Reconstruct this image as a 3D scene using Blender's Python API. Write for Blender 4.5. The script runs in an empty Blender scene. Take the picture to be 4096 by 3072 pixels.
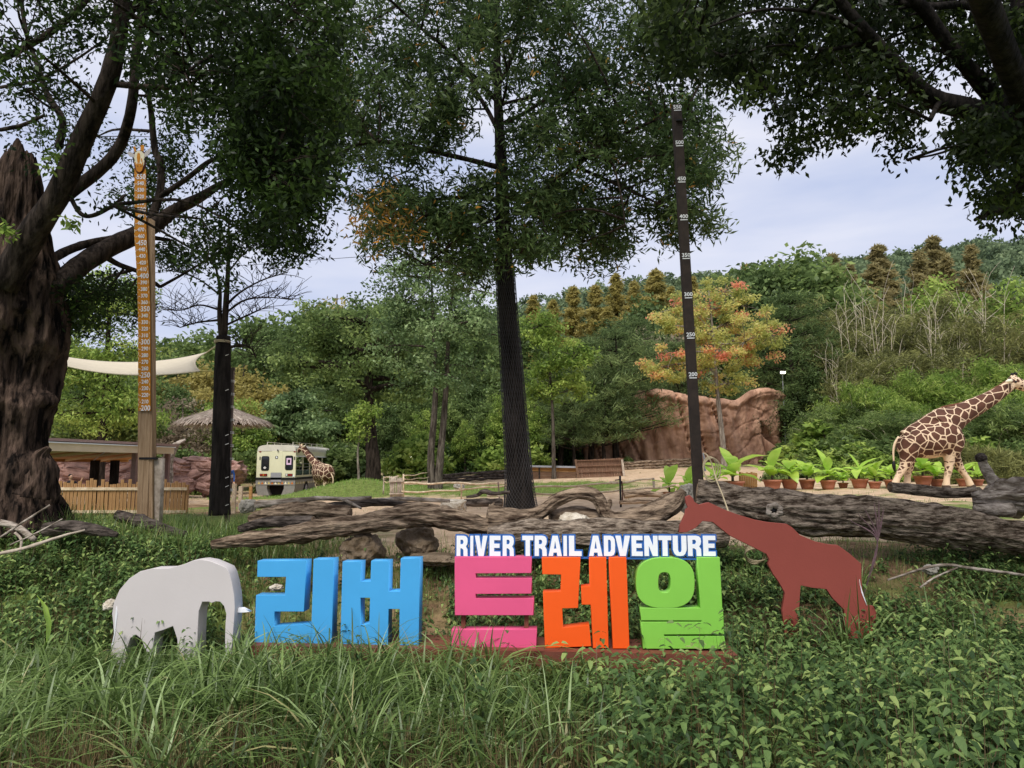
import bpy, bmesh, math, random
import numpy as np
from mathutils import Vector, Matrix, noise
R = math.radians
rng = np.random.default_rng(7)
random.seed(7)
scene = bpy.context.scene
col = scene.collection

# ------------------------------------------------------------------ camera
PITCH, ROLL, EYE, F = R(6.3), R(0.0), 1.6, 2840.0
cam_d = bpy.data.cameras.new('camera'); cam = bpy.data.objects.new('camera', cam_d); col.objects.link(cam)
cam.location = (0, 0, EYE); cam.rotation_euler = (R(90) + PITCH, ROLL, 0)
cam_d.sensor_width = 36; cam_d.lens = 36 * F / 4096; cam_d.clip_start = 0.05; cam_d.clip_end = 2000
scene.camera = cam
# ------------------------------------------------------------------ sky, sun, exposure
SUN_EL, SUN_AZ = R(55), R(-162)          # azimuth measured from +Y towards +X
w = bpy.data.worlds.new('World'); scene.world = w; w.use_nodes = True
nt = w.node_tree; nt.nodes.clear()
out = nt.nodes.new('ShaderNodeOutputWorld'); bg = nt.nodes.new('ShaderNodeBackground')
sky = nt.nodes.new('ShaderNodeTexSky'); sky.sky_type = 'NISHITA'; sky.sun_disc = False
sky.sun_elevation = SUN_EL; sky.sun_rotation = SUN_AZ; sky.dust_density = 3
tc = nt.nodes.new('ShaderNodeTexCoord'); mp = nt.nodes.new('ShaderNodeMapping')
mp.inputs['Scale'].default_value = (1.3, 1.3, 5.5)
nz = nt.nodes.new('ShaderNodeTexNoise'); nz.inputs['Scale'].default_value = 1.7
nz.inputs['Detail'].default_value = 5; nz.inputs['Roughness'].default_value = 0.5
rp = nt.nodes.new('ShaderNodeValToRGB')
rp.color_ramp.elements[0].position = 0.34; rp.color_ramp.elements[0].color = (.53, .60, .82, 1)
rp.color_ramp.elements[1].position = 0.68; rp.color_ramp.elements[1].color = (.86, .86, .95, 1)
mul = nt.nodes.new('ShaderNodeMix'); mul.data_type = 'RGBA'; mul.blend_type = 'MULTIPLY'
mul.inputs[0].default_value = 1; mul.inputs[7].default_value = (7.4, 7.4, 7.4, 1)
mx = nt.nodes.new('ShaderNodeMix'); mx.data_type = 'RGBA'; mx.inputs[0].default_value = 0.9
L = nt.links.new
L(tc.outputs['Generated'], mp.inputs[0]); L(mp.outputs[0], nz.inputs['Vector']); L(nz.outputs[0], rp.inputs[0])
L(rp.outputs[0], mul.inputs[6]); L(sky.outputs[0], mx.inputs[6]); L(mul.outputs[2], mx.inputs[7])
L(mx.outputs[2], bg.inputs[0]); L(bg.outputs[0], out.inputs[0])
bg.inputs[1].default_value = 0.06
sd = bpy.data.lights.new('sun', 'SUN'); sun = bpy.data.objects.new('sun', sd); col.objects.link(sun)
sd.energy = 1.5; sd.angle = R(28); sd.color = (1, .97, .92)
sdir = Vector((math.sin(SUN_AZ) * math.cos(SUN_EL), math.cos(SUN_AZ) * math.cos(SUN_EL), math.sin(SUN_EL)))
sun.rotation_euler = sdir.to_track_quat('Z', 'Y').to_euler(); sun.location = sdir * 60
scene.view_settings.view_transform = 'Standard'; scene.view_settings.look = 'None'
scene.view_settings.exposure = 1.28; scene.view_settings.gamma = 1
scene.view_settings.use_curve_mapping = False
cy = scene.cycles
cy.use_denoising = True; cy.max_bounces = 6; cy.diffuse_bounces = 3; cy.glossy_bounces = 2
cy.transmission_bounces = 3; cy.transparent_max_bounces = 6; cy.caustics_reflective = False; cy.caustics_refractive = False

# ------------------------------------------------------------------ helpers
CP, SP_ = math.cos(PITCH), math.sin(PITCH)
def P(px, py, Y):
    """the point at forward distance Y that photo pixel (px, py) looks at"""
    dx = (px - 2048) / F; dy = -(py - 1536) / F
    d = Vector((dx, CP - dy * SP_, SP_ + dy * CP))
    d *= Y / d.y
    return Vector((d.x, d.y, d.z + EYE))
def srgb(h, k=1.0):
    c = [int(h[i:i + 2], 16) / 255 for i in (0, 2, 4)]
    return tuple(k * (v / 12.92 if v <= .04045 else ((v + .055) / 1.055) ** 2.4) for v in c) + (1,)
def link(o, parent=None):
    col.objects.link(o)
    if parent is not None: o.parent = parent
    return o
def tag(o, label=None, cat=None, group=None, kind=None):
    if label: o['label'] = label
    if cat: o['category'] = cat
    if group: o['group'] = group
    if kind: o['kind'] = kind
    return o
def thing(name, label, cat, loc=(0, 0, 0), rz=0, group=None):
    o = bpy.data.objects.new(name, None); o.empty_display_size = .1
    o.location = loc; o.rotation_euler = (0, 0, rz)
    return tag(link(o), label, cat, group)
def mesh_np(name, V, Fc, mat=None, parent=None, smooth=False, tint=None):
    V = np.asarray(V, dtype=np.float32).reshape(-1, 3); Fc = np.asarray(Fc, dtype=np.int32)
    n, k = Fc.shape
    me = bpy.data.meshes.new(name)
    me.vertices.add(len(V)); me.vertices.foreach_set('co', V.ravel())
    me.loops.add(n * k); me.loops.foreach_set('vertex_index', Fc.ravel())
    me.polygons.add(n); me.polygons.foreach_set('loop_start', np.arange(0, n * k, k, dtype=np.int32))
    me.polygons.foreach_set('loop_total', np.full(n, k, dtype=np.int32))
    if smooth: me.polygons.foreach_set('use_smooth', np.ones(n, dtype=bool))
    if tint is not None:
        a = me.attributes.new('tint', 'FLOAT', 'POINT'); a.data.foreach_set('value', np.asarray(tint, dtype=np.float32).ravel())
    me.update(calc_edges=True)
    if mat: me.materials.append(mat)
    o = bpy.data.objects.new(name, me)
    return link(o, parent)
class MB:
    def __init__(s): s.v = []; s.f = []; s.m = []
    def add(s, vs, fs, m=0):
        b = len(s.v); s.v += [tuple(q) for q in vs]
        s.f += [tuple(i + b for i in q) for q in fs]; s.m += [m] * len(fs); return s
    def box(s, x0, x1, y0, y1, z0, z1, m=0, M=None):
        vs = [Vector((x, y, z)) for z in (z0, z1) for y in (y0, y1) for x in (x0, x1)]
        if M: vs = [M @ q for q in vs]
        return s.add(vs, [(0, 2, 3, 1), (4, 5, 7, 6), (0, 1, 5, 4), (1, 3, 7, 5), (3, 2, 6, 7), (2, 0, 4, 6)], m)
    def bar(s, a, b, wd, th=None, m=0, up=(0, 0, 1)):
        a, b = Vector(a), Vector(b); th = th or wd
        z = (b - a).normalized(); u = Vector(up)
        if abs(z.dot(u)) > .95: u = Vector((0, 1, 0))
        x = z.cross(u).normalized(); y = x.cross(z).normalized()
        vs = [c + x * sx * wd / 2 + y * sy * th / 2 for c in (a, b) for sx, sy in ((-1, -1), (1, -1), (1, 1), (-1, 1))]
        return s.add(vs, [(3, 2, 1, 0), (4, 5, 6, 7), (0, 1, 5, 4), (1, 2, 6, 5), (2, 3, 7, 6), (3, 0, 4, 7)], m)
    def tube(s, pts, rad, sides=8, m=0, amp=0, freq=3, cap=True, ell=1.0, seed=0, ridge=0):
        pts = [Vector(p) for p in pts]; n = len(pts)
        if not hasattr(rad, '__len__'): rad = [rad] * n
        b = len(s.v); up = None; acc = 0
        for i, p in enumerate(pts):
            t = (pts[min(i + 1, n - 1)] - pts[max(i - 1, 0)])
            t = t.normalized() if t.length > 1e-9 else Vector((0, 0, 1))
            if up is None:
                up = Vector((0, 0, 1)) if abs(t.z) < .9 else Vector((0, 1, 0))
            up = (up - t * up.dot(t)).normalized(); sd_ = t.cross(up)
            if i: acc += (p - pts[i - 1]).length
            for k in range(sides):
                a = 2 * math.pi * k / sides
                r = rad[i]
                if amp:
                    r *= 1 + amp * noise.noise(Vector((math.cos(a) * freq + seed, math.sin(a) * freq, acc * freq * .6 / max(.05, rad[0]) * .35 + seed)))
                if ridge:
                    r *= 1 + ridge * (abs(noise.noise(Vector((math.cos(a) * 4 + seed, math.sin(a) * 4, acc * 1.1)))) * 1.3 + .8 * abs(noise.noise(Vector((math.cos(a) * 10 + seed, math.sin(a) * 10, acc * 3.2)))) - .5)
                s.v.append(tuple(p + sd_ * math.cos(a) * r + up * math.sin(a) * r * ell))
        for i in range(n - 1):
            for k in range(sides):
                k2 = (k + 1) % sides
                s.f.append((b + i * sides + k, b + i * sides + k2, b + (i + 1) * sides + k2, b + (i + 1) * sides + k)); s.m.append(m)
        if cap:
            s.f.append(tuple(b + k for k in range(sides))[::-1]); s.m.append(m)
            s.f.append(tuple(b + (n - 1) * sides + k for k in range(sides))); s.m.append(m)
        return s
    def ball(s, c, r, seg=12, rings=8, m=0):
        r = (r, r, r) if not hasattr(r, '__len__') else r; b = len(s.v); c = Vector(c)
        s.v.append(tuple(c + Vector((0, 0, r[2]))))
        for i in range(1, rings):
            th = math.pi * i / rings
            for k in range(seg):
                a = 2 * math.pi * k / seg
                s.v.append((c.x + r[0] * math.sin(th) * math.cos(a), c.y + r[1] * math.sin(th) * math.sin(a), c.z + r[2] * math.cos(th)))
        s.v.append(tuple(c - Vector((0, 0, r[2])))); e = len(s.v) - 1
        for k in range(seg):
            k2 = (k + 1) % seg
            s.f.append((b, b + 1 + k, b + 1 + k2)); s.m.append(m)
            for i in range(rings - 2):
                q = b + 1 + i * seg
                s.f.append((q + k, q + seg + k, q + seg + k2, q + k2)); s.m.append(m)
            q = b + 1 + (rings - 2) * seg
            s.f.append((q + k, e, q + k2)); s.m.append(m)
        return s
    def mesh(s, name, mats, smooth=False):
        me = bpy.data.meshes.new(name); me.from_pydata(s.v, [], s.f)
        for q in (mats if isinstance(mats, (list, tuple)) else [mats]): me.materials.append(q)
        if any(s.m): me.polygons.foreach_set('material_index', s.m)
        if smooth: me.polygons.foreach_set('use_smooth', [True] * len(s.f))
        me.update(); return me
    def build(s, name, mats, parent=None, smooth=False):
        return link(bpy.data.objects.new(name, s.mesh(name, mats, smooth)), parent)
def cr(pts, n, closed=False):
    """smooth resampling of a polyline of tuples (any dimension)"""
    A = np.array(pts, dtype=float); m = len(A)
    B = np.vstack([2 * A[0] - A[1], A, 2 * A[-1] - A[-2]])
    t = np.linspace(0, m - 1 - 1e-9, n); i = t.astype(int); f = (t - i)[:, None]
    p0, p1, p2, p3 = B[i], B[i + 1], B[i + 2], B[i + 3]
    return .5 * (2 * p1 + (p2 - p0) * f + (2 * p0 - 5 * p1 + 4 * p2 - p3) * f ** 2 + (3 * p1 - p0 - 3 * p2 + p3) * f ** 3)
def prism(outline, holes, depth, name, mats, parent=None, bevel=0.0, offset=0.0):
    """flat outline (x, z) with holes, front face at y = 0, going back by depth"""
    cu = bpy.data.curves.new('c', 'CURVE'); cu.dimensions = '2D'; cu.fill_mode = 'BOTH'
    for ring in [outline] + list(holes):
        sp = cu.splines.new('POLY'); sp.points.add(len(ring) - 1); sp.use_cyclic_u = True
        for q, (x, z) in zip(sp.points, ring): q.co = (x, z, 0, 1)
    cu.extrude = max(depth / 2 - bevel, 1e-4); cu.bevel_depth = bevel; cu.bevel_resolution = 1; cu.offset = offset
    o = bpy.data.objects.new('c', cu)
    me = bpy.data.meshes.new_from_object(o); me.name = name
    bpy.data.objects.remove(o); bpy.data.curves.remove(cu)
    me.transform(Matrix.Rotation(R(90), 4, 'X')); me.transform(Matrix.Translation((0, depth / 2, 0)))
    me.materials.clear()
    for q in (mats if isinstance(mats, (list, tuple)) else [mats]): me.materials.append(q)
    me.polygons.foreach_set('material_index', [0] * len(me.polygons))
    return link(bpy.data.objects.new(name, me), parent)
def text_mesh(s, size, name, mat, parent, depth=.002, sx=1.0, bold=0.0):
    cu = bpy.data.curves.new('t', 'FONT'); cu.body = s; cu.size = size; cu.extrude = depth; cu.align_x = 'CENTER'; cu.align_y = 'CENTER'; cu.offset = bold
    cu.resolution_u = 2
    o = bpy.data.objects.new('t', cu); me = bpy.data.meshes.new_from_object(o); me.name = name
    bpy.data.objects.remove(o); bpy.data.curves.remove(cu)
    me.transform(Matrix.Diagonal((sx, 1, 1, 1))); me.transform(Matrix.Rotation(R(90), 4, 'X'))
    me.materials.clear(); me.materials.append(mat)
    return link(bpy.data.objects.new(name, me), parent)
def copy_tree(o, parent=None):
    c = o.copy(); col.objects.link(c); c.parent = parent
    for ch in o.children: copy_tree(ch, c)
    return c
def place(o, loc, rz=0, s=1.0, label=None, group=None):
    o.location = loc; o.rotation_euler = (0, 0, rz)
    o.scale = (s, s, s) if not hasattr(s, '__len__') else s
    if label: o['label'] = label
    if group: o['group'] = group
    return o

# ------------------------------------------------------------------ materials
def mat(name, c, rough=.7, var=.25, scale=6, bump=0, bscale=30, spec=.3, metal=0, c2=None, stretch=(1, 1, 1), emit=0, detail=4, coord='Object', lo=.35, hi=.68, bdist=.03):
    m = bpy.data.materials.new(name); m.use_nodes = True; n = m.node_tree; b = n.nodes['Principled BSDF']
    b.inputs['Roughness'].default_value = rough; b.inputs['Specular IOR Level'].default_value = spec; b.inputs['Metallic'].default_value = metal
    c = srgb(c) if isinstance(c, str) else c
    c2 = (srgb(c2) if isinstance(c2, str) else c2) or tuple(v * (1 - var) for v in c[:3]) + (1,)
    t = n.nodes.new('ShaderNodeTexCoord'); mpn = n.nodes.new('ShaderNodeMapping'); mpn.inputs['Scale'].default_value = stretch
    n.links.new(t.outputs[coord], mpn.inputs[0])
    z = n.nodes.new('ShaderNodeTexNoise'); z.inputs['Scale'].default_value = scale; z.inputs['Detail'].default_value = detail; z.inputs['Roughness'].default_value = .65
    n.links.new(mpn.outputs[0], z.inputs['Vector'])
    r = n.nodes.new('ShaderNodeValToRGB'); r.color_ramp.elements[0].position = lo; r.color_ramp.elements[1].position = hi
    r.color_ramp.elements[0].color = c2; r.color_ramp.elements[1].color = c
    n.links.new(z.outputs[0], r.inputs[0]); n.links.new(r.outputs[0], b.inputs['Base Color'])
    if bump:
        z2 = n.nodes.new('ShaderNodeTexNoise'); z2.inputs['Scale'].default_value = bscale; z2.inputs['Detail'].default_value = 5
        n.links.new(mpn.outputs[0], z2.inputs['Vector'])
        bp = n.nodes.new('ShaderNodeBump'); bp.inputs['Strength'].default_value = bump; bp.inputs['Distance'].default_value = bdist
        n.links.new(z2.outputs[0], bp.inputs['Height']); n.links.new(bp.outputs[0], b.inputs['Normal'])
    if emit:
        b.inputs['Emission Color'].default_value = c; b.inputs['Emission Strength'].default_value = emit
    return m
def leaf_mat(name, stops, trans=.35, gloss=.012, rough=.4):
    """diffuse + translucent leaf, colour picked by the per-leaf tint attribute"""
    m = bpy.data.materials.new(name); m.use_nodes = True; n = m.node_tree; n.nodes.clear()
    o = n.nodes.new('ShaderNodeOutputMaterial'); a = n.nodes.new('ShaderNodeAttribute'); a.attribute_name = 'tint'
    r = n.nodes.new('ShaderNodeValToRGB'); e = r.color_ramp.elements
    while len(e) < len(stops): e.new(.5)
    for k, (p, c) in enumerate(stops): e[k].position = p; e[k].color = srgb(c) if isinstance(c, str) else c
    d = n.nodes.new('ShaderNodeBsdfDiffuse'); t = n.nodes.new('ShaderNodeBsdfTranslucent'); g = n.nodes.new('ShaderNodeBsdfGlossy'); g.inputs['Roughness'].default_value = rough
    h = n.nodes.new('ShaderNodeHueSaturation'); h.inputs['Value'].default_value = 1.25; h.inputs['Saturation'].default_value = .92
    m1 = n.nodes.new('ShaderNodeMixShader'); m2 = n.nodes.new('ShaderNodeMixShader')
    m1.inputs[0].default_value = trans; m2.inputs[0].default_value = gloss
    k = n.links.new
    k(a.outputs['Fac'], r.inputs[0]); k(r.outputs[0], d.inputs[0]); k(r.outputs[0], h.inputs['Color']); k(h.outputs[0], t.inputs[0])
    k(d.outputs[0], m1.inputs[1]); k(t.outputs[0], m1.inputs[2]); k(m1.outputs[0], m2.inputs[1]); k(g.outputs[0], m2.inputs[2]); k(m2.outputs[0], o.inputs[0])
    return m
def bark_mat(name, c1, c2, scale=9, bump=.9, stretch=(1, 1, .18), rough=.95, coord='Object'):
    return mat(name, c1, rough, c2=c2, scale=scale, bump=bump, bscale=scale * 2.2, stretch=stretch, spec=.1, detail=8, coord=coord, lo=.40, hi=.63, bdist=.06)

M = {}
M['bark_dark'] = bark_mat('bark_dark', '4a4038', '1d1814')
M['bark_old'] = bark_mat('bark_old', '5e4d42', '110d0b', 8, 1.0, (1, 1, .2))
M['bark_grey'] = bark_mat('bark_grey', '6e655a', '3a332c')
M['bark_black'] = bark_mat('bark_black', '332e2a', '191614')
M['bark_pale'] = bark_mat('bark_pale', '9c9284', '6a6055')
M['cane'] = mat('cane', 'd8ccb6', .8, c2='b0a288', scale=4)
M['wood_post'] = mat('wood_post', 'b89c7c', .85, c2='8c7154', scale=5, stretch=(6, 6, .35), bump=.25, bscale=30, detail=6)
M['wood_picket'] = mat('wood_picket', 'b28a5c', .85, c2='8a6540', scale=4, stretch=(5, 5, .5), bump=.2)
M['wood_grey'] = mat('wood_grey', 'c4b6a4', .9, c2='8e8070', scale=8, stretch=(1, 1, 1), bump=.3)
M['rail'] = mat('rail', 'dcc8ac', .9, c2='b09876', scale=6, bump=.3)
M['log_bark'] = bark_mat('log_bark', 'a89886', '43372d', 15, 1.0, (.4, 1.3, 1.3))
M['log_bark2'] = bark_mat('log_bark2', 'a8937c', '43352a', 11, .9, (.22, 1.3, 1.3))
M['log_grey'] = bark_mat('log_grey', 'beb2a4', '6a5e52', 9, .8, (.35, 1.1, 1.1))
M['log_dark'] = bark_mat('log_dark', '6a6058', '2a2420', 11, .9, (.35, 1.2, 1.2))
M['log_end'] = mat('log_end', '8f7a62', .95, c2='4b3a2c', scale=14, bump=.5)
M['rock'] = mat('rock', '94826c', .95, c2='55452f', scale=4, bump=1, bscale=9, detail=8, bdist=.08)
M['rock_pale'] = mat('rock_pale', 'd8d0c0', .95, c2='a89b86', scale=8, bump=.8, bscale=16)
M['rock_grey'] = mat('rock_grey', 'b0aa9e', .95, c2='807a6e', scale=6, bump=.6)
M['cliff'] = mat('cliff', 'c9a084', .95, c2='86634f', scale=.9, bump=.9, bscale=5, stretch=(1.6, 1.6, .5), detail=8)
M['redrock'] = mat('redrock', 'bc9486', .95, c2='6e544c', scale=1.3, bump=.9, bscale=6, stretch=(.8, .8, 2.6), detail=8)
M['steel_brown'] = mat('steel_brown', '6b5c52', .6, var=.2)
M['white'] = mat('white', 'eceded', .5, var=.06)
M['dirty_white'] = mat('dirty_white', 'd8d4cc', .6, var=.12)
M['black'] = mat('black', '1c1c1e', .5)
M['dark_pole'] = mat('dark_pole', '3b3029', .75, c2='2a221d', scale=9)
M['orange_board'] = mat('orange_board', 'd48a1c', .5, var=.1, scale=2)
M['cream'] = mat('cream', 'efe6c6', .6, var=.05)
M['sign_blue'] = mat('sign_blue', '4aa6e0', .42, var=.07, scale=1.5, bump=.02, bscale=60)
M['sign_pink'] = mat('sign_pink', 'e65c88', .42, var=.07, scale=1.5, bump=.02, bscale=60)
M['sign_orange'] = mat('sign_orange', 'f9601f', .42, var=.06, scale=1.5, bump=.02, bscale=60)
M['sign_green'] = mat('sign_green', '8acc50', .42, var=.07, scale=1.5, bump=.02, bscale=60)
M['sign_brown'] = mat('sign_brown', '7a4636', .7, var=.25, scale=3)
M['text_white'] = mat('text_white', 'f4f5f8', .5, var=.04)
M['text_blue'] = mat('text_blue', '2f66b0', .5, var=.1)
M['elephant'] = mat('elephant', 'c9c2bf', .55, var=.06, scale=1.2, bump=.03, bscale=40)
M['elephant_edge'] = mat('elephant_edge', 'dedee0', .5, var=.05)
M['giraffe_board'] = mat('giraffe_board', '95493e', .65, var=.1, scale=1.5, bump=.05, bscale=50)
M['bus'] = mat('bus', 'e4e0bc', .4, var=.1, scale=1.2, spec=.4)
M['bus_roof'] = mat('bus_roof', 'd9d3c2', .5, var=.15, scale=2)
M['bus_grey'] = mat('bus_grey', '8f8c84', .6, var=.2)
M['metal'] = mat('metal', 'a9a9ad', .45, var=.15, metal=.3)
M['rubber'] = mat('rubber', '1e1d1c', .8)
M['glass'] = mat('glass', '20272a', .08, var=.2, spec=.8)
M['glass_low'] = mat('glass_low', '4d5f60', .12, var=.2, spec=.7)
M['red'] = mat('red', '9c2420', .3, spec=.6); M['amber'] = mat('amber', 'd9782a', .3, spec=.6)
M['pink_paper'] = mat('pink_paper', 'e6c3dd', .8, var=.04)
M['maroon'] = mat('maroon', '5b2422', .6)
M['yellow_paint'] = mat('yellow_paint', 'd8c478', .6)
M['thatch'] = leaf_mat('thatch', [(0, '857668'), (.5, 'a8988a'), (1, 'c4b6a4')], .05, .02)
M['thatch_under'] = mat('thatch_under', '4a3528', .9, c2='2e2019', scale=12)
M['sail'] = mat('sail', 'c9bda4', .8, var=.08, scale=3)
M['roof_red'] = mat('roof_red', 'ac8f87', .7, var=.15); M['fascia'] = mat('fascia', 'e0ccae', .7, var=.12, scale=2)
M['ceiling'] = mat('ceiling', 'b98348', .8, var=.2, scale=3)
M['post_mauve'] = mat('post_mauve', '8d716c', .7, var=.15)
M['terracotta'] = mat('terracotta', 'b5775e', .85, var=.2)
M['soil_pot'] = mat('soil_pot', '3a2b20', 1)
M['straw'] = mat('straw', '8f6f58', .95, c2='5e4436', scale=40, stretch=(1, 1, .06), bump=.6, detail=6)
M['plank'] = mat('plank', 'b98c55', .85, c2='8a6238', scale=6, stretch=(.4, 1, 5), bump=.2)
M['plank_dark'] = mat('plank_dark', '80634c', .85, c2='5c4535', scale=6, stretch=(.4, 1, 5), bump=.2)
M['rope'] = mat('rope', 'c9b894', .9)
M['skin'] = mat('skin', 'c99c80', .6, var=.08); M['hair'] = mat('hair', '15110f', .6)
M['cloth_blue'] = mat('cloth_blue', '2a4f8a', .9); M['cloth_white'] = mat('cloth_white', 'd0d0d2', .9); M['cloth_dark'] = mat('cloth_dark', '2a2a30', .9)
M['lamp'] = mat('lamp', (1, .93, .7, 1), .4, var=0, emit=6)
M['net'] = mat('net', '3d3c3c', .6)
def ground_mat():
    m = bpy.data.materials.new('ground'); m.use_nodes = True; n = m.node_tree; b = n.nodes['Principled BSDF']; k = n.links.new
    b.inputs['Roughness'].default_value = .98; b.inputs['Specular IOR Level'].default_value = .1
    tcn = n.nodes.new('ShaderNodeTexCoord')
    def nzr(scale, c1, c2, d=6, lo=.35, hi=.68):
        z = n.nodes.new('ShaderNodeTexNoise'); z.inputs['Scale'].default_value = scale; z.inputs['Detail'].default_value = d; z.inputs['Roughness'].default_value = .7
        r = n.nodes.new('ShaderNodeValToRGB'); r.color_ramp.elements[0].position = lo; r.color_ramp.elements[1].position = hi
        r.color_ramp.elements[0].color = c1; r.color_ramp.elements[1].color = c2
        k(tcn.outputs['Object'], z.inputs['Vector']); k(z.outputs[0], r.inputs[0]); return z, r
    _, sand = nzr(2.2, srgb('a88c70'), srgb('d0b798'), 8)
    _, soil = nzr(3.5, srgb('55402f'), srgb('9a8062'), 8)
    zg, grass = nzr(5, srgb('4a5528'), srgb('7d8a48'), 8)
    def mixn(fac, a, c):
        q = n.nodes.new('ShaderNodeMix'); q.data_type = 'RGBA'; k(fac, q.inputs[0]); k(a, q.inputs[6]); k(c, q.inputs[7]); return q.outputs[2]
    at = n.nodes.new('ShaderNodeAttribute'); at.attribute_name = 'sand'; ag = n.nodes.new('ShaderNodeAttribute'); ag.attribute_name = 'grassy'
    zz = n.nodes.new('ShaderNodeTexNoise'); zz.inputs['Scale'].default_value = 1.6; zz.inputs['Detail'].default_value = 8
    k(tcn.outputs['Object'], zz.inputs['Vector'])
    def sharpen(attr):
        ad = n.nodes.new('ShaderNodeMath'); ad.operation = 'ADD'; k(attr, ad.inputs[0]); k(zz.outputs[0], ad.inputs[1])
        r = n.nodes.new('ShaderNodeMapRange'); r.inputs[1].default_value = .85; r.inputs[2].default_value = 1.15; k(ad.outputs[0], r.inputs[0]); return r.outputs[0]
    base = mixn(sharpen(at.outputs['Fac']), soil.outputs[0], sand.outputs[0])
    k(mixn(sharpen(ag.outputs['Fac']), base, grass.outputs[0]), b.inputs['Base Color'])
    z2 = n.nodes.new('ShaderNodeTexNoise'); z2.inputs['Scale'].default_value = 14; z2.inputs['Detail'].default_value = 8; k(tcn.outputs['Object'], z2.inputs['Vector'])
    bp = n.nodes.new('ShaderNodeBump'); bp.inputs['Strength'].default_value = .7; bp.inputs['Distance'].default_value = .05
    k(z2.outputs[0], bp.inputs['Height']); k(bp.outputs[0], b.inputs['Normal'])
    return m
M['ground'] = ground_mat()
def giraffe_mat():
    m = bpy.data.materials.new('giraffe_coat'); m.use_nodes = True; n = m.node_tree; b = n.nodes['Principled BSDF']; k = n.links.new
    b.inputs['Roughness'].default_value = .75; b.inputs['Specular IOR Level'].default_value = .2
    t = n.nodes.new('ShaderNodeTexCoord'); at = n.nodes.new('ShaderNodeAttribute'); at.attribute_name = 'patch'
    zn = n.nodes.new('ShaderNodeTexNoise'); zn.inputs['Scale'].default_value = 4; k(t.outputs['Object'], zn.inputs['Vector'])
    mm = n.nodes.new('ShaderNodeMix'); mm.data_type = 'RGBA'; mm.inputs[0].default_value = .06; k(t.outputs['Object'], mm.inputs[6]); k(zn.outputs['Color'], mm.inputs[7])
    def vor(scale):
        v = n.nodes.new('ShaderNodeTexVoronoi'); v.feature = 'DISTANCE_TO_EDGE'; v.inputs['Scale'].default_value = scale; v.inputs['Randomness'].default_value = .75
        k(mm.outputs[2], v.inputs['Vector']); return v
    v1, v2 = vor(3.7), vor(7.5)
    r1 = n.nodes.new('ShaderNodeMapRange'); r1.inputs[1].default_value = .035; r1.inputs[2].default_value = .065; k(v1.outputs['Distance'], r1.inputs[0])
    r2 = n.nodes.new('ShaderNodeMapRange'); r2.inputs[1].default_value = .10; r2.inputs[2].default_value = .18; k(v2.outputs['Distance'], r2.inputs[0])
    st = n.nodes.new('ShaderNodeMath'); st.operation = 'GREATER_THAN'; st.inputs[1].default_value = .5; k(at.outputs['Fac'], st.inputs[0])
    mf = n.nodes.new('ShaderNodeMix'); k(st.outputs[0], mf.inputs[0]); k(r2.outputs[0], mf.inputs[2]); k(r1.outputs[0], mf.inputs[3])
    pl = n.nodes.new('ShaderNodeMapRange'); pl.inputs[1].default_value = .08; pl.inputs[2].default_value = .25; k(at.outputs['Fac'], pl.inputs[0])
    ml = n.nodes.new('ShaderNodeMath'); ml.operation = 'MULTIPLY'; k(mf.outputs[0], ml.inputs[0]); k(pl.outputs[0], ml.inputs[1])
    zc = n.nodes.new('ShaderNodeTexNoise'); zc.inputs['Scale'].default_value = 3; k(t.outputs['Object'], zc.inputs['Vector'])
    rc = n.nodes.new('ShaderNodeValToRGB'); rc.color_ramp.elements[0].color = srgb('38241c'); rc.color_ramp.elements[1].color = srgb('6b4636'); k(zc.outputs[0], rc.inputs[0])
    mc = n.nodes.new('ShaderNodeMix'); mc.data_type = 'RGBA'; mc.inputs[6].default_value = srgb('d9bf9f'); k(ml.outputs[0], mc.inputs[0]); k(rc.outputs[0], mc.inputs[7])
    k(mc.outputs[2], b.inputs['Base Color']); return m
M['giraffe'] = giraffe_mat()
def zebra_mat():
    m = bpy.data.materials.new('zebra_coat'); m.use_nodes = True; n = m.node_tree; b = n.nodes['Principled BSDF']; k = n.links.new
    t = n.nodes.new('ShaderNodeTexCoord'); wv = n.nodes.new('ShaderNodeTexWave'); wv.inputs['Scale'].default_value = 3.4; wv.inputs['Distortion'].default_value = 2
    wv.bands_direction = 'X'; k(t.outputs['Object'], wv.inputs['Vector'])
    r = n.nodes.new('ShaderNodeValToRGB'); r.color_ramp.elements[0].position = .45; r.color_ramp.elements[1].position = .55
    r.color_ramp.elements[0].color = srgb('2b2623'); r.color_ramp.elements[1].color = srgb('e2d8c8'); k(wv.outputs[0], r.inputs[0]); k(r.outputs[0], b.inputs['Base Color']); return m
M['zebra'] = zebra_mat()
# foliage palettes
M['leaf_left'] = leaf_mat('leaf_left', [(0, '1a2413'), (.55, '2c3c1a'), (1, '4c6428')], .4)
M['leaf_oak'] = leaf_mat('leaf_oak', [(0, '2a3820'), (.45, '40542c'), (.8, '56693a'), (.93, '6b7a4a'), (1, 'c98a2c')], .4)
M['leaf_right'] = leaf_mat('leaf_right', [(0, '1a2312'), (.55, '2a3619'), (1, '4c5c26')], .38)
M['leaf_mid'] = leaf_mat('leaf_mid', [(0, '465830'), (.5, '6c8046'), (1, '98a860')], .4)
M['leaf_light'] = leaf_mat('leaf_light', [(0, '526b2c'), (.5, '829a44'), (1, 'b0be62')], .35)
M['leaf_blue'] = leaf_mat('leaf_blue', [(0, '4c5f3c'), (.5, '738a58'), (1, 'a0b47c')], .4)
M['leaf_olive'] = leaf_mat('leaf_olive', [(0, '4c5030'), (.5, '727442'), (1, '9a9a5c')], .3)
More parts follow.
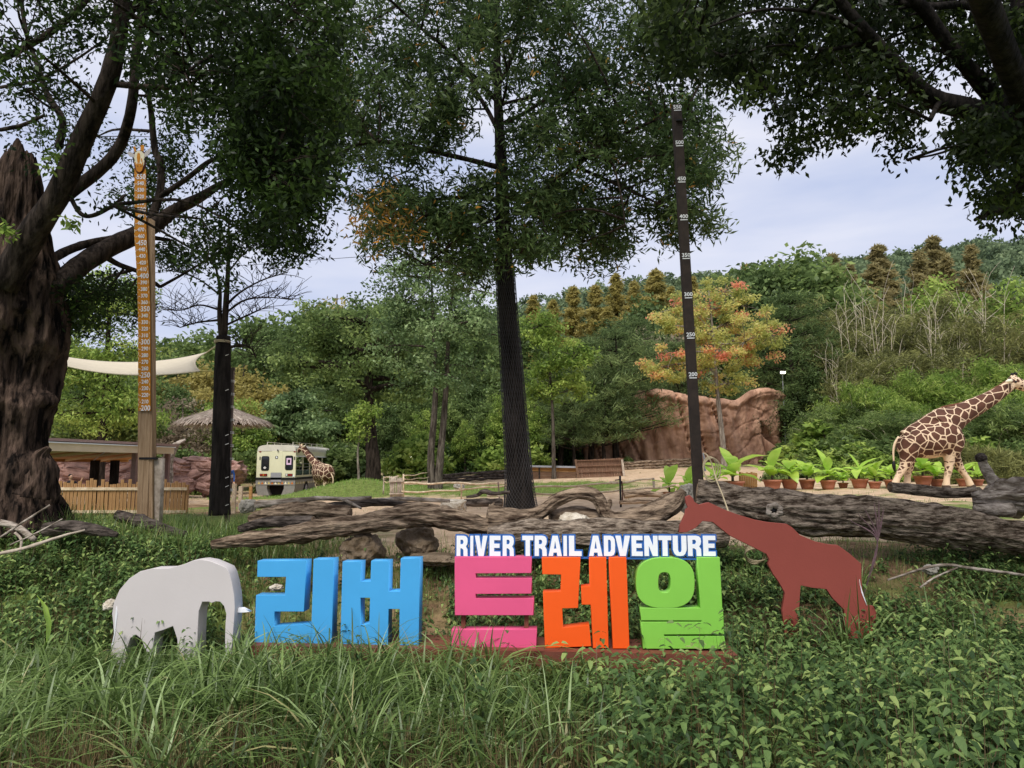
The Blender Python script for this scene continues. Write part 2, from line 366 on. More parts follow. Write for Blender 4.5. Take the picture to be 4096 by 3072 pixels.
M['leaf_dark'] = leaf_mat('leaf_dark', [(0, '344226'), (.5, '526638'), (1, '788a52')], .32)
M['leaf_pine'] = leaf_mat('leaf_pine', [(0, '3e4c2e'), (.5, '617444'), (1, '8e9e62')], .3)
M['leaf_brown'] = leaf_mat('leaf_brown', [(0, '82783e'), (.5, 'a29650'), (1, 'bcae6a')], .45)
M['leaf_rust'] = leaf_mat('leaf_rust', [(0, '7c724a'), (.5, '9a8e5e'), (1, 'b6aa78')], .45)
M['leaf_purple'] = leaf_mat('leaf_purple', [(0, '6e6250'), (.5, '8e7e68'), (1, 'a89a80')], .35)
M['leaf_autumn'] = leaf_mat('leaf_autumn', [(0, 'a2a858'), (.42, 'c4c06c'), (.62, 'd8c878'), (.8, 'e0a472'), (1, 'dc846c')], .5)
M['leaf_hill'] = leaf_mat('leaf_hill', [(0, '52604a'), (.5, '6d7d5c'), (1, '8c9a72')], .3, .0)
M['leaf_banana'] = leaf_mat('leaf_banana', [(0, '86b434'), (.5, 'aace48'), (1, 'cce46c')], .45, .06)
M['blade'] = leaf_mat('blade', [(0, '36481c'), (.4, '566c32'), (.75, '849a58'), (.93, 'aabd86'), (1, 'a89660')], .3, .03)
M['blade_short'] = leaf_mat('blade_short', [(0, '44582a'), (.5, '66803c'), (.85, '8fa356'), (1, 'a89868')], .3, .04)
M['dry'] = leaf_mat('dry', [(0, '42351f'), (.5, '6c5a3e'), (1, 'a08a62')], .2, .02)
M['weed'] = leaf_mat('weed', [(0, '33472a'), (.5, '526c3c'), (.9, '7e9856'), (1, 'a0b268')], .35, .02)
M['lawn'] = leaf_mat('lawn', [(0, '5c7c2c'), (.5, '7c9f3e'), (1, '9cb858')], .35, .03)
M['ivy'] = leaf_mat('ivy', [(0, '2c3d20'), (.5, '47602f'), (.9, '6f8644'), (1, '8a8440')], .3)

# ------------------------------------------------------------------ ground shape
GU = np.array([-.75, -.33, -.10, .12, .35, .7])
GY = np.array([-60, 0, 2.0, 3.2, 4, 5.5, 7.0, 7.7, 8.5, 9.3, 10.2, 11.5, 14, 20, 25, 30, 36, 42, 50, 60, 80, 120, 170, 240, 330, 480], dtype=float)
near_c = [0, 0, 0, -.5, -.5, -.45, -.45, -.4, .03, .34, .42, .40]
GZ = np.array([
 [0, 0, 0, -.5, -.5, -.45, -.35, -.2, .3, .72, .82, .65, .35, .15, 0, -.1, -.2, -.3, -.2, 0, 1, 6, 18, 34, 30, 20],
 near_c + [.45, .3, .1, 0, -.2, -.35, -.2, .2, 1.2, 6, 18, 34, 33, 20],
 near_c + [.45, .25, .15, .07, .25, .45, .8, 1.2, 2.5, 10, 26, 46, 42, 24],
 near_c + [.45, .2, .16, .3, .6, .85, 1.45, 2, 3.5, 14, 34, 57, 50, 28],
 near_c + [.45, .45, .5, .6, .8, 1.1, 1.5, 2, 4.5, 18, 40, 64, 56, 30],
 [0, 0, 0, -.5, -.5, -.45, -.4, -.3, .05, .4, .5, .5, .55, .6, .72, .7, .9, 1.2, 1.6, 2.5, 6, 22, 48, 73, 62, 36]]).T
def Gv(x, y):
    x = np.asarray(x, dtype=float); y = np.asarray(y, dtype=float)
    u = np.clip(x / np.maximum(y, 8), GU[0], GU[-1])
    iy = np.clip(np.searchsorted(GY, y) - 1, 0, len(GY) - 2); fy = np.clip((y - GY[iy]) / (GY[iy + 1] - GY[iy]), 0, 1)
    fy = np.where(y < 80, fy * fy * (3 - 2 * fy) * .5 + fy * .5, fy)
    iu = np.clip(np.searchsorted(GU, u) - 1, 0, len(GU) - 2); fu = np.clip((u - GU[iu]) / (GU[iu + 1] - GU[iu]), 0, 1)
    a = GZ[iy, iu] * (1 - fu) + GZ[iy, iu + 1] * fu; b = GZ[iy + 1, iu] * (1 - fu) + GZ[iy + 1, iu + 1] * fu
    z = a * (1 - fy) + b * fy
    z = z + .72 * np.exp(-((x + 7.9) / 2.5) ** 2 - ((y - 36.0) / 3.0) ** 2)
    am = np.clip((y - 2) / 3, 0, 1) * .03 + np.clip((y - 60) / 60, 0, 1) * 2.0
    return z + am * (np.sin(x * 1.7 + y * .9) * np.sin(y * 1.3 - x * .6)) * np.where(y > 60, np.sin(x * .05) * .5 + .5, 1)
def G(x, y): return float(Gv(x, y))
def on_ground(px, Y):
    x = (px - 2048) / F * Y / CP
    x = P(px, 1850, Y).x
    return Vector((x, Y, G(x, Y)))
def vnoise(x, y, s, seed=0):
    return np.array([noise.noise(Vector((a * s + seed, b * s - seed, seed * .37))) for a, b in zip(np.ravel(x), np.ravel(y))])
# ================================================================== SETTING: ground sheet
def build_ground():
    ys = np.concatenate([np.linspace(-60, 1.5, 12), np.arange(2, 16, .16), np.arange(16, 60, .5), np.arange(60, 130, 3.0), np.arange(130, 490, 9.0)])
    us = np.linspace(-1.7, 1.7, 180)
    U, Y = np.meshgrid(us, ys); X = U * np.maximum(Y, 13)
    Z = Gv(X, Y)
    nr, nc = X.shape
    near = (Y > 2) & (Y < 15)
    nn = vnoise(X, Y, .9, 3).reshape(X.shape); n2 = vnoise(X, Y, .22, 9).reshape(X.shape); n3 = vnoise(X, Y, 3.1, 5).reshape(X.shape)
    Z = Z + np.where(near, .05 * nn + .025 * n3, .0) + np.where((Y > 15) & (Y < 60), .05 * nn, 0)
    u = X / np.maximum(Y, 6)
    sand = np.clip(((Y > np.where(u < .1, 9.1, 10.6)) & (Y < 60) & (u > -.30)) * .9 + ((Y > 14) & (Y < 60)) * .1, 0, 1)
    sand = np.where((Y > 26) & (u < -.3), .6, sand)
    g = np.zeros_like(X)
    g = np.where(Y < 7.6, .75, g)                                  # rough grass round the sign
    g = np.where((Y >= 7.6) & (Y < 10.4), .35 + .35 * nn + np.where(u < -.3, .25, 0) - np.where((Y > 9.1) & (u > -.3) & (u < .1), .35, 0), g)
    g = np.where((Y >= 10.4) & (Y < 24), .15 + .4 * n2 + np.where(u < -.34, .55, 0) + np.where(u > .45, .3, 0), g)
    lawn = np.exp(-((X + 8.0) / 6.5) ** 2 - ((Y - 36) / 5.5) ** 2) * 1.3
    lawn2 = np.exp(-((X - 1.0) / 5.5) ** 2 - ((Y - 34) / 4.5) ** 2) * 1.1
    g = np.where((Y >= 24) & (Y < 62), np.maximum(lawn, lawn2) + .15 * n2 + np.where(Y > 46, .5, 0) + np.where(u > .42, .35, 0), g)
    g = np.where(Y >= 62, 1, g); g = np.clip(g, 0, 1)
    idx = np.arange(nr * nc).reshape(nr, nc)
    Fc = np.stack([idx[:-1, :-1], idx[:-1, 1:], idx[1:, 1:], idx[1:, :-1]], -1).reshape(-1, 4)
    o = mesh_np('ground', np.stack([X, Y, Z], -1), Fc, M['ground'], smooth=True)
    for nm, A in (('sand', sand), ('grassy', g)):
        a = o.data.attributes.new(nm, 'FLOAT', 'POINT'); a.data.foreach_set('value', A.astype(np.float32).ravel())
    tag(o, 'sandy and grassy zoo ground rising to wooded hills', kind='structure')
build_ground()

# ================================================================== THE LETTER SIGN
SA, SB = P(1020, 2400, 7.2), P(2890, 2400, 6.85)
SDIR = Vector((SB.x - SA.x, SB.y - SA.y, 0)).normalized(); SN = Vector((SDIR.y, -SDIR.x, 0))   # SN faces the camera
SORI = Vector((SA.x, SA.y, 0)); SRZ = math.atan2(SDIR.y, SDIR.x)
def plane_xy(px, py, off=0.0, ori=None, dirv=None):
    """photo pixel -> (along, height) on an upright plane"""
    ori = ori or SORI; dirv = dirv or SDIR; nrm = Vector((dirv.y, -dirv.x, 0))
    a = P(px, py, 1.0) - Vector((0, 0, EYE)); c = Vector((0, 0, EYE))
    t = (ori + nrm * off - c).dot(nrm) / a.dot(nrm); q = c + a * t - ori
    return (q.dot(dirv), q.z)
zA = lambda x, y: (400 + x / 1.58, 2050 + y / 1.58)
zB = lambda x, y: (1700 + x / 1.7015, 2050 + y / 1.7015)
zC = lambda x, y: (2600 + x / 1.4787, 1850 + y / 1.4787)
def pl(pts, f, **k): return [plane_xy(*f(*q), **k) for q in pts]
sign = thing('letter_sign', 'row of big blue, pink, orange and green letter blocks with white lettering on top', 'sign', SORI, SRZ)
TH = .15
def block(name, pts, f, m, parent, holes=(), label=None):
    o = prism(pl(pts, f), [pl(h, f) for h in holes], TH, name, M[m], parent, bevel=.004)
    if label: o['label'] = label
    return o
b1 = block('letter_block', [(998,308),(1303,306),(1287,624),(1101,624),(1098,722),(1331,706),(1331,860),(976,864),(988,525),(1170,525),(1177,405),(995,405)], zA, 'sign_blue', sign, label='blue consonant block like a squared-off two')
block('letter_bar', [(1352,298),(1476,296),(1462,865),(1333,865)], zA, 'sign_blue', b1)
b2 = block('letter_block', [(1535,313),(1650,313),(1645,437),(1712,437),(1716,308),(1826,308),(1822,500),(1898,500),(1903,293),(2020,290),(2012,862),(1892,862),(1895,608),(1822,608),(1818,856),(1520,856)], zA, 'sign_blue', sign,
           [[(1645,537),(1708,537),(1705,705),(1645,715)]], 'blue block of upright bars with one square hole')
b3 = block('letter_block', [(205,305),(722,305),(722,410),(342,412),(342,450),(722,450),(722,550),(342,552),(342,588),(736,588),(736,697),(205,697)], zB, 'sign_pink', sign, label='pink comb-shaped letter block')
block('letter_bar', [(183,800),(756,798),(756,921),(183,921)], zB, 'sign_pink', b3)
for x in (254, 688):
    (sx, z0), (_, z1) = plane_xy(*zB(x, 812)), plane_xy(*zB(x, 690))
    MB().box(sx - .02, sx + .02, .05, .1, z0, z1).build('support_post', M['sign_brown'], b3)
b4 = block('letter_block', [(798,308),(1055,308),(1040,648),(932,650),(936,788),(1115,768),(1130,908),(818,921),(806,545),(925,540),(928,420),(800,418)], zB, 'sign_orange', sign, label='orange consonant block with a raised foot')
block('letter_bar', [(1120,308),(1230,308),(1248,921),(1145,921),(1130,625),(1068,625),(1066,508),(1125,505)], zB, 'sign_orange', b4)
block('letter_bar', [(1255,308),(1367,308),(1390,924),(1280,924)], zB, 'sign_orange', b4)
def superell(cx, cy_, rx, ry, n, k=40):
    r = []
    for i in range(k):
        a = 2 * math.pi * i / k; c, s_ = math.cos(a), math.sin(a)
        r.append((cx + rx * math.copysign(abs(c) ** (2 / n), c), cy_ + ry * math.copysign(abs(s_) ** (2 / n), s_)))
    return r
b5 = block('letter_block', superell(1636, 479, 197, 170, 2.7), zB, 'sign_green', sign, [superell(1630, 477, 45, 72, 2.8, 24)], 'green ring block over a slotted base')
block('letter_bar', [(1856,308),(2003,308),(2022,651),(1875,651)], zB, 'sign_green', b5)
block('letter_base', [(1470,653),(2025,653),(2035,826),(1625,828),(1625,846),(2034,846),(2048,925),(1485,925),(1475,748),(1885,748),(1885,733),(1472,732)], zB, 'sign_green', b5)
(sx0, zt), (sx1, zb) = plane_xy(*zA(985, 872)), plane_xy(*zB(2115, 1060))
(_, zt) = plane_xy(*zB(1100, 928))
MB().box(sx0, sx1, -.12, .42, -.62, zt).build('plinth', M['sign_brown'], sign)
# white lettering
GL = {  # unit glyphs (x 0..1, z 0..1), outline + holes
 'R': ([(0,0),(.34,0),(.34,.38),(.46,.38),(.6,.3),(.62,0),(.97,0),(.95,.34),(.82,.47),(.93,.58),(.97,.72),(.94,.88),(.82,.97),(.62,1),(0,1)], [[(.34,.58),(.52,.58),(.6,.66),(.6,.74),(.52,.8),(.34,.8)]]),
 'I': ([(0,0),(1,0),(1,1),(0,1)], []),
 'V': ([(.3,0),(.7,0),(1,1),(.64,1),(.5,.32),(.36,1),(0,1)], []),
 'E': ([(0,0),(1,0),(1,.22),(.42,.22),(.42,.4),(.92,.4),(.92,.61),(.42,.61),(.42,.78),(1,.78),(1,1),(0,1)], []),
 'T': ([(.3,0),(.7,0),(.7,.78),(1,.78),(1,1),(0,1),(0,.78),(.3,.78)], []),
 'A': ([(0,0),(.33,0),(.37,.17),(.63,.17),(.67,0),(1,0),(.7,1),(.3,1)], [[(.41,.36),(.59,.36),(.5,.74)]]),
 'L': ([(0,0),(1,0),(1,.24),(.42,.24),(.42,1),(0,1)], []),
 'D': ([(0,0),(.62,0),(.85,.05),(.98,.2),(1,.5),(.98,.8),(.85,.95),(.62,1),(0,1)], [[(.38,.2),(.55,.2),(.63,.3),(.63,.7),(.55,.8),(.38,.8)]]),
 'N': ([(0,0),(.34,0),(.34,.5),(.62,0),(1,0),(1,1),(.66,1),(.66,.5),(.38,1),(0,1)], []),
 'U': ([(.1,.12),(.25,.02),(.5,0),(.75,.02),(.9,.12),(1,.3),(1,1),(.63,1),(.63,.3),(.58,.2),(.5,.18),(.42,.2),(.37,.3),(.37,1),(0,1),(0,.3)], []),
}
rowz = [(208,292,'R'),(302,328,'I'),(333,425,'V'),(434,514,'E'),(524,608,'R'),(658,738,'T'),(743,833,'R'),(838,933,'A'),(940,968,'I'),(978,1068,'L'),(1115,1210,'A'),(1217,1297,'D'),(1296,1400,'V'),(1407,1485,'E'),(1494,1588,'N'),(1592,1682,'T'),(1690,1785,'U'),(1792,1888,'R'),(1897,1983,'E')]
(tl, z0), (tr, z1) = plane_xy(*zB(205, 300), off=.0), plane_xy(*zB(1990, 159))
tb = MB().box(tl - .01, tr + .01, .045, .075, z0 - .014, z0 + .001).build('lettering_rail', M['text_blue'], sign)
for xa, xb, ch in rowz:
    (sa, za), (sb, zb_) = plane_xy(*zB(xa + 2.5, 299)), plane_xy(*zB(xb - 2.5, 161))
    o_, hs = GL[ch]; mp_ = lambda r: [(sa + q[0] * (sb - sa), za + q[1] * (zb_ - za)) for q in r]
    bl = prism(mp_(o_), [mp_(h) for h in hs], .035, 'outline_letter', M['text_blue'], tb, offset=.0125)
    bl.location = (0, .04, 0)
    wl = prism(mp_(o_), [mp_(h) for h in hs], .02, 'face_letter', M['text_white'], bl); wl.location = (0, -.006, 0)

# ================================================================== CUT-OUT ELEPHANT AND GIRAFFE
eo = P(700, 2500, 7.15); EORI = Vector((P(450, 2500, 7.25).x, 7.25, 0)); e2 = P(960, 2500, 7.1)
EDIR = Vector((e2.x - EORI.x, e2.y - EORI.y, 0)).normalized()
ele = thing('elephant_cutout', 'pale grey thick cut-out elephant standing beside the blue letter blocks', 'elephant figure', EORI, math.atan2(EDIR.y, EDIR.x))
eout = [(78,640),(90,570),(125,490),(185,420),(255,374),(330,356),(440,354),(530,330),(590,305),(640,299),(700,310),(760,335),(797,352),(815,385),(830,440),(845,520),(850,600),(845,680),(835,800),(825,905),(795,905),(792,800),(795,700),(800,640),(785,590),(760,562),(730,560),(705,570),(690,562),(645,562),(622,622),(615,740),(610,985),(500,985),(490,800),(462,715),(400,740),(345,757),(330,860),(335,985),(300,985),(285,860),(265,800),(230,772),(190,792),(160,880),(155,985),(70,985),(72,840),(90,780),(85,700)]
ek = dict(ori=EORI, dirv=EDIR)
prism(pl(eout, zA, **ek), [], .16, 'body', M['elephant'], ele, bevel=.004)
prism(pl([(846,612),(880,612),(928,636),(890,640),(846,640)], zA, **ek), [], .05, 'tusk', M['text_white'], ele).location = (0, .06, 0)
prism(pl([(106,590),(112,640),(98,760),(84,835),(76,838),(92,760),(97,660)], zA, **ek), [], .012, 'tail', M['elephant_edge'], ele).location = (0, -.006, 0)
GORI = Vector((P(2700, 2300, 7.5).x, 7.5, 0)); g2 = P(3480, 2300, 7.5); GDIR = Vector((1, 0, 0))
gir = thing('giraffe_cutout', 'flat red-brown cut-out giraffe lowering its head over the white lettering', 'giraffe figure', GORI, 0)
gk = dict(ori=GORI, dirv=GDIR)
gout = [(172,412),(180,370),(210,305),(213,280),(228,265),(215,240),(213,205),(235,195),(252,210),(262,235),(290,252),(335,240),(350,238),(440,280),(520,310),(620,340),(700,355),(808,365),(840,385),(885,430),(975,468),(1060,487),(1110,490),(1180,540),(1248,600),(1250,690),(1255,750),(1280,845),(1320,850),(1338,885),(1325,1040),(1160,1040),(1150,870),(1120,840),(1080,800),(1045,748),(960,740),(890,725),(885,800),(872,1040),(800,1040),(785,870),(800,770),(760,700),(730,660),(700,600),(708,572),(690,540),(600,495),(470,430),(370,350),(310,345),(270,385),(215,412)]
prism(pl(gout, zC, **gk), [], .045, 'body', M['giraffe_board'], gir, bevel=.003)
prism(pl([(1238,690),(1242,720),(1254,760),(1272,815),(1283,850),(1268,815),(1250,770),(1242,730)], zC, **gk), [], .012, 'tail', M['text_white'], gir).location = (0, -.008, 0)

# ================================================================== HEIGHT POLES
def orange_pole():
    Y = 10.7; zD = lambda x, y: (450 + x / 1.4426, 550 + y / 1.4426)
    b = on_ground(583, Y); ori = Vector((b.x, Y, 0)); dv = Vector((1, 0, 0)); k = dict(ori=ori, dirv=dv)
    t = thing('giraffe_height_pole', 'tall orange height scale with a painted giraffe face on a wooden post', 'height scale', (b.x, Y, 0))
    gz = b.z - .12
    def strip(name, x0, x1, ytop, m, off, dep, xt0=None, xt1=None):
        a0, zt_ = plane_xy(*zD(xt0 if xt0 is not None else x0, ytop), **k); a1, _ = plane_xy(*zD(xt1 if xt1 is not None else x1, ytop), **k)
        c0, _ = plane_xy(*zD(x0, 1990), **k); c1, _ = plane_xy(*zD(x1, 1990), **k)
        o = prism([(c0, gz), (c1, gz), (a1, zt_), (a0, zt_)], [], dep, name, M[m], t, bevel=.004); o.location = (0, off, 0)
    strip('timber', 150, 179, 1578, 'wood_post', .03, .14); strip('timber', 180, 209, 1578, 'wood_post', .034, .14)
    strip('timber', 210, 240, 462, 'wood_post', .05, .13, 196, 211)
    strip('timber', 152, 205, 462, 'wood_post', .06, .11, 140, 194)
    strip('stake', 218, 262, 1852, 'wood_grey', .1, .12)
    a, z_ = plane_xy(*zD(148, 1851), **k); c, _ = plane_xy(*zD(243, 1851), **k)
    MB().box(a, c, .018, .21, z_ - .015, z_ + .015).build('strap', M['black'], t)
    lft = [(127,180),(126,560),(135,700),(142,800),(147,1000),(150,1577)]; rgt = [(218,1577),(216,1000),(209,800),(200,650),(193,500),(190,180)]
    bd = prism(pl(lft + rgt, zD, **k), [], .022, 'scale_board', M['orange_board'], t)
    bd.location = (0, -.003, 0)
    edges = lambda y: (np.interp(y, [q[1] for q in lft], [q[0] for q in lft]), np.interp(y, [q[1] for q in rgt[::-1]], [q[0] for q in rgt[::-1]]))
    for i in range(36):
        v = 550 - 10 * i; y = 228 + (1563 - 228) * i / 35; l, r_ = edges(y); big = v % 50 == 0
        s_, z_ = plane_xy(*zD(l + (r_ - l) * (.62 if big else .57), y), **k)
        o = text_mesh(str(v), .115 if big else .085, 'number', M['text_white'], bd, sx=.82, bold=.002); o.location = (s_, -.003, z_)
        s0, _ = plane_xy(*zD(l + 8, y), **k); s1, _ = plane_xy(*zD(l + (16 if big else 14), y), **k)
        MB().box(s0, s1, -.004, .0, z_ - .012, z_ - .002).build('mark', M['text_white'], bd)
    rr = random.Random(3)
    for i in range(46):                     # small pale giraffe patches along both edges
        y = 215 + i * 29.5; l, r_ = edges(y)
        for sd_ in (0, 1):
            if rr.random() < .3: continue
            x = l + 1.5 if sd_ == 0 else r_ - 1.5; hgt = rr.uniform(5, 11); wd = rr.uniform(2, 4) * (1 if sd_ == 0 else -1)
            prism(pl([(x, y - hgt), (x + wd, y - hgt * .4), (x + wd * .8, y + hgt * .5), (x, y + hgt)], zD, **k), [], .003, 'edge_patch', M['cream'], bd).location = (0, -.0025, 0)
    hd = prism(pl([(132,85),(150,78),(170,78),(185,85),(192,110),(192,150),(186,180),(175,200),(160,210),(146,205),(132,185),(126,150),(125,110)], zD, **k), [], .03, 'head_plate', M['maroon'], t); hd.location = (0, -.02, 0)
    def hp(name, pts, m, d):
        prism(pl(pts, zD, **k), [], .008, name, M[m], hd).location = (0, -d, 0)
    hp('horn', [(132,92),(124,58),(134,52),(142,84)], 'orange_board', .0); hp('horn', [(164,84),(166,50),(180,44),(186,52),(182,88)], 'orange_board', .0)
    hp('ear', [(128,118),(102,112),(88,92),(100,84),(118,92),(132,102)], 'elephant', .002); hp('ear', [(186,102),(196,84),(218,66),(226,62),(222,88),(206,108),(192,116)], 'elephant', .002)
    hp('face', [(136,90),(154,80),(174,84),(188,98),(191,130),(186,160),(178,176),(150,178),(134,160),(129,128)], 'cream', .008)
    hp('stripe', [(149,98),(156,92),(164,98),(166,120),(162,150),(150,150),(146,120)], 'orange_board', .011)
    hp('muzzle', [(138,170),(146,154),(168,154),(182,168),(176,194),(160,206),(144,196)], 'orange_board', .012)
    for x in (150, 168): hp('nostril', [(x, 168), (x + 4, 166), (x + 5, 172), (x + 1, 174)], 'maroon', .016)
    for pts in ([(122,132),(132,126),(133,138),(126,142)], [(186,128),(195,122),(197,134),(189,138)]): hp('eye', pts, 'black', .014)
    for pts in ([(134,150),(140,146),(142,172),(137,168)], [(170,128),(176,124),(178,142),(172,146)], [(176,150),(183,146),(181,168),(175,166)]): hp('cheek_patch', pts, 'orange_board', .012)
orange_pole()
def dark_pole():
    Y = 9.5; top, bot = P(2705, 425, Y), P(2803, 2116, Y)
    t = thing('height_pole', 'tall dark brown measuring pole with white stencilled numbers behind the fallen log', 'height scale', (bot.x, Y, bot.z))
    ax = (top - bot).normalized(); o0 = bot
    m = MB().bar(bot - o0 - ax * .35, top - o0, .118, .118, up=(0, 1, 0)); m.build('pole', M['dark_pole'], t)
    tilt = math.atan2(ax.x, ax.z)
    for v, y in zip(range(550, 150, -50), (437, 578, 722, 872, 1026, 1182, 1342, 1500)):
        q = P(np.interp(y, [425, 2116], [2705, 2803]), y, Y) - o0
        n_ = text_mesh(str(v), .075, 'number', M['white'], t, sx=1.05, bold=.0015); n_.location = (q.x, -.0615, q.z); n_.rotation_euler = (0, tilt, 0)
        u_ = MB().box(-.05, .05, -.002, .002, -.052, -.04).build('underline', M['white'], t); u_.location = (q.x, -.061, q.z); u_.rotation_euler = (0, tilt, 0)
    cords = [P(2722 + (y - 425) * .058, y, Y) - o0 for y in np.linspace(470, 1850, 14)]
    MB().tube([c + Vector((.0, .0, 0)) for c in cords], .006, 6).build('cord', M['rope'], t)
    MB().bar(P(2700, 492, Y) - o0 - Vector((0, .08, 0)), P(2728, 492, Y) - o0 - Vector((0, .08, 0)), .03, .02).build('pulley', M['black'], t)
    r = thing('rope_loop', 'pale rope coiled on the dark pole with its end hanging over the log', 'rope', P(2815, 1830, Y))
    o0 = r.location.copy()
    for k_ in range(3):
        pts = []
        for i in range(25):
            a = i / 24 * 2 * math.pi; pts.append(P(2838 + (26 + 4 * k_) * math.sin(a) + 5 * k_, 1868 - (42 + 3 * k_) * math.cos(a) + 6 * k_, 9.3 - .03 * k_) - o0)
        MB().tube(pts, .0075, 6, cap=False).build('coil', M['rope'], r)
    pts = [P(x, y, d) - o0 for x, y, d in [(2813,1812,9.4),(2830,1822,9.38),(2848,1858,9.3),(2866,1920,9.1),(2890,1980,8.9),(2913,2045,8.7)]]
    MB().tube(cr(pts, 20), .009, 6).build('hanging_end', M['rope'], r)
    MB().tube(cr([P(x, y, 9.4) - o0 for x, y in [(2812,1812),(2818,1840),(2815,1862),(2822,1885)]], 10), .012, 6).build('hook', M['metal'], r)
dark_pole()
def steel_pole():
    Y = 13.5; top, bot = P(929, 1476, Y), on_ground(918, Y)
    t = thing('banded_pole', 'slim brown steel post with white rings beside the bare tree', 'post', bot)
    MB().bar((0, 0, -.3), top - bot, .075).build('post', M['steel_brown'], t)
    MB().bar(top - bot + Vector((.05, 0, 0)), P(905, 1478, Y) - bot, .06).build('arm', M['steel_brown'], t)
    for y in (1525, 1577, 1628, 1680, 1731, 1783, 1836, 1905, 1960):
        q = P(np.interp(y, [1476, 2040], [929, 918]), y, Y) - bot
        for dz in (-.014, .014): MB().box(-.042, .042, -.042, .042, dz - .009, dz + .009).build('ring', M['dirty_white'], t).location = q
steel_pole()

# ================================================================== FALLEN LOGS AND ROCKS
def log(name, label, pts, m='log_bark', sides=22, n=50, amp=.22, group=None, end=True, seed=1, ridge=.12, extra=None):
    """pts: (px, py, radius px, Y)"""
    A = cr(pts, n); W = [P(a[0], a[1], a[3]) for a in A]; rad = [a[2] * a[3] / F for a in A]
    o0 = W[0].copy(); o0.z -= rad[0]
    t = thing(name, label, 'log' if 'branch' not in name else 'branch', o0, group=group)
    MB().tube([q - o0 for q in W], rad, sides, amp=amp, freq=2.2, seed=seed, ridge=ridge).build('trunk' if 'branch' not in name else 'stem', M[m], t, smooth=True)
    if end:
        for i, j in ((0, 1), (-1, -2)):
            d = (W[i] - W[j]).normalized(); c = W[i] - o0
            e = MB(); e.tube([c - d * .02, c + d * .012, c + d * .014], [rad[i] * .86, rad[i] * .84, rad[i] * .3], 14, amp=.1, seed=seed + 4).build('cut_end', M['log_end'], t)
    for (ep, nm) in (extra or []):
        B = cr(ep, 14); MB().tube([P(a[0], a[1], a[3]) - o0 for a in B], [a[2] * a[3] / F for a in B], 10, amp=.2, seed=seed + 2).build(nm, M[m], t, smooth=True)
    return t, o0
bl, o0 = log('fallen_log', 'huge ridged grey-brown fallen log with a round knot hole lying behind the cut-out giraffe',
    [(2785,1985,66,9.5),(2860,1996,70,9.45),(3000,2026,74,9.4),(3200,2050,76,9.3),(3500,2070,78,9.2),(3700,2090,76,9.1),(3950,2130,66,9.0),(4250,2180,60,8.9)], 'log_bark', 90, 260, .1, seed=3, ridge=.3)
kn = P(3097, 2042, 8.98) - o0
tor = MB(); tor.tube([kn + Vector((.075 * math.cos(a), 0, .065 * math.sin(a))) for a in np.linspace(0, 2 * math.pi, 22)], [.035 + .01 * math.sin(i * 1.7) for i in range(22)], 10, cap=False); tor.build('knot', M['log_grey'], bl, smooth=True)
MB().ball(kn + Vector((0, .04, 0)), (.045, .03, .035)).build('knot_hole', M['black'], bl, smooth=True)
log('fallen_log', 'mossy rough log lying directly behind the white lettering', [(1960,2165,55,8.9),(2100,2140,50,8.9),(2300,2135,50,8.85),(2500,2130,52,8.85),(2700,2135,48,8.9),(2900,2140,50,8.95)], 'log_bark', 60, 160, .15, seed=8, ridge=.3)
log('twisted_log', 'twisted dead trunk arching up like a bridge between two logs',
    [(1955,2085,62,9.2),(2010,2085,55,9.2),(2090,2080,38,9.2),(2160,2050,27,9.25),(2230,1998,24,9.3),(2310,1972,23,9.3),(2385,1990,23,9.3),(2425,2055,24,9.25),(2470,2085,36,9.25),(2560,2080,44,9.25),(2640,2045,42,9.3),(2700,2005,36,9.3),(2735,1962,14,9.3)], 'log_bark2', 40, 200, .3, seed=12, end=False, ridge=.4,
    extra=[([(2316,1985,8,9.3),(2320,1962,6,9.3),(2318,1946,4,9.3)], 'spur'), ([(2420,2060,12,9.25),(2440,2010,10,9.25),(2435,1998,6,9.25)], 'spur'), ([(2200,2075,30,9.4),(2300,2060,36,9.45),(2400,2075,34,9.45)], 'hollow_shell'), ([(1965,2070,22,9.2),(1960,2035,9,9.2),(1978,2010,3,9.2)], 'spur')])
log('fallen_log', 'long weathered brown log arching over two stones behind the blue letters',
    [(850,2178,18,8.8),(980,2160,26,8.85),(1100,2146,30,8.9),(1292,2116,38,9.0),(1422,2100,39,9.0),(1560,2078,42,9.05),(1690,2060,45,9.1),(1838,2082,39,9.1),(1985,2120,32,9.1)], 'log_bark2', 60, 200, .2, seed=21, ridge=.3)
log('fallen_log', 'short dark log with a sawn end resting on the long arched log', [(960,2115,15,9.25),(1058,2090,19,9.2),(1188,2086,21,9.15),(1253,2082,19,9.1)], 'log_dark', 36, 70, .16, seed=31, ridge=.3)
log('fallen_log', 'split brown log piled behind the short sawn log', [(1000,2080,18,9.7),(1110,2052,26,9.7),(1266,2044,31,9.6),(1398,2056,24,9.5)], 'log_bark2', 40, 90, .25, seed=34, ridge=.4)
log('driftwood_branch', 'pale forked driftwood branch on top of the log pile', [(1021,2020,15,10.4),(1141,2007,13,10.4),(1281,1994,9,10.4),(1390,1996,8,10.3),(1486,1990,6,10.3)], 'log_grey', 10, 40, .3, seed=41, end=False,
    extra=[([(1370,1996,6,10.3),(1405,2012,6,10.2),(1445,2034,4,10.1)], 'fork')])
log('fallen_log', 'thin dark log behind the forked driftwood branch', [(1300,2024,13,10.8),(1420,2016,15,10.8),(1526,2010,14,10.8),(1670,2020,9,10.8)], 'log_dark', 14, 30, .25, seed=44)
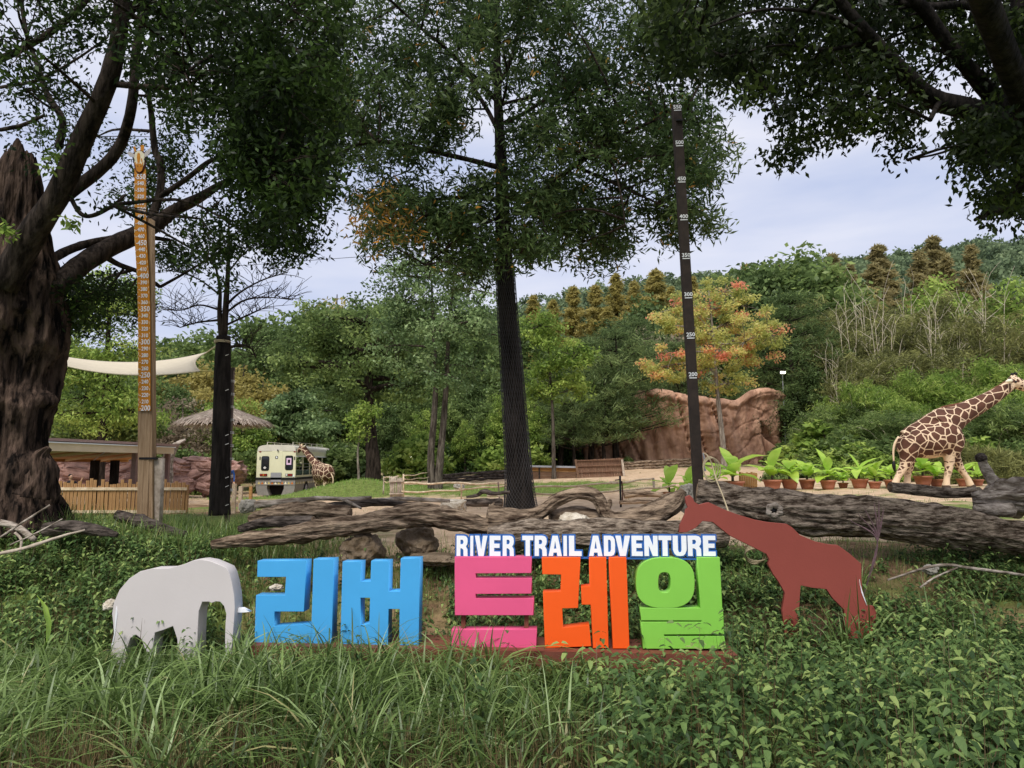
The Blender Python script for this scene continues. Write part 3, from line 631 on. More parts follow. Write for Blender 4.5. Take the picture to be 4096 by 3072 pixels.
log('fallen_log', 'grey branchy log end pushed against the log pile by the bamboo gate', [(1480,2006,10,11.6),(1600,1996,9,11.6),(1720,2000,9,11.6),(1800,2004,7,11.6)], 'log_grey', 12, 30, .3, seed=45, end=False)
log('fallen_log', 'mossy low log lying beside the pale block of stone', [(1850,2012,15,15),(1930,2010,17,15),(2010,2010,16,15)], 'log_dark', 16, 24, .14, seed=47)
log('driftwood_branch', 'dark driftwood piece with raised tip in front of the netted trunk', [(1865,1988,5,15.5),(1905,1982,7,15.5),(1938,1966,10,15.4),(1975,1974,8,15.4),(2040,1968,6,15.4)], 'log_dark', 10, 30, .3, seed=49, end=False)
log('fallen_log', 'tan split log lying on the sand by the black pipe post', [(2497,1980,14,16),(2570,1974,13,16),(2650,1980,10,16)], 'log_bark2', 14, 24, .2, seed=51)
log('fallen_log', 'tan bark slab lying in front of the split log on sand', [(2480,2010,8,14.5),(2560,2006,9,14.5),(2640,2012,7,14.5)], 'log_bark2', 12, 24, .25, seed=52)
log('fallen_log', 'dark slim log lying at the feet of the living giraffe', [(3560,1948,20,9.9),(3660,1958,21,9.9),(3790,1972,21,9.85),(3920,1968,19,9.8)], 'log_bark', 36, 80, .16, seed=55, ridge=.25)
st, o0 = log('root_stump', 'gnarled grey root stump with one dark upright stub', [(3890,2000,26,9.7),(3950,2000,42,9.6),(4020,2000,52,9.55),(4110,2005,56,9.5),(4200,2010,48,9.5)], 'log_grey', 60, 90, .5, seed=61, ridge=.8, end=False,
    extra=[([(3985,1940,26,9.65),(3960,1905,21,9.65),(3938,1868,19,9.65),(3924,1832,17,9.65)], 'stub'), ([(4040,2040,30,9.4),(3960,2040,24,9.3),(3900,2030,12,9.2)], 'root'), ([(4060,1960,20,9.6),(4090,1940,14,9.6),(4140,1925,9,9.6)], 'root')])
st['category'] = 'stump'
MB().ball(P(3924, 1832, 9.65) - o0, (.075, .075, .07)).build('stub_end', M['log_dark'], st, smooth=True)
log('fallen_log', 'dark rotten log among grass beside the old hollow trunk', [(180,2120,28,8.9),(300,2110,26,8.9),(400,2125,20,8.8),(470,2140,10,8.8)], 'log_dark', 16, 30, .3, seed=66, end=False)
log('fallen_log', 'dark rotten log half buried at the foot of the orange scale', [(470,2060,20,10.2),(560,2085,26,10.1),(640,2115,24,10),(740,2140,14,9.9)], 'log_dark', 16, 30, .3, seed=67, end=False)
for i, (pts, lb) in enumerate([([(0,2090,14,8.4),(70,2110,13,8.4),(140,2160,10,8.3)], 'pale barkless branch at the foot of the old hollow trunk'), ([(0,2215,7,8),(110,2190,7,8),(230,2150,6,8.1),(340,2120,4,8.2)], 'long thin tan branch lying in the grass below the hollow trunk'),
        ([(60,2130,5,8.2),(85,2160,5,8.2),(80,2210,4,8.1)], 'short crooked pinkish stick below the hollow trunk'), ([(3550,2320,4,7.6),(3750,2262,6,7.7),(3900,2275,6,7.8),(4096,2300,5,7.9)], 'long bowed grey branch across the bare soil behind the cut-out giraffe'),
        ([(0,2150,4,8),(90,2090,4,8.1),(200,2020,3,8.2)], 'thin grey stick leaning on the old hollow trunk'), ([(3680,2350,4,7.4),(3740,2310,4,7.5),(3830,2270,3,7.6)], 'short grey stick under the long bowed branch'),
        ([(40,2180,3,8),(150,2130,3,8.1),(250,2075,2,8.2)], 'fine dry twig crossing the thin tan branch')]):
    log('dead_branch', lb, pts, 'log_grey' if i not in (1, 2) else 'wood_grey', 8, 24, .3, seed=70 + i, end=False)
def rock(label, px, py, wpx, hpx, Y, m='rock', seed=0, dep=.8, blocky=0, group=None):
    s = Y / F; c = P(px, py, Y); bm = bmesh.new(); bmesh.ops.create_icosphere(bm, subdivisions=4, radius=1)
    for v in bm.verts:
        d = v.co.normalized()
        if blocky: d = Vector([math.copysign(abs(q) ** (1 - blocky), q) for q in d])
        r = 1 + .3 * noise.noise(v.co * 1.3 + Vector((seed, 0, 0))) + .16 * noise.noise(v.co * 3.2 + Vector((0, seed, 0))) + .06 * noise.noise(v.co * 7 + Vector((0, seed, 0)))
        v.co = Vector((d.x * r * wpx * s / 2, d.y * r * wpx * s / 2 * dep, d.z * r * hpx * s / 2))
    me = bpy.data.meshes.new('stone'); bm.to_mesh(me); bm.free(); me.materials.append(M[m])
    o = bpy.data.objects.new('stone', me); link(o); o.location = c; o.rotation_euler = (0, 0, seed); tag(o, label, 'stone', group)
    return o
rock('rounded brown boulder propping up the long arched log', 1450, 2202, 185, 135, 9.1, 'rock', 1)
rock('flat brown stone wedged under the crest of the arched log', 1672, 2168, 200, 140, 9.45, 'rock', 2)
rock('flat tan stone in the soil right of the propped boulder', 1740, 2236, 230, 46, 9.0, 'rock', 9)
rock('squared pale stone block beside the mossy log', 1812, 2022, 100, 48, 14, 'rock_pale', 3, blocky=.5)
rock('weathered pale grey stone at the end of the log pile', 992, 2024, 62, 50, 10.6, 'rock_grey', 4, blocky=.3)
rock('pale grey stone leaning between log end and cut-out giraffe head', 2755, 1992, 75, 105, 10.2, 'rock_grey', 5, blocky=.4)
rock('low white crumbly rock under the arching dead trunk', 2296, 2080, 125, 55, 9.25, 'rock_pale', 6)
rock('grey boulder on the lawn behind the bamboo rails', 1838, 1945, 44, 28, 31, 'rock_grey', 7)
rock('pale broken rock on the bank at the elephant tail', 440, 2420, 60, 40, 7.7, 'rock_pale', 8)
rock('pale stone lying on bare soil under the bowed branch', 3720, 2278, 70, 40, 8.3, 'rock_grey', 10)
rock('white crumbly stone behind the first blue letter', 1105, 2350, 60, 26, 7.7, 'rock_pale', 11)
# ================================================================== LEFT: SHELTER, PICKETS, ROCK WALL, SAIL, PARASOL
def shelter():
    t = thing('shelter', 'open wooden shelter with long tan fascia and mauve posts behind the picket fence', 'shelter', (-14.5, 23, 0))
    o = Vector((-14.5, 23, 0))
    A, B, C, D = [Vector(q) - o for q in ((-13.1, 18.6, 2.02), (-12.85, 27, 2.02), (-17.2, 32, 1.72), (-17.4, 19, 1.72))]
    up = Vector((0, 0, 1))
    def slab(name, q, z0, z1, m):
        MB().add([p + up * z0 for p in q] + [p + up * z1 for p in q], [(3, 2, 1, 0), (4, 5, 6, 7), (0, 1, 5, 4), (1, 2, 6, 5), (2, 3, 7, 6), (3, 0, 4, 7)]).build(name, M[m], t)
    slab('ceiling', (A, B, C, D), .0, .06, 'ceiling')
    slab('roof_sheet', (A + Vector((.08, 0, 0)), B + Vector((.08, .2, 0)), C, D), .19, .27, 'roof_red')
    n = Vector((.03, 0, 0))
    MB().bar(A + n + up * .02, B + n + up * .02, .05, .24).build('fascia', M['fascia'], t)
    MB().bar(A + n * 2.5 + up * .145, B + n * 2.5 + up * .145, .06, .035).build('gutter', M['white'], t)
    MB().bar(B + up * .02, B + Vector((-1.5, .5, -.03)), .05, .24).build('fascia', M['fascia'], t)
    MB().bar(D, C, .05, .2).build('beam', M['ceiling'], t)
    for f in (.12, .3, .48, .66, .84):
        a, b = A.lerp(B, f), D.lerp(C, f)
        MB().bar(a - up * .05, b - up * .03, .05, .09).build('rafter', M['fascia'], t)
    for f in (.15, .5):
        MB().bar(A.lerp(B, f) - up * .06, D.lerp(C, f + .3) - up * .05, .03, .03).build('brace', M['metal'], t)
    for f in (.73, .99):
        q = A.lerp(B, f); MB().box(q.x - .22, q.x - .06, q.y - .08, q.y + .08, -.4, q.z - .01).build('post', M['post_mauve'], t)
    for px, Y in ((460, 28), (380, 28.5)):
        q = on_ground(px, Y) - o; MB().box(q.x - .12, q.x + .12, q.y - .12, q.y + .12, -.4, 1.68).build('pillar', M['bark_black'], t)
shelter()
def pickets():
    Y = 18.0; t = thing('picket_fence', 'low unpainted wooden picket fence in front of the shelter', 'fence', (-10, Y, G(-10, Y)))
    g0 = t.location.copy(); rr = random.Random(5)
    vs = [MB().box(-.038, .038, -.011, .011, 0, h).mesh('picket', M['wood_picket']) for h in (.80, .86, .76, .72)]
    x = -12.4; i = 0
    while x < -8.15:
        o = link(bpy.data.objects.new('picket', vs[rr.choice([0, 0, 1, 2, 3])]), t); o.location = (x - g0.x, rr.uniform(-.004, .004), P(500, 2052, Y).z - g0.z + rr.uniform(-.03, .03) - .02)
        o.rotation_euler = (0, rr.uniform(-.012, .012), 0); x += rr.uniform(.088, .104); i += 1
    zr = P(500, 1955, Y).z - g0.z
    MB().box(-12.45 - g0.x, -8.15 - g0.x, -.045, -.016, zr - .035, zr + .035).build('rail', M['rail'], t)
    MB().box(-12.45 - g0.x, -8.15 - g0.x, -.045, -.016, zr - .6, zr - .53).build('rail', M['rail'], t)
    for xx in (-12.3, -10.2, -8.2): MB().box(xx - g0.x - .05, xx - g0.x + .05, .02, .11, -.4, zr + .1).build('post', M['wood_picket'], t)
    for k, (px, y0, Y2) in enumerate([(968, 1945, 19), (1008, 1945, 24), (942, 1935, 18.5)]):
        b = on_ground(px, Y2); o = MB().box(-.045, .045, -.045, .045, -.2, P(px, y0, Y2).z - b.z).build('fence_post', M['rail'] if k != 1 else M['plank'])
        o.location = b; tag(o, ['pale stub post at the end of the picket fence', 'yellow wooden marker post near the rear of the bus', 'grey stub post next to the banded steel post'][k], 'post')
pickets()
def rock_wall():
    t = thing('rock_wall', 'low wall of layered red sandstone boulders behind the shelter and bus', 'wall', (-19, 37, G(-19, 37)))
    o0 = t.location.copy(); rr = random.Random(11)
    px = 90
    while px < 925:
        wpx = min(rr.uniform(70, 150), (1000 - px)); Y = rr.uniform(36.5, 38.5) + (2.5 if px > 850 else 0); s = Y / F
        for layer in range(3):
            c = P(px + wpx / 2 + (rr.uniform(-25, 25) if px < 800 else -12), [1935, 1898, 1866 + rr.uniform(-8, 8)][layer], Y + rr.uniform(-.2, .4)) - o0
            bm = bmesh.new(); bmesh.ops.create_icosphere(bm, subdivisions=4, radius=1); sd_ = rr.uniform(0, 90); tl_ = rr.uniform(-.5, .25)
            for v in bm.verts:
                d = v.co.normalized(); d = Vector([math.copysign(abs(q) ** .6, q) for q in d])
                r = 1 + .26 * noise.noise(v.co * 1.2 + Vector((sd_, 0, 0))) + .16 * noise.noise(Vector((v.co.x * .8, v.co.y * .8, v.co.z * 5)) * 2 + Vector((0, sd_, 0))) + .1 * noise.noise(v.co * 5 + Vector((sd_, 0, 2)))
                v.co = Vector((d.x * r * wpx * s * .62, d.y * r * .6, d.z * r * rr.uniform(.98, 1.02) * 36 * s * .8))
            me = bpy.data.meshes.new('boulder'); bm.to_mesh(me); bm.free(); me.materials.append(M['redrock'])
            b = link(bpy.data.objects.new('boulder', me), t); b.location = c; b.rotation_euler = (0, tl_, rr.uniform(-.3, .3))
        px += wpx * .8
rock_wall()
def sail():
    t = thing('shade_sail', 'cream fabric shade sail stretched from the old trunk to the bare tree', 'shade sail', P(530, 1480, 15))
    o0 = t.location.copy(); A, B, C, D = P(150, 1405, 15.5), P(828, 1409, 16.5), P(800, 1484, 13.4), P(120, 1416, 13.5)
    n = 24; V = []
    for i in range(n + 1):
        for j in range(n + 1):
            u, v = i / n, j / n
            q = A.lerp(B, u).lerp(D.lerp(C, u), v); e = 4 * u * (1 - u); f = 4 * v * (1 - v)
            q.z -= .30 * e * (.75 + .25 * f); q.x -= .22 * f * (u - .5) * 2 * .8; q.y += .25 * e * (.5 - v)
            V.append(q - o0)
    idx = np.arange((n + 1) ** 2).reshape(n + 1, n + 1)
    o = mesh_np('fabric', V, np.stack([idx[:-1, :-1], idx[1:, :-1], idx[1:, 1:], idx[:-1, 1:]], -1).reshape(-1, 4), M['sail'], t, smooth=True)
    sm = o.modifiers.new('thick', 'SOLIDIFY'); sm.thickness = .008
    MB().tube([B - o0, P(878, 1374, 13.2) - o0], .012, 6).build('rope', M['rope'], t)
    MB().tube([C - o0, P(905, 1487, 13.4) - o0], .014, 6).build('strap', M['yellow_paint'], t)
    for a, b in ((B, C), (D, C)):
        i0 = (n, 0) if a is B else (0, n)
        pts = [V[n * (n + 1) + k] for k in range(n + 1)] if a is B else [V[k * (n + 1) + n] for k in range(n + 1)]
        MB().tube([q - Vector((0, .004, .002)) for q in pts], .014, 6).build('hem', M['sail'], t)
sail()
def parasol():
    Y = 26; c = P(897, 1690, Y); g = G(c.x, Y); t = thing('thatched_parasol', 'round thatched sunshade roof standing behind the bare tree', 'sunshade', (c.x, Y, g))
    ze = c.z - g; rr = 1.6; za = ze + .62
    m = MB(); n = 40
    m.add([(rr * math.cos(2 * math.pi * k / n), rr * math.sin(2 * math.pi * k / n), ze) for k in range(n)] + [(0, 0, za - .06), (0, 0, ze + .28)], [(k, (k + 1) % n, n) for k in range(n)] + [((k + 1) % n, k, n + 1) for k in range(n)]); m.build('roof_frame', M['thatch_under'], t)
    N = 7000; a = rng.uniform(0, 2 * np.pi, N); f = rng.uniform(.0, 1.0, N) ** .6; r0 = f * (rr - .02); Ln = rng.uniform(.15, .3, N)
    sl = (za - ze) / rr; er = np.stack([np.cos(a), np.sin(a), np.full(N, -sl)], -1); er /= np.linalg.norm(er, axis=1)[:, None]
    tg = np.stack([-np.sin(a), np.cos(a), np.zeros(N)], -1); p0 = np.stack([r0 * np.cos(a), r0 * np.sin(a), za - r0 * sl], -1); p0[:, 2] += rng.uniform(-.01, .045, N)
    er = er + rng.normal(0, .06, (N, 3)); er[:, 2] -= np.clip(f - .88, 0, 1) * 4
    wd = rng.uniform(.008, .02, N)[:, None]
    V = np.stack([p0 - tg * wd, p0 + tg * wd, p0 + er * Ln[:, None] + tg * wd * .5, p0 + er * Ln[:, None] - tg * wd * .5], 1)
    tag(mesh_np('thatch', V, np.arange(N * 4).reshape(N, 4), M['thatch'], t, tint=np.repeat(rng.uniform(0, 1, N), 4)), kind='stuff')
    MB().tube([(0, 0, -.2), (0, 0, ze + .3)], .07, 10).build('pole', M['bark_dark'], t)
    for k in range(8):
        aa = k * math.pi / 4; MB().bar((0, 0, ze + .27), (rr * .95 * math.cos(aa), rr * .95 * math.sin(aa), ze + .0), .04).build('rib', M['bark_dark'], t)
parasol()
dt, o0 = log('dead_tree', 'bleached dead tree trunk with one raised arm behind the shelter end', [(668,1985,24,29),(665,1900,23,29),(668,1850,22,29),(688,1800,17,29),(712,1776,11,29),(742,1758,5,29)], 'log_grey', 14, 40, .35, seed=81, end=False, ridge=.2)

# ================================================================== BUS
def bus():
    x0, x1, y0, y1, zb = -14.65, -12.42, 41.0, 49.2, G(-13.5, 41) + .0
    t = thing('safari_bus', 'cream amphibious-style safari bus seen from behind with open side windows', 'bus', ((x0 + x1) / 2, (y0 + y1) / 2, zb))
    o = t.location.copy(); W = (x1 - x0) / 2; Ln = (y1 - y0) / 2
    pz = lambda y: P(1100, y, 41).z - zb
    zf, zl, zt_ = pz(1940), pz(1917), pz(1804); zr = pz(1779)
    # lower hull: two side pontoons and centre gap
    for s in (-1, 1):
        a, b = s * W, s * .28
        prof = [(a, zf), (a * .99, pz(1955)), (a * .90, .08), (b * 1.2, .08), (b * 1.75, pz(1955)), (b * 1.75, zf)]
        k = len(prof); m = MB().add([(x, -Ln, z) for x, z in prof] + [(x, Ln, z) for x, z in prof], [tuple(range(k)), tuple(range(2 * k - 1, k - 1, -1))] + [(i, i + k, (i + 1) % k + k, (i + 1) % k) for i in range(k)])
        m.build('hull', M['bus_grey'], t)
    MB().box(-.6, .6, -Ln + .5, Ln, .12, zf).build('underbody', M['rubber'], t)
    MB().box(-W - .015, W + .015, -Ln - .02, Ln, zf, zl - .03).build('skirt', M['bus_grey'], t)
    MB().box(-W - .03, W + .03, -Ln - .05, Ln, zl - .03, zl + .1).build('bumper_strip', M['rubber'], t)
    # painted triangles along the skirt
    zz0, zz1 = pz(1938), pz(1927)
    k = 0; x = -W + .1
    while x < W - .15:
        m_ = ['yellow_paint', 'amber', 'cream'][k % 3]; MB().add([(x, -Ln - .024, zz0 + .02), (x + .15, -Ln - .024, zz0 + .02), (x + .075, -Ln - .024, zz1 + .02)], [(0, 1, 2)]).build('painted_triangle', M[m_], t); x += .19; k += 1
    y = -Ln + .15
    while y < Ln - .3:
        MB().add([(W + .019, y, zz0 + .02), (W + .019, y + .2, zz0 + .02), (W + .019, y + .1, zz1 + .02)], [(0, 1, 2)]).build('painted_triangle', M['yellow_paint' if k % 2 else 'cream'], t); y += .27; k += 1
    # rear wall
    wl = MB().box(-W, W, -Ln, -Ln + .06, zl + .1, zt_).build('rear_wall', M['bus'], t)
    # roof: arched
    prof = []
    for i in range(13):
        a = math.pi * i / 12; c, s = math.cos(a), math.sin(a)
        prof.append((W * math.copysign(abs(c) ** .45, c), zt_ - .02 + (zr - zt_ + .02) * abs(s) ** .6))
    k = len(prof); b_ = MB(); yy = [-Ln, -Ln + .1, Ln - 1, Ln]; sc = [.985, 1, 1, .95]
    for y, q in zip(yy, sc): b_.v += [(x * q, y, z) for x, z in prof]
    for r_ in range(3): b_.add([], [])
    for r_ in range(3):
        for i in range(k - 1):
            b_.f.append((r_ * k + i, r_ * k + i + 1, (r_ + 1) * k + i + 1, (r_ + 1) * k + i)); b_.m.append(0)
        b_.f.append((r_ * k + k - 1, r_ * k, (r_ + 1) * k, (r_ + 1) * k + k - 1)); b_.m.append(0)
    b_.f += [tuple(range(k)), tuple(range(3 * k, 4 * k))[::-1]]; b_.m += [0, 0]
    roof = b_.build('roof', M['bus_roof'], t, smooth=False)
    # right side: pillars, sill, lintel, rails, lower panes
    zs, zw0, zw1 = zl + .1, pz(1882), pz(1826)
    MB().box(W - .05, W, -Ln + .06, Ln, zs, zs + .12).build('side_sill', M['bus'], t)
    MB().box(W - .05, W, -Ln + .06, Ln, zw1, zt_).build('side_lintel', M['bus'], t)
    MB().box(W - .01, W + .03, -Ln + .06, Ln - .6, zw1 - .02, zw1 + .05).build('awning_rail', M['white'], t)
    ys = np.linspace(-Ln + .06, Ln - 1.0, 6)
    for i, y in enumerate(ys):
        MB().box(W - .05, W + .006, y - .045, y + .045, zs + .12, zw1).build('side_pillar', M['bus'], t)
        if i < 5:
            fr = MB().box(W - .03, W - .01, y + .05, ys[i + 1] - .05, zs + .14, zw0).build('lower_pane', M['glass_low'], t)
            for z in (zw0 + .02, zw0 + .2, zw0 + .38): MB().bar((W - .02, y, z), (W - .02, ys[i + 1], z), .025).build('safety_rail', M['metal'], t)
    MB().box(W - .05, W, Ln - 1.0, Ln, zs + .12, zw1).build('side_panel', M['bus'], t)
    MB().box(-W, -W + .05, -Ln + .06, Ln, zs, zw0).build('far_side', M['bus'], t)
    for y in ys: MB().box(-W, -W + .05, y - .05, y + .05, zw0, zt_).build('far_pillar', M['bus'], t)
    MB().box(-W + .05, W - .05, -Ln + .06, Ln, zs - .02, zs + .03).build('floor_deck', M['bus_grey'], t)
    MB().box(-W, W, Ln - .06, Ln, zs, zt_ - .5).build('cab_wall', M['bus'], t)
    MB().box(W - .1, W + .12, Ln - .4, Ln + .02, zf + .1, zt_ - .1).build('front_door', M['glass_low'], t)
    MB().box(W + .04, W + .2, Ln - .9, Ln - .6, .15, pz(1832)).build('door_guard', M['maroon'], t)
    mr = MB().bar((W, Ln - .2, pz(1835)), (W + .38, Ln - .1, pz(1838)), .03).build('mirror_arm', M['black'], t)
    MB().box(W + .33, W + .47, Ln - .14, Ln - .06, pz(1852), pz(1832)).build('mirror', M['black'], mr)
    # rear details
    yr = -Ln
    q = lambda zx: P(950 + zx / 4.424, 1850, 41).x - o.x
    qz = lambda zy: pz(1700 + zy / 4.424)
    def rrect(name, xa, xb, ya, yb, m, d, parent, rad=.06):
        a, b, c, e = q(xa), q(xb), qz(yb), qz(ya); pts = []
        for cx, cz, st_ in ((b - rad, e - rad, 0), (a + rad, e - rad, 90), (a + rad, c + rad, 180), (b - rad, c + rad, 270)):
            for i in range(5): an = R(st_ + i * 22.5); pts.append((cx + rad * math.cos(an), cz + rad * math.sin(an)))
        u = prism(pts, [], .02, name, M[m], parent); u.location = (0, yr - d, 0); return u
    for xa, xb in ((422, 562), (845, 985)):
        fr = rrect('rear_window', xa, xb, 550 if xa < 500 else 540, 808 if xa < 500 else 797, 'rubber', .02, t, .1)
        rrect('pane', xa + 10, xb - 10, 562, 796 if xa < 500 else 786, 'glass', .024, fr, .08).location.y = yr - .026 - fr.location.y - 0 if False else -.006
        fr.children[0].location = (0, -.006, 0)
    po = rrect('poster', 870, 955, 585, 703, 'pink_paper', .042, t, .01); pi = rrect('poster_print', 893, 935, 612, 672, 'black', 0, po, .005); pi.location = (0, -.004, 0)
    rrect('window_sticker', 462, 516, 735, 778, 'dirty_white', .036, t, .1)
    dp = rrect('door_panel', 606, 792, 458, 1000, 'bus', .012, t, .03)
    em = rrect('emblem', 666, 716, 548, 600, 'black', .016, dp, .05); em.location = (0, -.006, 0); e3 = rrect('emblem_centre', 678, 706, 556, 590, 'white', .0, em, .04); e3.location = (0, -.004, 0)
    rrect('step_plate', 600, 788, 842, 1008, 'metal', .05, t, .02)
    for xa, cols in ((405, ('red', 'amber', 'red')), (855, ('dirty_white', 'red', 'red'))):
        lc = rrect('tail_light', xa, xa + 130, 862, 905, 'black', .03, t, .02)
        for i, c_ in enumerate(cols):
            e4 = rrect('lens', xa + 6 + i * 41, xa + 40 + i * 41, 866, 900, c_, 0, lc, .04); e4.location = (0, -.008, 0)
    for xa in (380, 990): rrect('marker_light', xa, xa + 36, 466, 482, 'red', .02, t, .01)
    for xa in (388, 1000): rrect('vent', xa, xa + 18, 560, 620, 'black', .012, t, .01)
    rrect('fuel_cap', 982, 1016, 884, 918, 'white', .02, t, .04)
    MB().tube([(q(710), yr - .02, qz(455)), (q(712), yr - .1, qz(440))], .04, 8).build('camera_pod', M['black'], t)
    # 'O' of the side lettering
    s_ = text_mesh('O', .34, 'side_lettering', M['bus_grey'], t, sx=.8); s_.rotation_euler = (0, 0, R(90)); s_.location = (W + .02, -1.0, (zt_ + zw1) / 2)
    for s in (-1, 1):
        rk = MB()
        for z in (zr + .02, zr + .16): rk.bar((s * .75, -Ln + .6, z), (s * .75, Ln - 1.2, z), .03)
        for y in np.linspace(-Ln + .6, Ln - 1.2, 6): rk.bar((s * .75, y, zr - .1), (s * .75, y, zr + .17), .03)
        rk.build('roof_rack', M['bus_roof'], t)
    for s in (-1, 1):
        for y in (-Ln + 2.2, Ln - 1.6):
            wh = MB().tube([(s * (W - .28), y, .42), (s * (W + .02), y, .42)], .42, 24).build('wheel', M['rubber'], t, smooth=False)
            MB().tube([(s * (W + .0), y, .42), (s * (W + .035), y, .42)], .22, 16).build('rim', M['metal'], wh)
    return t
BUS = bus()

# ================================================================== BAMBOO GATE, RAIL FENCES, PANELS
def stick_fence(name, label, cat, posts, rails, m='rail', base=None):
    o0 = base; t = thing(name, label, cat, o0)
    for (xa, ya, xb, yb, Y, wpx, mm) in posts:
        MB().tube(cr([P(xa, ya, Y) - o0, (P(xa, ya, Y) + P(xb, yb, Y)) / 2 - o0 + Vector((.012, 0, 0)), P(xb, yb + 12, Y) - o0], 6), wpx * Y / F / 2, 8, amp=.15).build('post', M[mm], t, smooth=True)
    for i, (xa, ya, Ya, xb, yb, Yb, wpx) in enumerate(rails):
        a, b = P(xa, ya, Ya) - o0, P(xb, yb, Yb) - o0; k = 9
        pts = [a.lerp(b, j / (k - 1)) + Vector((0, 0, .022 * math.sin(j * 1.3 + i) - .03 * math.sin(math.pi * j / (k - 1)))) for j in range(k)]
        MB().tube(pts, [wpx * Ya / F / 2 * (1 - .03 * j) for j in range(k)], 8, amp=.15, seed=i).build('rail', M[m], t, smooth=True)
    return t
stick_fence('rail_fence', 'rustic pole fence running from the bamboo gate to the netted tree', 'fence',
  [(1845,1932,1845,1986,28,6,'rail'),(2021,1925,2021,1962,27,6,'rail'),(1992,1928,1998,2022,22,5,'post_mauve'),(2017,1962,2017,2026,20,7,'bark_grey'),(1535,1906,1533,1966,32,6,'wood_grey'),(1711,1888,1711,1930,36,5,'wood_grey')],
  [(1606,1932,28,1845,1930,28,9),(1833,1933,27.8,2040,1932,27,9),(1606,1968,28,1866,1957,27.9,8),(1836,1955,28,2040,1940,27.2,7),(1950,1981,22,2040,1980,21,8),(1534,1909,32,1596,1905,31,5),(1536,1927,32,1560,1928,31.6,4),(1619,1904,31,1711,1889,36,5),(1711,1889,36,1733,1897,37,5),(1619,1917,31,1719,1908,36,4)], base=on_ground(1845, 28))
stick_fence('rail_fence', 'rustic pole fence between the netted tree and the dark pole', 'fence',
  [(2612,1911,2616,1962,26,10,'wood_grey'),(2487,1924,2490,1994,22,5,'maroon')],
  [(2130,1948,25,2480,1930,24,8),(2440,1932,24.3,2612,1912,26,9),(2136,1977,23,2484,1961,23,8),(2470,1962,23,2703,1941,23,8)], base=on_ground(2480, 24))
pp = on_ground(2481, 22); bpipe = thing('pipe_post', 'black pipe post with a short side handle on the sand', 'post', pp)
MB().tube([(0, 0, -.2), P(2480, 1903, 22) - pp], .032, 10).build('pipe', M['black'], bpipe, smooth=True)
MB().bar(P(2460, 1921, 22) - pp, P(2480, 1918, 22) - pp, .035).build('handle', M['black'], bpipe)
def gate():
    Y = 28; t = thing('bamboo_gate', 'narrow gate of upright weathered bamboo poles at the fence corner', 'gate', on_ground(1585, Y)); o0 = t.location.copy(); rr = random.Random(2)
    for i in range(15):
        px = 1560 + i * 3.4; MB().tube([P(px + rr.uniform(-1, 1), 1998, Y) - o0, P(px + rr.uniform(-1.5, 1.5), 1950, Y) - o0, P(px + rr.uniform(-2, 2), 1908 + rr.uniform(-5, 4), Y) - o0], 1.9 * Y / F, 7, amp=.1, seed=i).build('pole', M['wood_grey'], t, smooth=True)
    for px in (1614,): MB().tube([P(px, 2000, Y) - o0, P(px, 1896, Y) - o0], 3.2 * Y / F, 8, amp=.1).build('post', M['rail'], t, smooth=True)
    for y in (1925, 1975): MB().bar(P(1557, y, Y - .07) - o0, P(1614, y - 1, Y - .07) - o0, .05).build('crossbar', M['wood_grey'], t)
gate()
def straw_panel():
    t = thing('reed_screen', 'leaning brown reed screen with tied battens at the sand edge', 'screen', on_ground(2400, 40)); o0 = t.location.copy(); rr = random.Random(4)
    n = 60; vs = []
    for i in range(n):
        f = i / (n - 1); top = P(2306 + 180 * f, 1842 - 9 * f + rr.uniform(-3, 2), 40 + .5 * f) - o0; bot = P(2314 + 180 * f, 1912 - 7 * f, 40 + .5 * f) - o0
        MB().bar(bot, top, .038 + rr.uniform(-.006, .006), .03).build('reed', M['straw'], t)
    for y in (1843, 1866, 1890): MB().bar(P(2303, y, 39.93) - o0, P(2493, y - 9, 40.4) - o0, .05, .04).build('batten', M['straw'], t)
    for xa, xb, d in ((2302, 2314, 0), (2488, 2497, .45)): MB().bar(P(xa, 1838, 39.9 + d) - o0, P(xb, 1914 - d * 10, 39.9 + d) - o0, .12, .08).build('post', M['plank_dark'] if d == 0 else M['wood_grey'], t)
    t = thing('timber_trough', 'long wooden trough of stacked planks with a pale metal lid', 'trough', on_ground(2215, 41)); o0 = t.location.copy()
    a, b = P(2110, 1868, 41) - o0, P(2306, 1872, 40.6) - o0; hh = (P(2200, 1868, 41) - P(2200, 1916, 41)).z / 3
    for i in range(3): MB().bar(a - Vector((0, 0, hh * (i + .5))), b - Vector((0, 0, hh * (i + .5))), .5, hh - .015).build('plank', M['plank' if i == 0 else 'plank_dark'], t)
    MB().bar(a + Vector((0, -.05, .05)), b + Vector((0, -.05, .05)), .75, .1).build('lid', M['metal'], t)
    MB().bar(P(2157, 1866, 40.6) - o0, P(2157, 1915, 40.6) - o0, .06).build('strap', M['black'], t)
straw_panel()
def log_wall(label, a, b, Y0, Y1, n, m, seed):
    t = thing('log_barrier', label, 'log barrier', on_ground((a[0] + b[0]) / 2, (Y0 + Y1) / 2)); o0 = t.location.copy(); rr = random.Random(seed)
    for i in range(n):
        y = lambda f: (a[1] + (a[2] - a[1]) * (i + .5) / n) * (1 - f) + (b[1] + (b[2] - b[1]) * (i + .5) / n) * f
        r = ((a[2] - a[1]) * (Y0 / F)) / n / 2 * 1.08
        pts = [P(a[0] + (b[0] - a[0]) * f, y(f) + rr.uniform(-2, 2), Y0 + (Y1 - Y0) * f) - o0 for f in np.linspace(0, 1, 14)]
        MB().tube(pts, [r * rr.uniform(.85, 1.1) for _ in pts], 12, amp=.2, seed=i + seed).build('log', M[m], t, smooth=True)
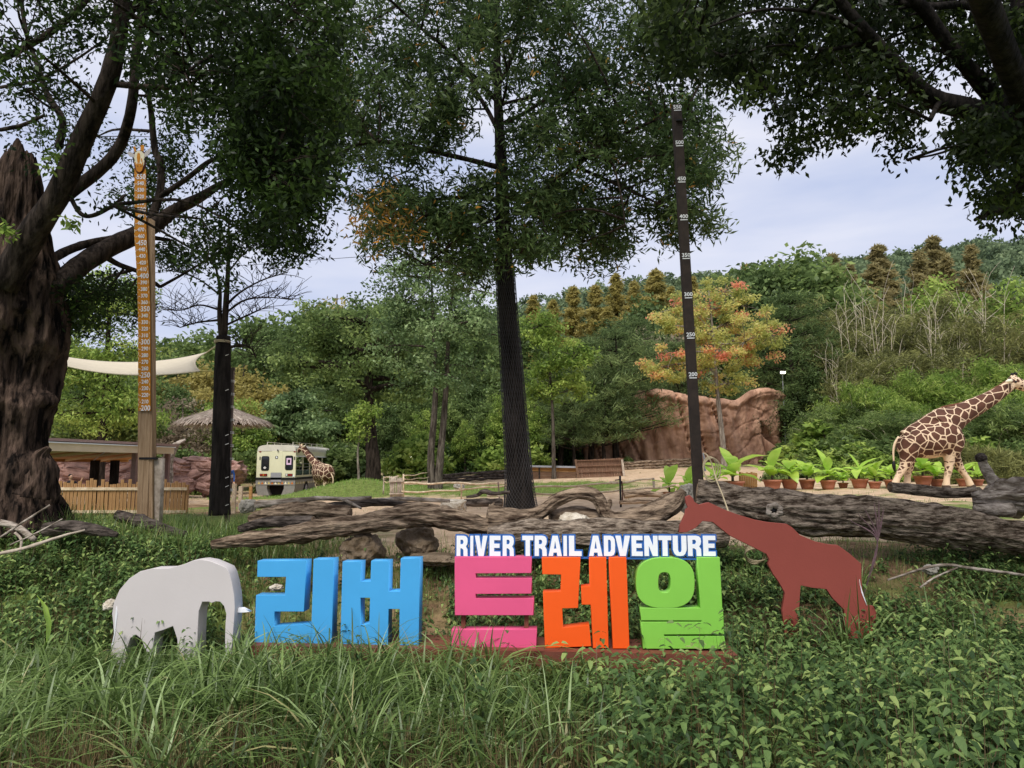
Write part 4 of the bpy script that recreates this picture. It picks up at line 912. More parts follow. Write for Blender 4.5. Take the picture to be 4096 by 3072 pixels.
log_wall('low barrier of stacked grey logs at the foot of the artificial cliff', (2497, 1848, 1882), (2790, 1830, 1866), 45.5, 47, 3, 'log_bark2', 1)
log_wall('low barrier of stacked mossy dark logs behind the bamboo rails', (1770, 1896, 1930), (2110, 1872, 1912), 41, 42, 3, 'log_dark', 6)
def slat_panel():
    t = thing('slat_panel', 'small tan panel of upright wooden slats among the potted plants', 'panel', on_ground(2990, 26.5)); o0 = t.location.copy()
    for i in range(8):
        px = 2960 + i * 9.2; MB().bar(P(px, 1955, 26.5) - o0, P(px, 1888 + (i * 37 % 5), 26.5) - o0, .075, .02, up=(0, 1, 0)).build('slat', M['plank'], t)
    for y in (1900, 1940): MB().bar(P(2956, y, 26.58) - o0, P(3030, y, 26.58) - o0, .05, .03).build('rail', M['plank'], t)
slat_panel()
# ================================================================== ARTIFICIAL CLIFF
def cliff():
    t = thing('artificial_cliff', 'tall artificial cliff of folded pinkish rock behind the orange-leaved tree', 'rock face', on_ground(2780, 50.5)); o0 = t.location.copy()
    plan = cr([(P(2130, 1850, 53).x, 53), (P(2300, 1850, 52).x, 52), (P(2480, 1850, 51).x, 51), (P(2700, 1850, 50.3).x, 50.3), (P(2900, 1850, 50).x, 50), (P(3040, 1850, 50).x, 50), (P(3085, 1850, 50.6).x, 50.6), (P(3100, 1850, 53).x, 53), (P(3080, 1850, 57).x, 57)], 260)
    nz_ = 80; V = []
    px_of = lambda x, y: 2048 + x / y * F
    for i, (x, y) in enumerate(plan):
        d = plan[min(i + 1, 259)] - plan[max(i - 1, 0)]; n = np.array([d[1], -d[0]]); n = n / (np.linalg.norm(n) + 1e-9)
        zb = G(x, y) - .4; s = i / 259
        top = P(2700, np.interp(px_of(x, y), [2130, 2300, 2480, 2560, 2640, 2740, 2850, 2950, 3010, 3060, 3100], [1720, 1700, 1640, 1560, 1552, 1575, 1590, 1600, 1556, 1552, 1570]), y).z + .15 * noise.noise(Vector((x * 1.5, 3, 0)))
        for j in range(nz_):
            f = j / (nz_ - 1); z = zb + (top - zb) * f
            lean = .9 * (1 - f) ** 2 - (.45 if f > .86 else 0) * math.sin((f - .86) / .14 * math.pi * .5 if f > .86 else 0)
            fold = abs(noise.noise(Vector((x * .95 + .22 * z, y * .95, z * .10 + 5))))
            crack = 1 - min(1, abs(noise.noise(Vector((x * .7 + .2 * z, 9, z * .12)))) / .06)
            blk = noise.noise(Vector((x * .45, y * .45, z * .8 + 20)))
            hcr = 1 - min(1, abs(noise.noise(Vector((x * .3, 31, z * .75 + .4 * math.sin(x))))) / .05)
            disp = 1.1 * fold + .35 * blk + .16 * noise.noise(Vector((x * 2.2, y * 2.2, z * 1.2))) + .09 * noise.noise(Vector((x * 6, y * 6, z * 3))) + .05 * noise.noise(Vector((x * 13, y * 13, z * 9))) - .75 * crack - .12 * hcr
            disp -= lean * -.6
            if f > .86: disp += .35 * math.sin((f - .86) / .14 * math.pi)
            V.append((x + n[0] * disp - o0.x, y + n[1] * disp - o0.y, z - o0.z))
    m = len(V)
    for i, (x, y) in enumerate(plan): V.append((V[i * nz_ + nz_ - 1][0] - (.0), V[i * nz_ + nz_ - 1][1] + 3.2, V[i * nz_ + nz_ - 1][2] - .6))
    idx = np.arange(m).reshape(260, nz_)
    F1 = np.stack([idx[:-1, :-1], idx[1:, :-1], idx[1:, 1:], idx[:-1, 1:]], -1).reshape(-1, 4)
    tp = np.arange(m, m + 260); F2 = np.stack([idx[:-1, -1], idx[1:, -1], tp[1:], tp[:-1]], -1)
    mesh_np('rock_face', V, np.vstack([F1, F2]), M['cliff'], t, smooth=True)
cliff()

# ================================================================== ANIMALS AND PEOPLE
def fuse(name, mb, m, parent, voxel, smooth=4):
    o = mb.build(name, m); md = o.modifiers.new('r', 'REMESH'); md.mode = 'VOXEL'; md.voxel_size = voxel; md.use_smooth_shade = True
    if smooth:
        s = o.modifiers.new('s', 'SMOOTH'); s.factor = .5; s.iterations = smooth
    dg = bpy.context.evaluated_depsgraph_get(); me = bpy.data.meshes.new_from_object(o.evaluated_get(dg)); me.name = name
    bpy.data.objects.remove(o); me.materials.clear()
    for q in (m if isinstance(m, (list, tuple)) else [m]): me.materials.append(q)
    return link(bpy.data.objects.new(name, me), parent)
def set_patch(o, fn):
    me = o.data; co = np.empty(len(me.vertices) * 3, dtype=np.float32); me.vertices.foreach_get('co', co); co = co.reshape(-1, 3)
    a = me.attributes.new('patch', 'FLOAT', 'POINT'); a.data.foreach_set('value', np.array([fn(c) for c in co], dtype=np.float32))
def giraffe_walking():
    Y = 25; base = on_ground(3720, Y); t = thing('giraffe', 'living patched giraffe walking past the potted plants behind the log', 'giraffe', base); s = Y / F
    zq = lambda x, y: (3450 + x / 3.017, 1450 + y / 3.017)
    def q(x, y, dy=0): a, b = zq(x, y); return P(a, b, Y) - base + Vector((0, dy, 0))
    mb = MB(); r = lambda v: v * s / 3.017
    mb.tube(cr([q(455, 930), q(520, 960), q(640, 950), q(800, 940), q(930, 900), q(1040, 850), q(1100, 800)], 22), np.interp(np.linspace(0, 1, 22), [0, .12, .3, .5, .7, .88, 1], [r(60), r(155), r(190), r(215), r(225), r(190), r(120)]), 20, ell=1.02)
    mb.tube(cr([q(930, 800), q(1030, 725), q(1180, 628), q(1380, 522), q(1550, 430), q(1700, 330), q(1790, 265)], 26), np.interp(np.linspace(0, 1, 26), [0, .15, .35, .6, .85, 1], [r(190), r(165), r(118), r(88), r(66), r(58)]), 18, ell=1.1)
    mb.tube(cr([q(490, 885), q(670, 795), q(830, 705), q(950, 636), q(1080, 612), q(1240, 572)], 20), np.interp(np.linspace(0, 1, 20), [0, .2, .4, .6, .8, 1], [r(62), r(84), r(96), r(92), r(84), r(58)]), 16)
    mb.tube(cr([q(1770, 235), q(1830, 240), q(1910, 270), q(1980, 305), q(2020, 325)], 14), np.interp(np.linspace(0, 1, 14), [0, .25, .6, .85, 1], [r(58), r(78), r(62), r(50), r(36)]), 14)
    mb.tube([q(1810, 190, -.02), q(1835, 150, -.03), q(1840, 128, -.04)], [r(16), r(14), r(17)], 8); mb.tube([q(1810, 190, .1), q(1830, 150, .12), q(1835, 135, .12)], [r(16), r(14), r(17)], 8)
    def leg(pts, rad, dy):
        A = cr([tuple(q(x, y, dy)) for x, y in pts], 20); mb.tube(A, np.interp(np.linspace(0, 1, 20), np.linspace(0, 1, len(rad)), [r(v) for v in rad]), 12)
    leg([(1050, 900), (1040, 1010), (1010, 1130), (1005, 1230), (990, 1330), (975, 1400), (968, 1500)], [130, 120, 72, 52, 40, 34, 44], -.2)
    leg([(1100, 920), (1130, 1040), (1160, 1140), (1200, 1230), (1260, 1330), (1310, 1400), (1350, 1490)], [120, 100, 62, 50, 38, 34, 44], .2)
    leg([(530, 930), (520, 1060), (500, 1160), (470, 1250), (430, 1310), (385, 1390), (345, 1490)], [130, 125, 82, 58, 46, 36, 44], -.2)
    leg([(580, 950), (590, 1080), (600, 1190), (598, 1270), (590, 1330), (585, 1400), (580, 1490)], [120, 110, 70, 56, 44, 36, 46], .22)
    b = fuse('body', mb, M['giraffe'], t, .028, 5)
    zk, zh = q(0, 1180).z, q(0, 1440).z; hx = q(1730, 0).x
    def fn(c):
        v = np.clip((c[2] - zh) / (zk - zh), 0, 1) * .45 + (.55 if c[2] > zk - .05 else 0)
        if c[0] > hx: v = .30
        if c[2] < q(0, 1120).z and c[2] > q(0, 1190).z and q(640, 0).x < c[0] < q(960, 0).x: v = .1
        return v
    set_patch(b, fn)
    MB().tube(cr([q(440, 900), q(390, 980), q(372, 1080), q(378, 1200)], 14), [r(v) for v in np.linspace(18, 9, 14)], 8).build('tail', M['giraffe'], t, smooth=True)
    MB().tube(cr([q(378, 1190), q(380, 1260), q(395, 1330)], 8), [r(v) for v in (10, 18, 22, 22, 20, 15, 9, 3)], 8).build('tail_tuft', M['hair'], t, smooth=True)
    mn = cr([tuple(q(900, 575)), tuple(q(1000, 535)), tuple(q(1200, 492)), tuple(q(1450, 395)), tuple(q(1640, 290)), tuple(q(1760, 215))], 30)
    MB().tube(mn, r(17), 8, amp=.3).build('mane', mat('mane', '6d4530', .9), t, smooth=True)
    for dy in (-.19,): MB().tube([q(1755, 225, dy), q(1700, 232, dy - .1), q(1655, 245, dy - .12)], [r(16), r(24), r(8)], 8).build('ear', M['cream'], t, smooth=True)
    MB().ball(q(1803, 240, -r(66)), r(14)).build('eye', M['black'], t, smooth=True)
    for x, y, dy in ((1838, 138, -.04), (1835, 140, .12)): MB().ball(q(x, y, dy), r(20)).build('horn_tip', M['hair'], t, smooth=True)
    for x, dy in ((966, -.2), (1356, .2), (335, -.2), (580, .22)): MB().tube([q(x, 1478, dy), q(x + 4, 1512, dy)], [r(42), r(50)], 10).build('hoof', mat('hoof', '4a3a2e', .7), t)
giraffe_walking()
def giraffe_bus():
    Y = 38.5; base = on_ground(1290, Y); t = thing('giraffe', 'living giraffe stretching its neck to the side window of the bus', 'giraffe', base); s = Y / F / 4.424
    def q(x, y, dy=0): return P(950 + x / 4.424, 1700 + y / 4.424, Y + dy) - base
    mb = MB(); r = lambda v: v * s
    mb.tube(cr([q(1390, 800, 1.0), q(1450, 830, .6), q(1530, 850, 0), q(1600, 860, -.5), q(1640, 880, -.8)], 18), np.interp(np.linspace(0, 1, 18), [0, .3, .7, 1], [r(90), r(150), r(140), r(70)]), 18, ell=1.15)
    mb.tube(cr([q(1480, 800, .6), q(1390, 690, .9), q(1300, 590, 1.1), q(1220, 490, 1.3), q(1150, 410, 1.4)], 18), np.interp(np.linspace(0, 1, 18), [0, .3, .6, 1], [r(110), r(80), r(58), r(42)]), 14)
    mb.tube(cr([q(1170, 380, 1.4), q(1120, 410, 1.45), q(1085, 455, 1.5), q(1070, 490, 1.5)], 10), np.interp(np.linspace(0, 1, 10), [0, .4, 1], [r(34), r(42), r(24)]), 12)
    for x in (1105, 1140): mb.tube([q(x, 380, 1.4), q(x - 4, 335, 1.4)], [r(12), r(12)], 8)
    for x, dy, x2 in ((1400, .7, 1405), (1470, 1.0, 1475), (1570, -.5, 1545), (1640, -.2, 1650)):
        mb.tube(cr([q(x, 870, dy), q(x + 5, 990, dy), q(x2, 1080, dy), q(x2, 1300, dy)], 14), np.interp(np.linspace(0, 1, 14), [0, .35, .6, 1], [r(85), r(55), r(36), r(32)]), 10)
    b = fuse('body', mb, M['giraffe'], t, .035, 4); zk = q(0, 1000).z
    set_patch(b, lambda c: 1.0 if c[2] > zk else .4)
    MB().tube(cr([q(1655, 860, -.8), q(1690, 940, -.9), q(1690, 1040, -.9)], 10), r(10), 6).build('tail', M['giraffe'], t, smooth=True)
    MB().tube(cr([q(1190, 375, 1.35), q(1330, 540, 1.05), q(1440, 660, .7)], 12), r(14), 6, amp=.3).build('mane', M['thatch_under'], t, smooth=True)
    MB().ball(q(1118, 400, 1.25), r(11)).build('eye', M['black'], t, smooth=True)
    for a_, b_ in (((1165, 385, 1.2), (1200, 360, 1.1)),): MB().tube([q(*a_), q(*b_)], [r(16), r(5)], 6).build('ear', M['cream'], t, smooth=True)
giraffe_bus()
def zebra(label, px, Y, sc, rz):
    base = on_ground(px, Y); t = thing('zebra', label, 'zebra', base, rz); mb = MB()
    mb.tube(cr([(-.75, 0, .32), (-.6, 0, .42), (0, 0, .40), (.5, 0, .44), (.68, 0, .5)], 16), np.interp(np.linspace(0, 1, 16), [0, .2, .6, 1], [.12, .33, .33, .22]), 16)
    mb.tube(cr([(.5, 0, .55), (.75, 0, .8), (.9, 0, 1.0)], 10), np.linspace(.22, .12, 10), 12); mb.tube(cr([(.86, 0, 1.02), (1.05, 0, .98), (1.28, 0, .82)], 8), [.1, .13, .13, .12, .1, .09, .08, .06], 10)
    for x, y in ((-.4, .3), (-.5, -.3), (.45, .3), (.4, -.3)): mb.tube([(x, y * .7, .3), (x + .3, y * 1.15, .1), (x - .2, y * 1.3, .06)], [.12, .08, .05], 8)
    fuse('body', mb, M['zebra'], t, .035, 2); t.scale = (sc, sc, sc)
    for y in (-.07, .07): MB().tube([(.86, y, 1.1), (.84, y * 1.3, 1.24)], [.04, .015], 6).build('ear', M['cream'], t)
    MB().tube(cr([(.45, 0, .76), (.66, 0, 1.0), (.84, 0, 1.16)], 8), .035, 6, amp=.4).build('mane', M['hair'], t)
zebra('striped zebra lying down behind the bamboo rails, farther from the twin trunk', 1668, 46, .62, R(100)); zebra('striped zebra lying down behind the bamboo rails, close by the twin trunk', 1704, 46.5, .68, R(80))
def person(label, foot, h, rz, top, seated=False, arm=False):
    t = thing('person', label, 'person', foot, rz); k = h / 1.7; mb = MB(); V3 = lambda *a: Vector(a) * k
    hip = .86
    mb.tube(cr([V3(0, 0, hip), V3(0, 0, 1.1), V3(0, 0, 1.3), V3(0, 0, 1.42)], 10), np.array([.15, .15, .14, .145, .16, .17, .175, .17, .13, .06]) * k, 14, ell=.65)
    mb.tube([V3(0, 0, 1.38), V3(0, -.01, 1.5)], [.058 * k, .055 * k], 10); mb.ball(V3(0, -.02, 1.58), (.078 * k, .095 * k, .12 * k))
    mb.tube([V3(0, -.1, 1.57), V3(0, -.125, 1.55)], [.02 * k, .012 * k], 6)
    for s in (-1, 1):
        mb.tube(cr([V3(s * .09, 0, hip), V3(s * .1, 0, .47), V3(s * .1, .02, .08)], 8), np.linspace(.085, .045, 8) * k, 10); mb.tube([V3(s * .1, .04, .04), V3(s * .1, -.17, .03)], [.045 * k, .035 * k], 8)
        A = [V3(s * .19, 0, 1.38), V3(s * .27, .0, 1.12), V3(s * .27, -.08, .88)]
        if arm and s == 1: A = [V3(.19, 0, 1.38), V3(.34, -.06, 1.2), V3(.42, -.16, 1.46)]
        mb.tube(cr(A, 8), np.linspace(.055, .033, 8) * k, 8)
        hd = A[-1]; dr = (A[-1] - A[-2]).normalized(); mb.ball(hd + dr * .04 * k, (.038 * k, .022 * k, .045 * k))
        for f_ in range(4): mb.tube([hd + dr * .07 * k + V3((f_ - 1.5) * .018, 0, 0), hd + dr * (.12 + .02 * (f_ in (1, 2))) * k + V3((f_ - 1.5) * .024, -.01, 0)], .0085 * k, 6)
        mb.tube([hd + dr * .03 * k + V3(-s * .03, 0, 0), hd + dr * .07 * k + V3(-s * .065, -.01, 0)], .0095 * k, 6)
    b = fuse('body', mb, [M['skin'], M[top], M['cloth_dark']], t, .012, 2)
    me = b.data; co = np.array([p.center for p in me.polygons])
    sh = (co[:, 2] > hip * k) & (co[:, 2] < 1.43 * k) & (np.abs(co[:, 0]) < .3 * k); tr = co[:, 2] <= hip * k
    me.polygons.foreach_set('material_index', (sh * 1 + tr * (np.abs(co[:, 0]) < .2 * k) * 2).astype(np.int32))
    hm = MB().ball(V3(0, .012, 1.625), (.09 * k, .1 * k, .1 * k)); hm.build('hair', M['hair'], t, smooth=True)
    for s in (-1, 1):
        MB().ball(V3(s * .032, -.108, 1.585), .011 * k, 8, 6).build('eye', M['black'], t); MB().ball(V3(s * .08, -.01, 1.575), (.012 * k, .02 * k, .03 * k), 8, 6).build('ear', M['skin'], t)
    MB().box(-.025 * k, .025 * k, -.118 * k, -.105 * k, 1.515 * k, 1.522 * k).build('mouth', M['maroon'], t)
f = on_ground(286, 20.5); person('black-haired child raising one hand behind the picket fence', f, P(286, 1897, 20.5).z - f.z, R(60), 'cloth_dark', arm=True)
f = on_ground(914, 30); person('visitor in blue standing behind the bare tree trunk', f, P(914, 1852, 30).z - f.z, R(20), 'cloth_blue')
bz = BUS.location.z + .95
person('passenger in a white top at the open bus window', Vector((-12.95, 42.1, bz - .35)), 1.25, R(80), 'cloth_white'); person('passenger in dark clothes further inside the open bus', Vector((-13.2, 45.0, bz - .35)), 1.3, R(70), 'cloth_dark')

# ================================================================== POTTED BANANA PLANTS
def big_leaf(L_, W_, droop, name='leaf', fold=.18):
    n = 7; V = []; T = []
    for i in range(n):
        f = i / (n - 1); wv = W_ * (math.sin(math.pi * min(1, .06 + f * .94)) ** .75) * (1 - .25 * f)
        x = L_ * f * (1 - .12 * droop * f); z = L_ * (f * .35 - droop * f * f * .55)
        for s in (-1, 0, 1): V.append((x, s * wv, z + abs(s) * wv * fold * 2 + .01 * L_ * math.sin(f * 23 + s))); T.append(.35 + .5 * random.random())
    Fc = [(i * 3 + j, i * 3 + j + 1, (i + 1) * 3 + j + 1, (i + 1) * 3 + j) for i in range(n - 1) for j in (0, 1)]
    o = mesh_np(name, V, Fc, M['leaf_banana'], smooth=True, tint=T); me = o.data; bpy.data.objects.remove(o); return me
LEAFS = [big_leaf(.75, .13, .5), big_leaf(.85, .15, .9), big_leaf(.65, .14, .2), big_leaf(.6, .11, 1.3)]
def pot_mesh():
    m = MB(); rs = [(.17, 0), (.2, .1), (.24, .26), (.27, .265), (.27, .32), (.235, .32), (.225, .27)]; n = 20
    for r, z in rs: m.v += [(r * math.cos(2 * math.pi * k / n), r * math.sin(2 * math.pi * k / n), z) for k in range(n)]
    for i in range(len(rs) - 1): m.f += [(i * n + k, i * n + (k + 1) % n, (i + 1) * n + (k + 1) % n, (i + 1) * n + k) for k in range(n)]
    m.f.append(tuple(range(n))[::-1]); m.m = [0] * len(m.f); return m.mesh('pot', M['terracotta'], True)
POT = pot_mesh(); SOIL = MB().tube([(0, 0, .26), (0, 0, .275)], .226, 20).mesh('soil', M['soil_pot']); STEM = MB().tube(cr([(0, 0, .2), (.02, 0, .4), (0, .01, .62)], 8), np.linspace(.04, .025, 8), 8).mesh('stem', M['bark_grey'], True)
rr = random.Random(21)
POTS = [(2674,1965,24,1,.85),(2753,1965,24,1,.8),(2856,1955,25.5,1,1.0),(2930,1960,26,1,1.25),(3086,1957,27,1,1.1),(3156,1957,27.2,1,1.05),(3225,1952,27.6,1,1.0),(3308,1958,27,1,.95),(3368,1957,27.4,1,.6),(3434,1960,26.8,1,1.0),(3494,1962,26.6,1,.75),(3562,1955,27.5,1,.9),(3688,1952,27.8,1,1.1),(3740,1952,28.2,1,.8),(3850,1952,27.8,1,.85),(3905,1950,28,1,.7)]
LBL = ['potted broad-leaved plant with ragged leaves by the tan split log', 'small potted plant with one upright leaf next to the dark pole', 'potted banana plant right behind the rope coil', 'tall potted banana plant beside the tan slat panel',
       'bushy potted plant just past the slat panel', 'second bushy potted plant past the slat panel', 'third potted plant past the slat panel', 'potted plant with spreading arched leaves in the middle of the row', 'tiny potted plant between two larger pots',
       'potted plant with one large upright oval leaf', 'low potted plant at the giraffe end of the pot row', 'yellowish broad-leaved plant at the hind foot of the giraffe', 'broad upright-leaved plant seen between the giraffe legs', 'low leafy plant by the giraffe front leg', 'pointed-leaved plant behind the stepping giraffe foot', 'small leafy plant beyond the stepping giraffe foot']
for i, (px, py, Y, pot, s) in enumerate(POTS):
    b = on_ground(px, Y); t = thing('potted_plant', LBL[i], 'potted plant', b, rr.uniform(0, 6), 'potted plants in the giraffe yard')
    pt_ = link(bpy.data.objects.new('pot', POT), t); link(bpy.data.objects.new('soil', SOIL), t); link(bpy.data.objects.new('stem', STEM), t)
    for k in range(9):
        lf = link(bpy.data.objects.new('leaf', rr.choice(LEAFS)), t); f_ = rr.uniform(.8, 1.15); lf.scale = (f_ * 1.1, f_ * 1.5, f_ * .95)
        lf.location = (0, 0, .42 + .03 * k); lf.rotation_euler = (rr.uniform(-.2, .2), -rr.uniform(-.25, .55) - (.55 if k > 6 else 0), k * 2.4 + rr.uniform(-.3, .3))
    t.scale = (s * 1.2, s * 1.2, s * 1.15)
# ================================================================== FOLIAGE HELPERS
def unit(v): return v / (np.linalg.norm(v, axis=-1, keepdims=True) + 1e-9)
def leaf_quads(C, L_, asp=.42, droop=.3, upb=.8, g=rng):
    n = len(C); Lr = (L_ * g.uniform(.7, 1.25, n))[:, None]
    nm = unit(g.normal(0, 1, (n, 3)) + np.array([0, 0, upb])); d = unit(np.cross(nm, g.normal(0, 1, (n, 3)))); d[:, 2] -= droop; d = unit(d)
    sd_ = unit(np.cross(nm, d)); wd = Lr * asp * .5
    mid = C + d * Lr * .45
    return np.stack([C, mid + sd_ * wd, C + d * Lr, mid - sd_ * wd], 1)
def ball_pts(n, g=rng, p=.5):
    v = unit(g.normal(0, 1, (n, 3))); return v * (g.uniform(0, 1, n) ** p)[:, None]
def crown_mesh(name, clusters, rad, per, L_, m, parent, asp=.42, droop=.3, upb=.8, flat=.75, tintf=None, star=False, g=rng, o0=(0, 0, 0)):
    clusters = np.asarray(clusters, dtype=float); nC = len(clusters); rad = np.broadcast_to(np.asarray(rad, dtype=float), (nC,))
    per = np.broadcast_to(np.asarray(per), (nC,)).astype(int); ci = np.repeat(np.arange(nC), per); n = len(ci)
    off = ball_pts(n, g, .55) * rad[ci][:, None]; off[:, 2] *= flat
    C = clusters[ci] + off - np.array(o0); ct = g.uniform(.0, .75, nC)
    tint = np.clip(ct[ci] + g.normal(.1, .14, n), 0, .97)
    if tintf is not None: tint = tintf(clusters[ci], tint, ci)
    V = leaf_quads(C, L_, asp, droop, upb, g)
    if star:
        V2 = leaf_quads(C + g.normal(0, L_ * .2, C.shape), L_, asp, droop, upb, g); V = np.concatenate([V, V2]); tint = np.concatenate([tint, tint])
    n = len(V); o = mesh_np(name, V, np.arange(n * 4).reshape(n, 4), m, parent, tint=np.repeat(tint, 4)); return tag(o, kind='stuff')
def branch_to(mb, a, b, r0, r1, sag=.0, sides=6, n=7, g=random):
    a, b = Vector(a), Vector(b); m = a.lerp(b, .5) + Vector((g.uniform(-1, 1), g.uniform(-1, 1), g.uniform(-.3, 1) - sag)) * (b - a).length * .13
    mb.tube(cr([tuple(a), tuple(m), tuple(b)], n), np.linspace(r0, r1, n), sides)
def limb(mb, pts, o0, n=24, sides=10, amp=.15, seed=0):
    A = cr(pts, n); W = [P(a[0], a[1], a[3]) for a in A]; mb.tube([q - o0 for q in W], [max(.004, a[2] * a[3] / F) for a in A], sides, amp=amp, seed=seed); return W
def connect(mb, skel, clusters, o0, nanch, r_a=.03, r_t=.008, g=rng):
    """grow boughs from the limbs to groups of leaf clusters, and twigs to each cluster"""
    skel = np.array([tuple(s) for s in skel]); C = np.asarray(clusters); an = C[g.choice(len(C), min(nanch, len(C)), replace=False)].copy()
    for _ in range(3):
        lab = np.argmin(((C[:, None] - an[None]) ** 2).sum(-1), 1)
        for k in range(len(an)):
            if (lab == k).any(): an[k] = C[lab == k].mean(0)
    for k in range(len(an)):
        j = np.argmin(((skel - an[k]) ** 2).sum(-1) + np.maximum(0, skel[:, 2] - an[k][2]) * 1.5); a = an[k]
        d = np.linalg.norm(a - skel[j]); branch_to(mb, Vector(skel[j]) - o0, Vector(a) - o0, r_a * min(1.4, .5 + d * .3), r_t * 1.5, .1, 6, 8)
        for c in C[lab == k]: branch_to(mb, Vector(a) - o0, Vector(c) - o0, r_t * 1.2, r_t * .5, .1, 4, 4)
def in_poly(p, poly):
    x, y = p; c = False; j = len(poly) - 1
    for i in range(len(poly)):
        if (poly[i][1] > y) != (poly[j][1] > y) and x < (poly[j][0] - poly[i][0]) * (y - poly[i][1]) / (poly[j][1] - poly[i][1] + 1e-9) + poly[i][0]: c = not c
        j = i
    return c
def sample_regions(regs, g=random):
    """regs: (polygon in photo pixels, count, Ymin, Ymax)"""
    out_ = []
    for poly, cnt, Y0, Y1 in regs:
        xs = [q[0] for q in poly]; ys = [q[1] for q in poly]; k = 0
        while k < cnt:
            q = (g.uniform(min(xs), max(xs)), g.uniform(min(ys), max(ys)))
            if in_poly(q, poly): out_.append(tuple(P(q[0], q[1], g.uniform(Y0, Y1)))); k += 1
    return out_

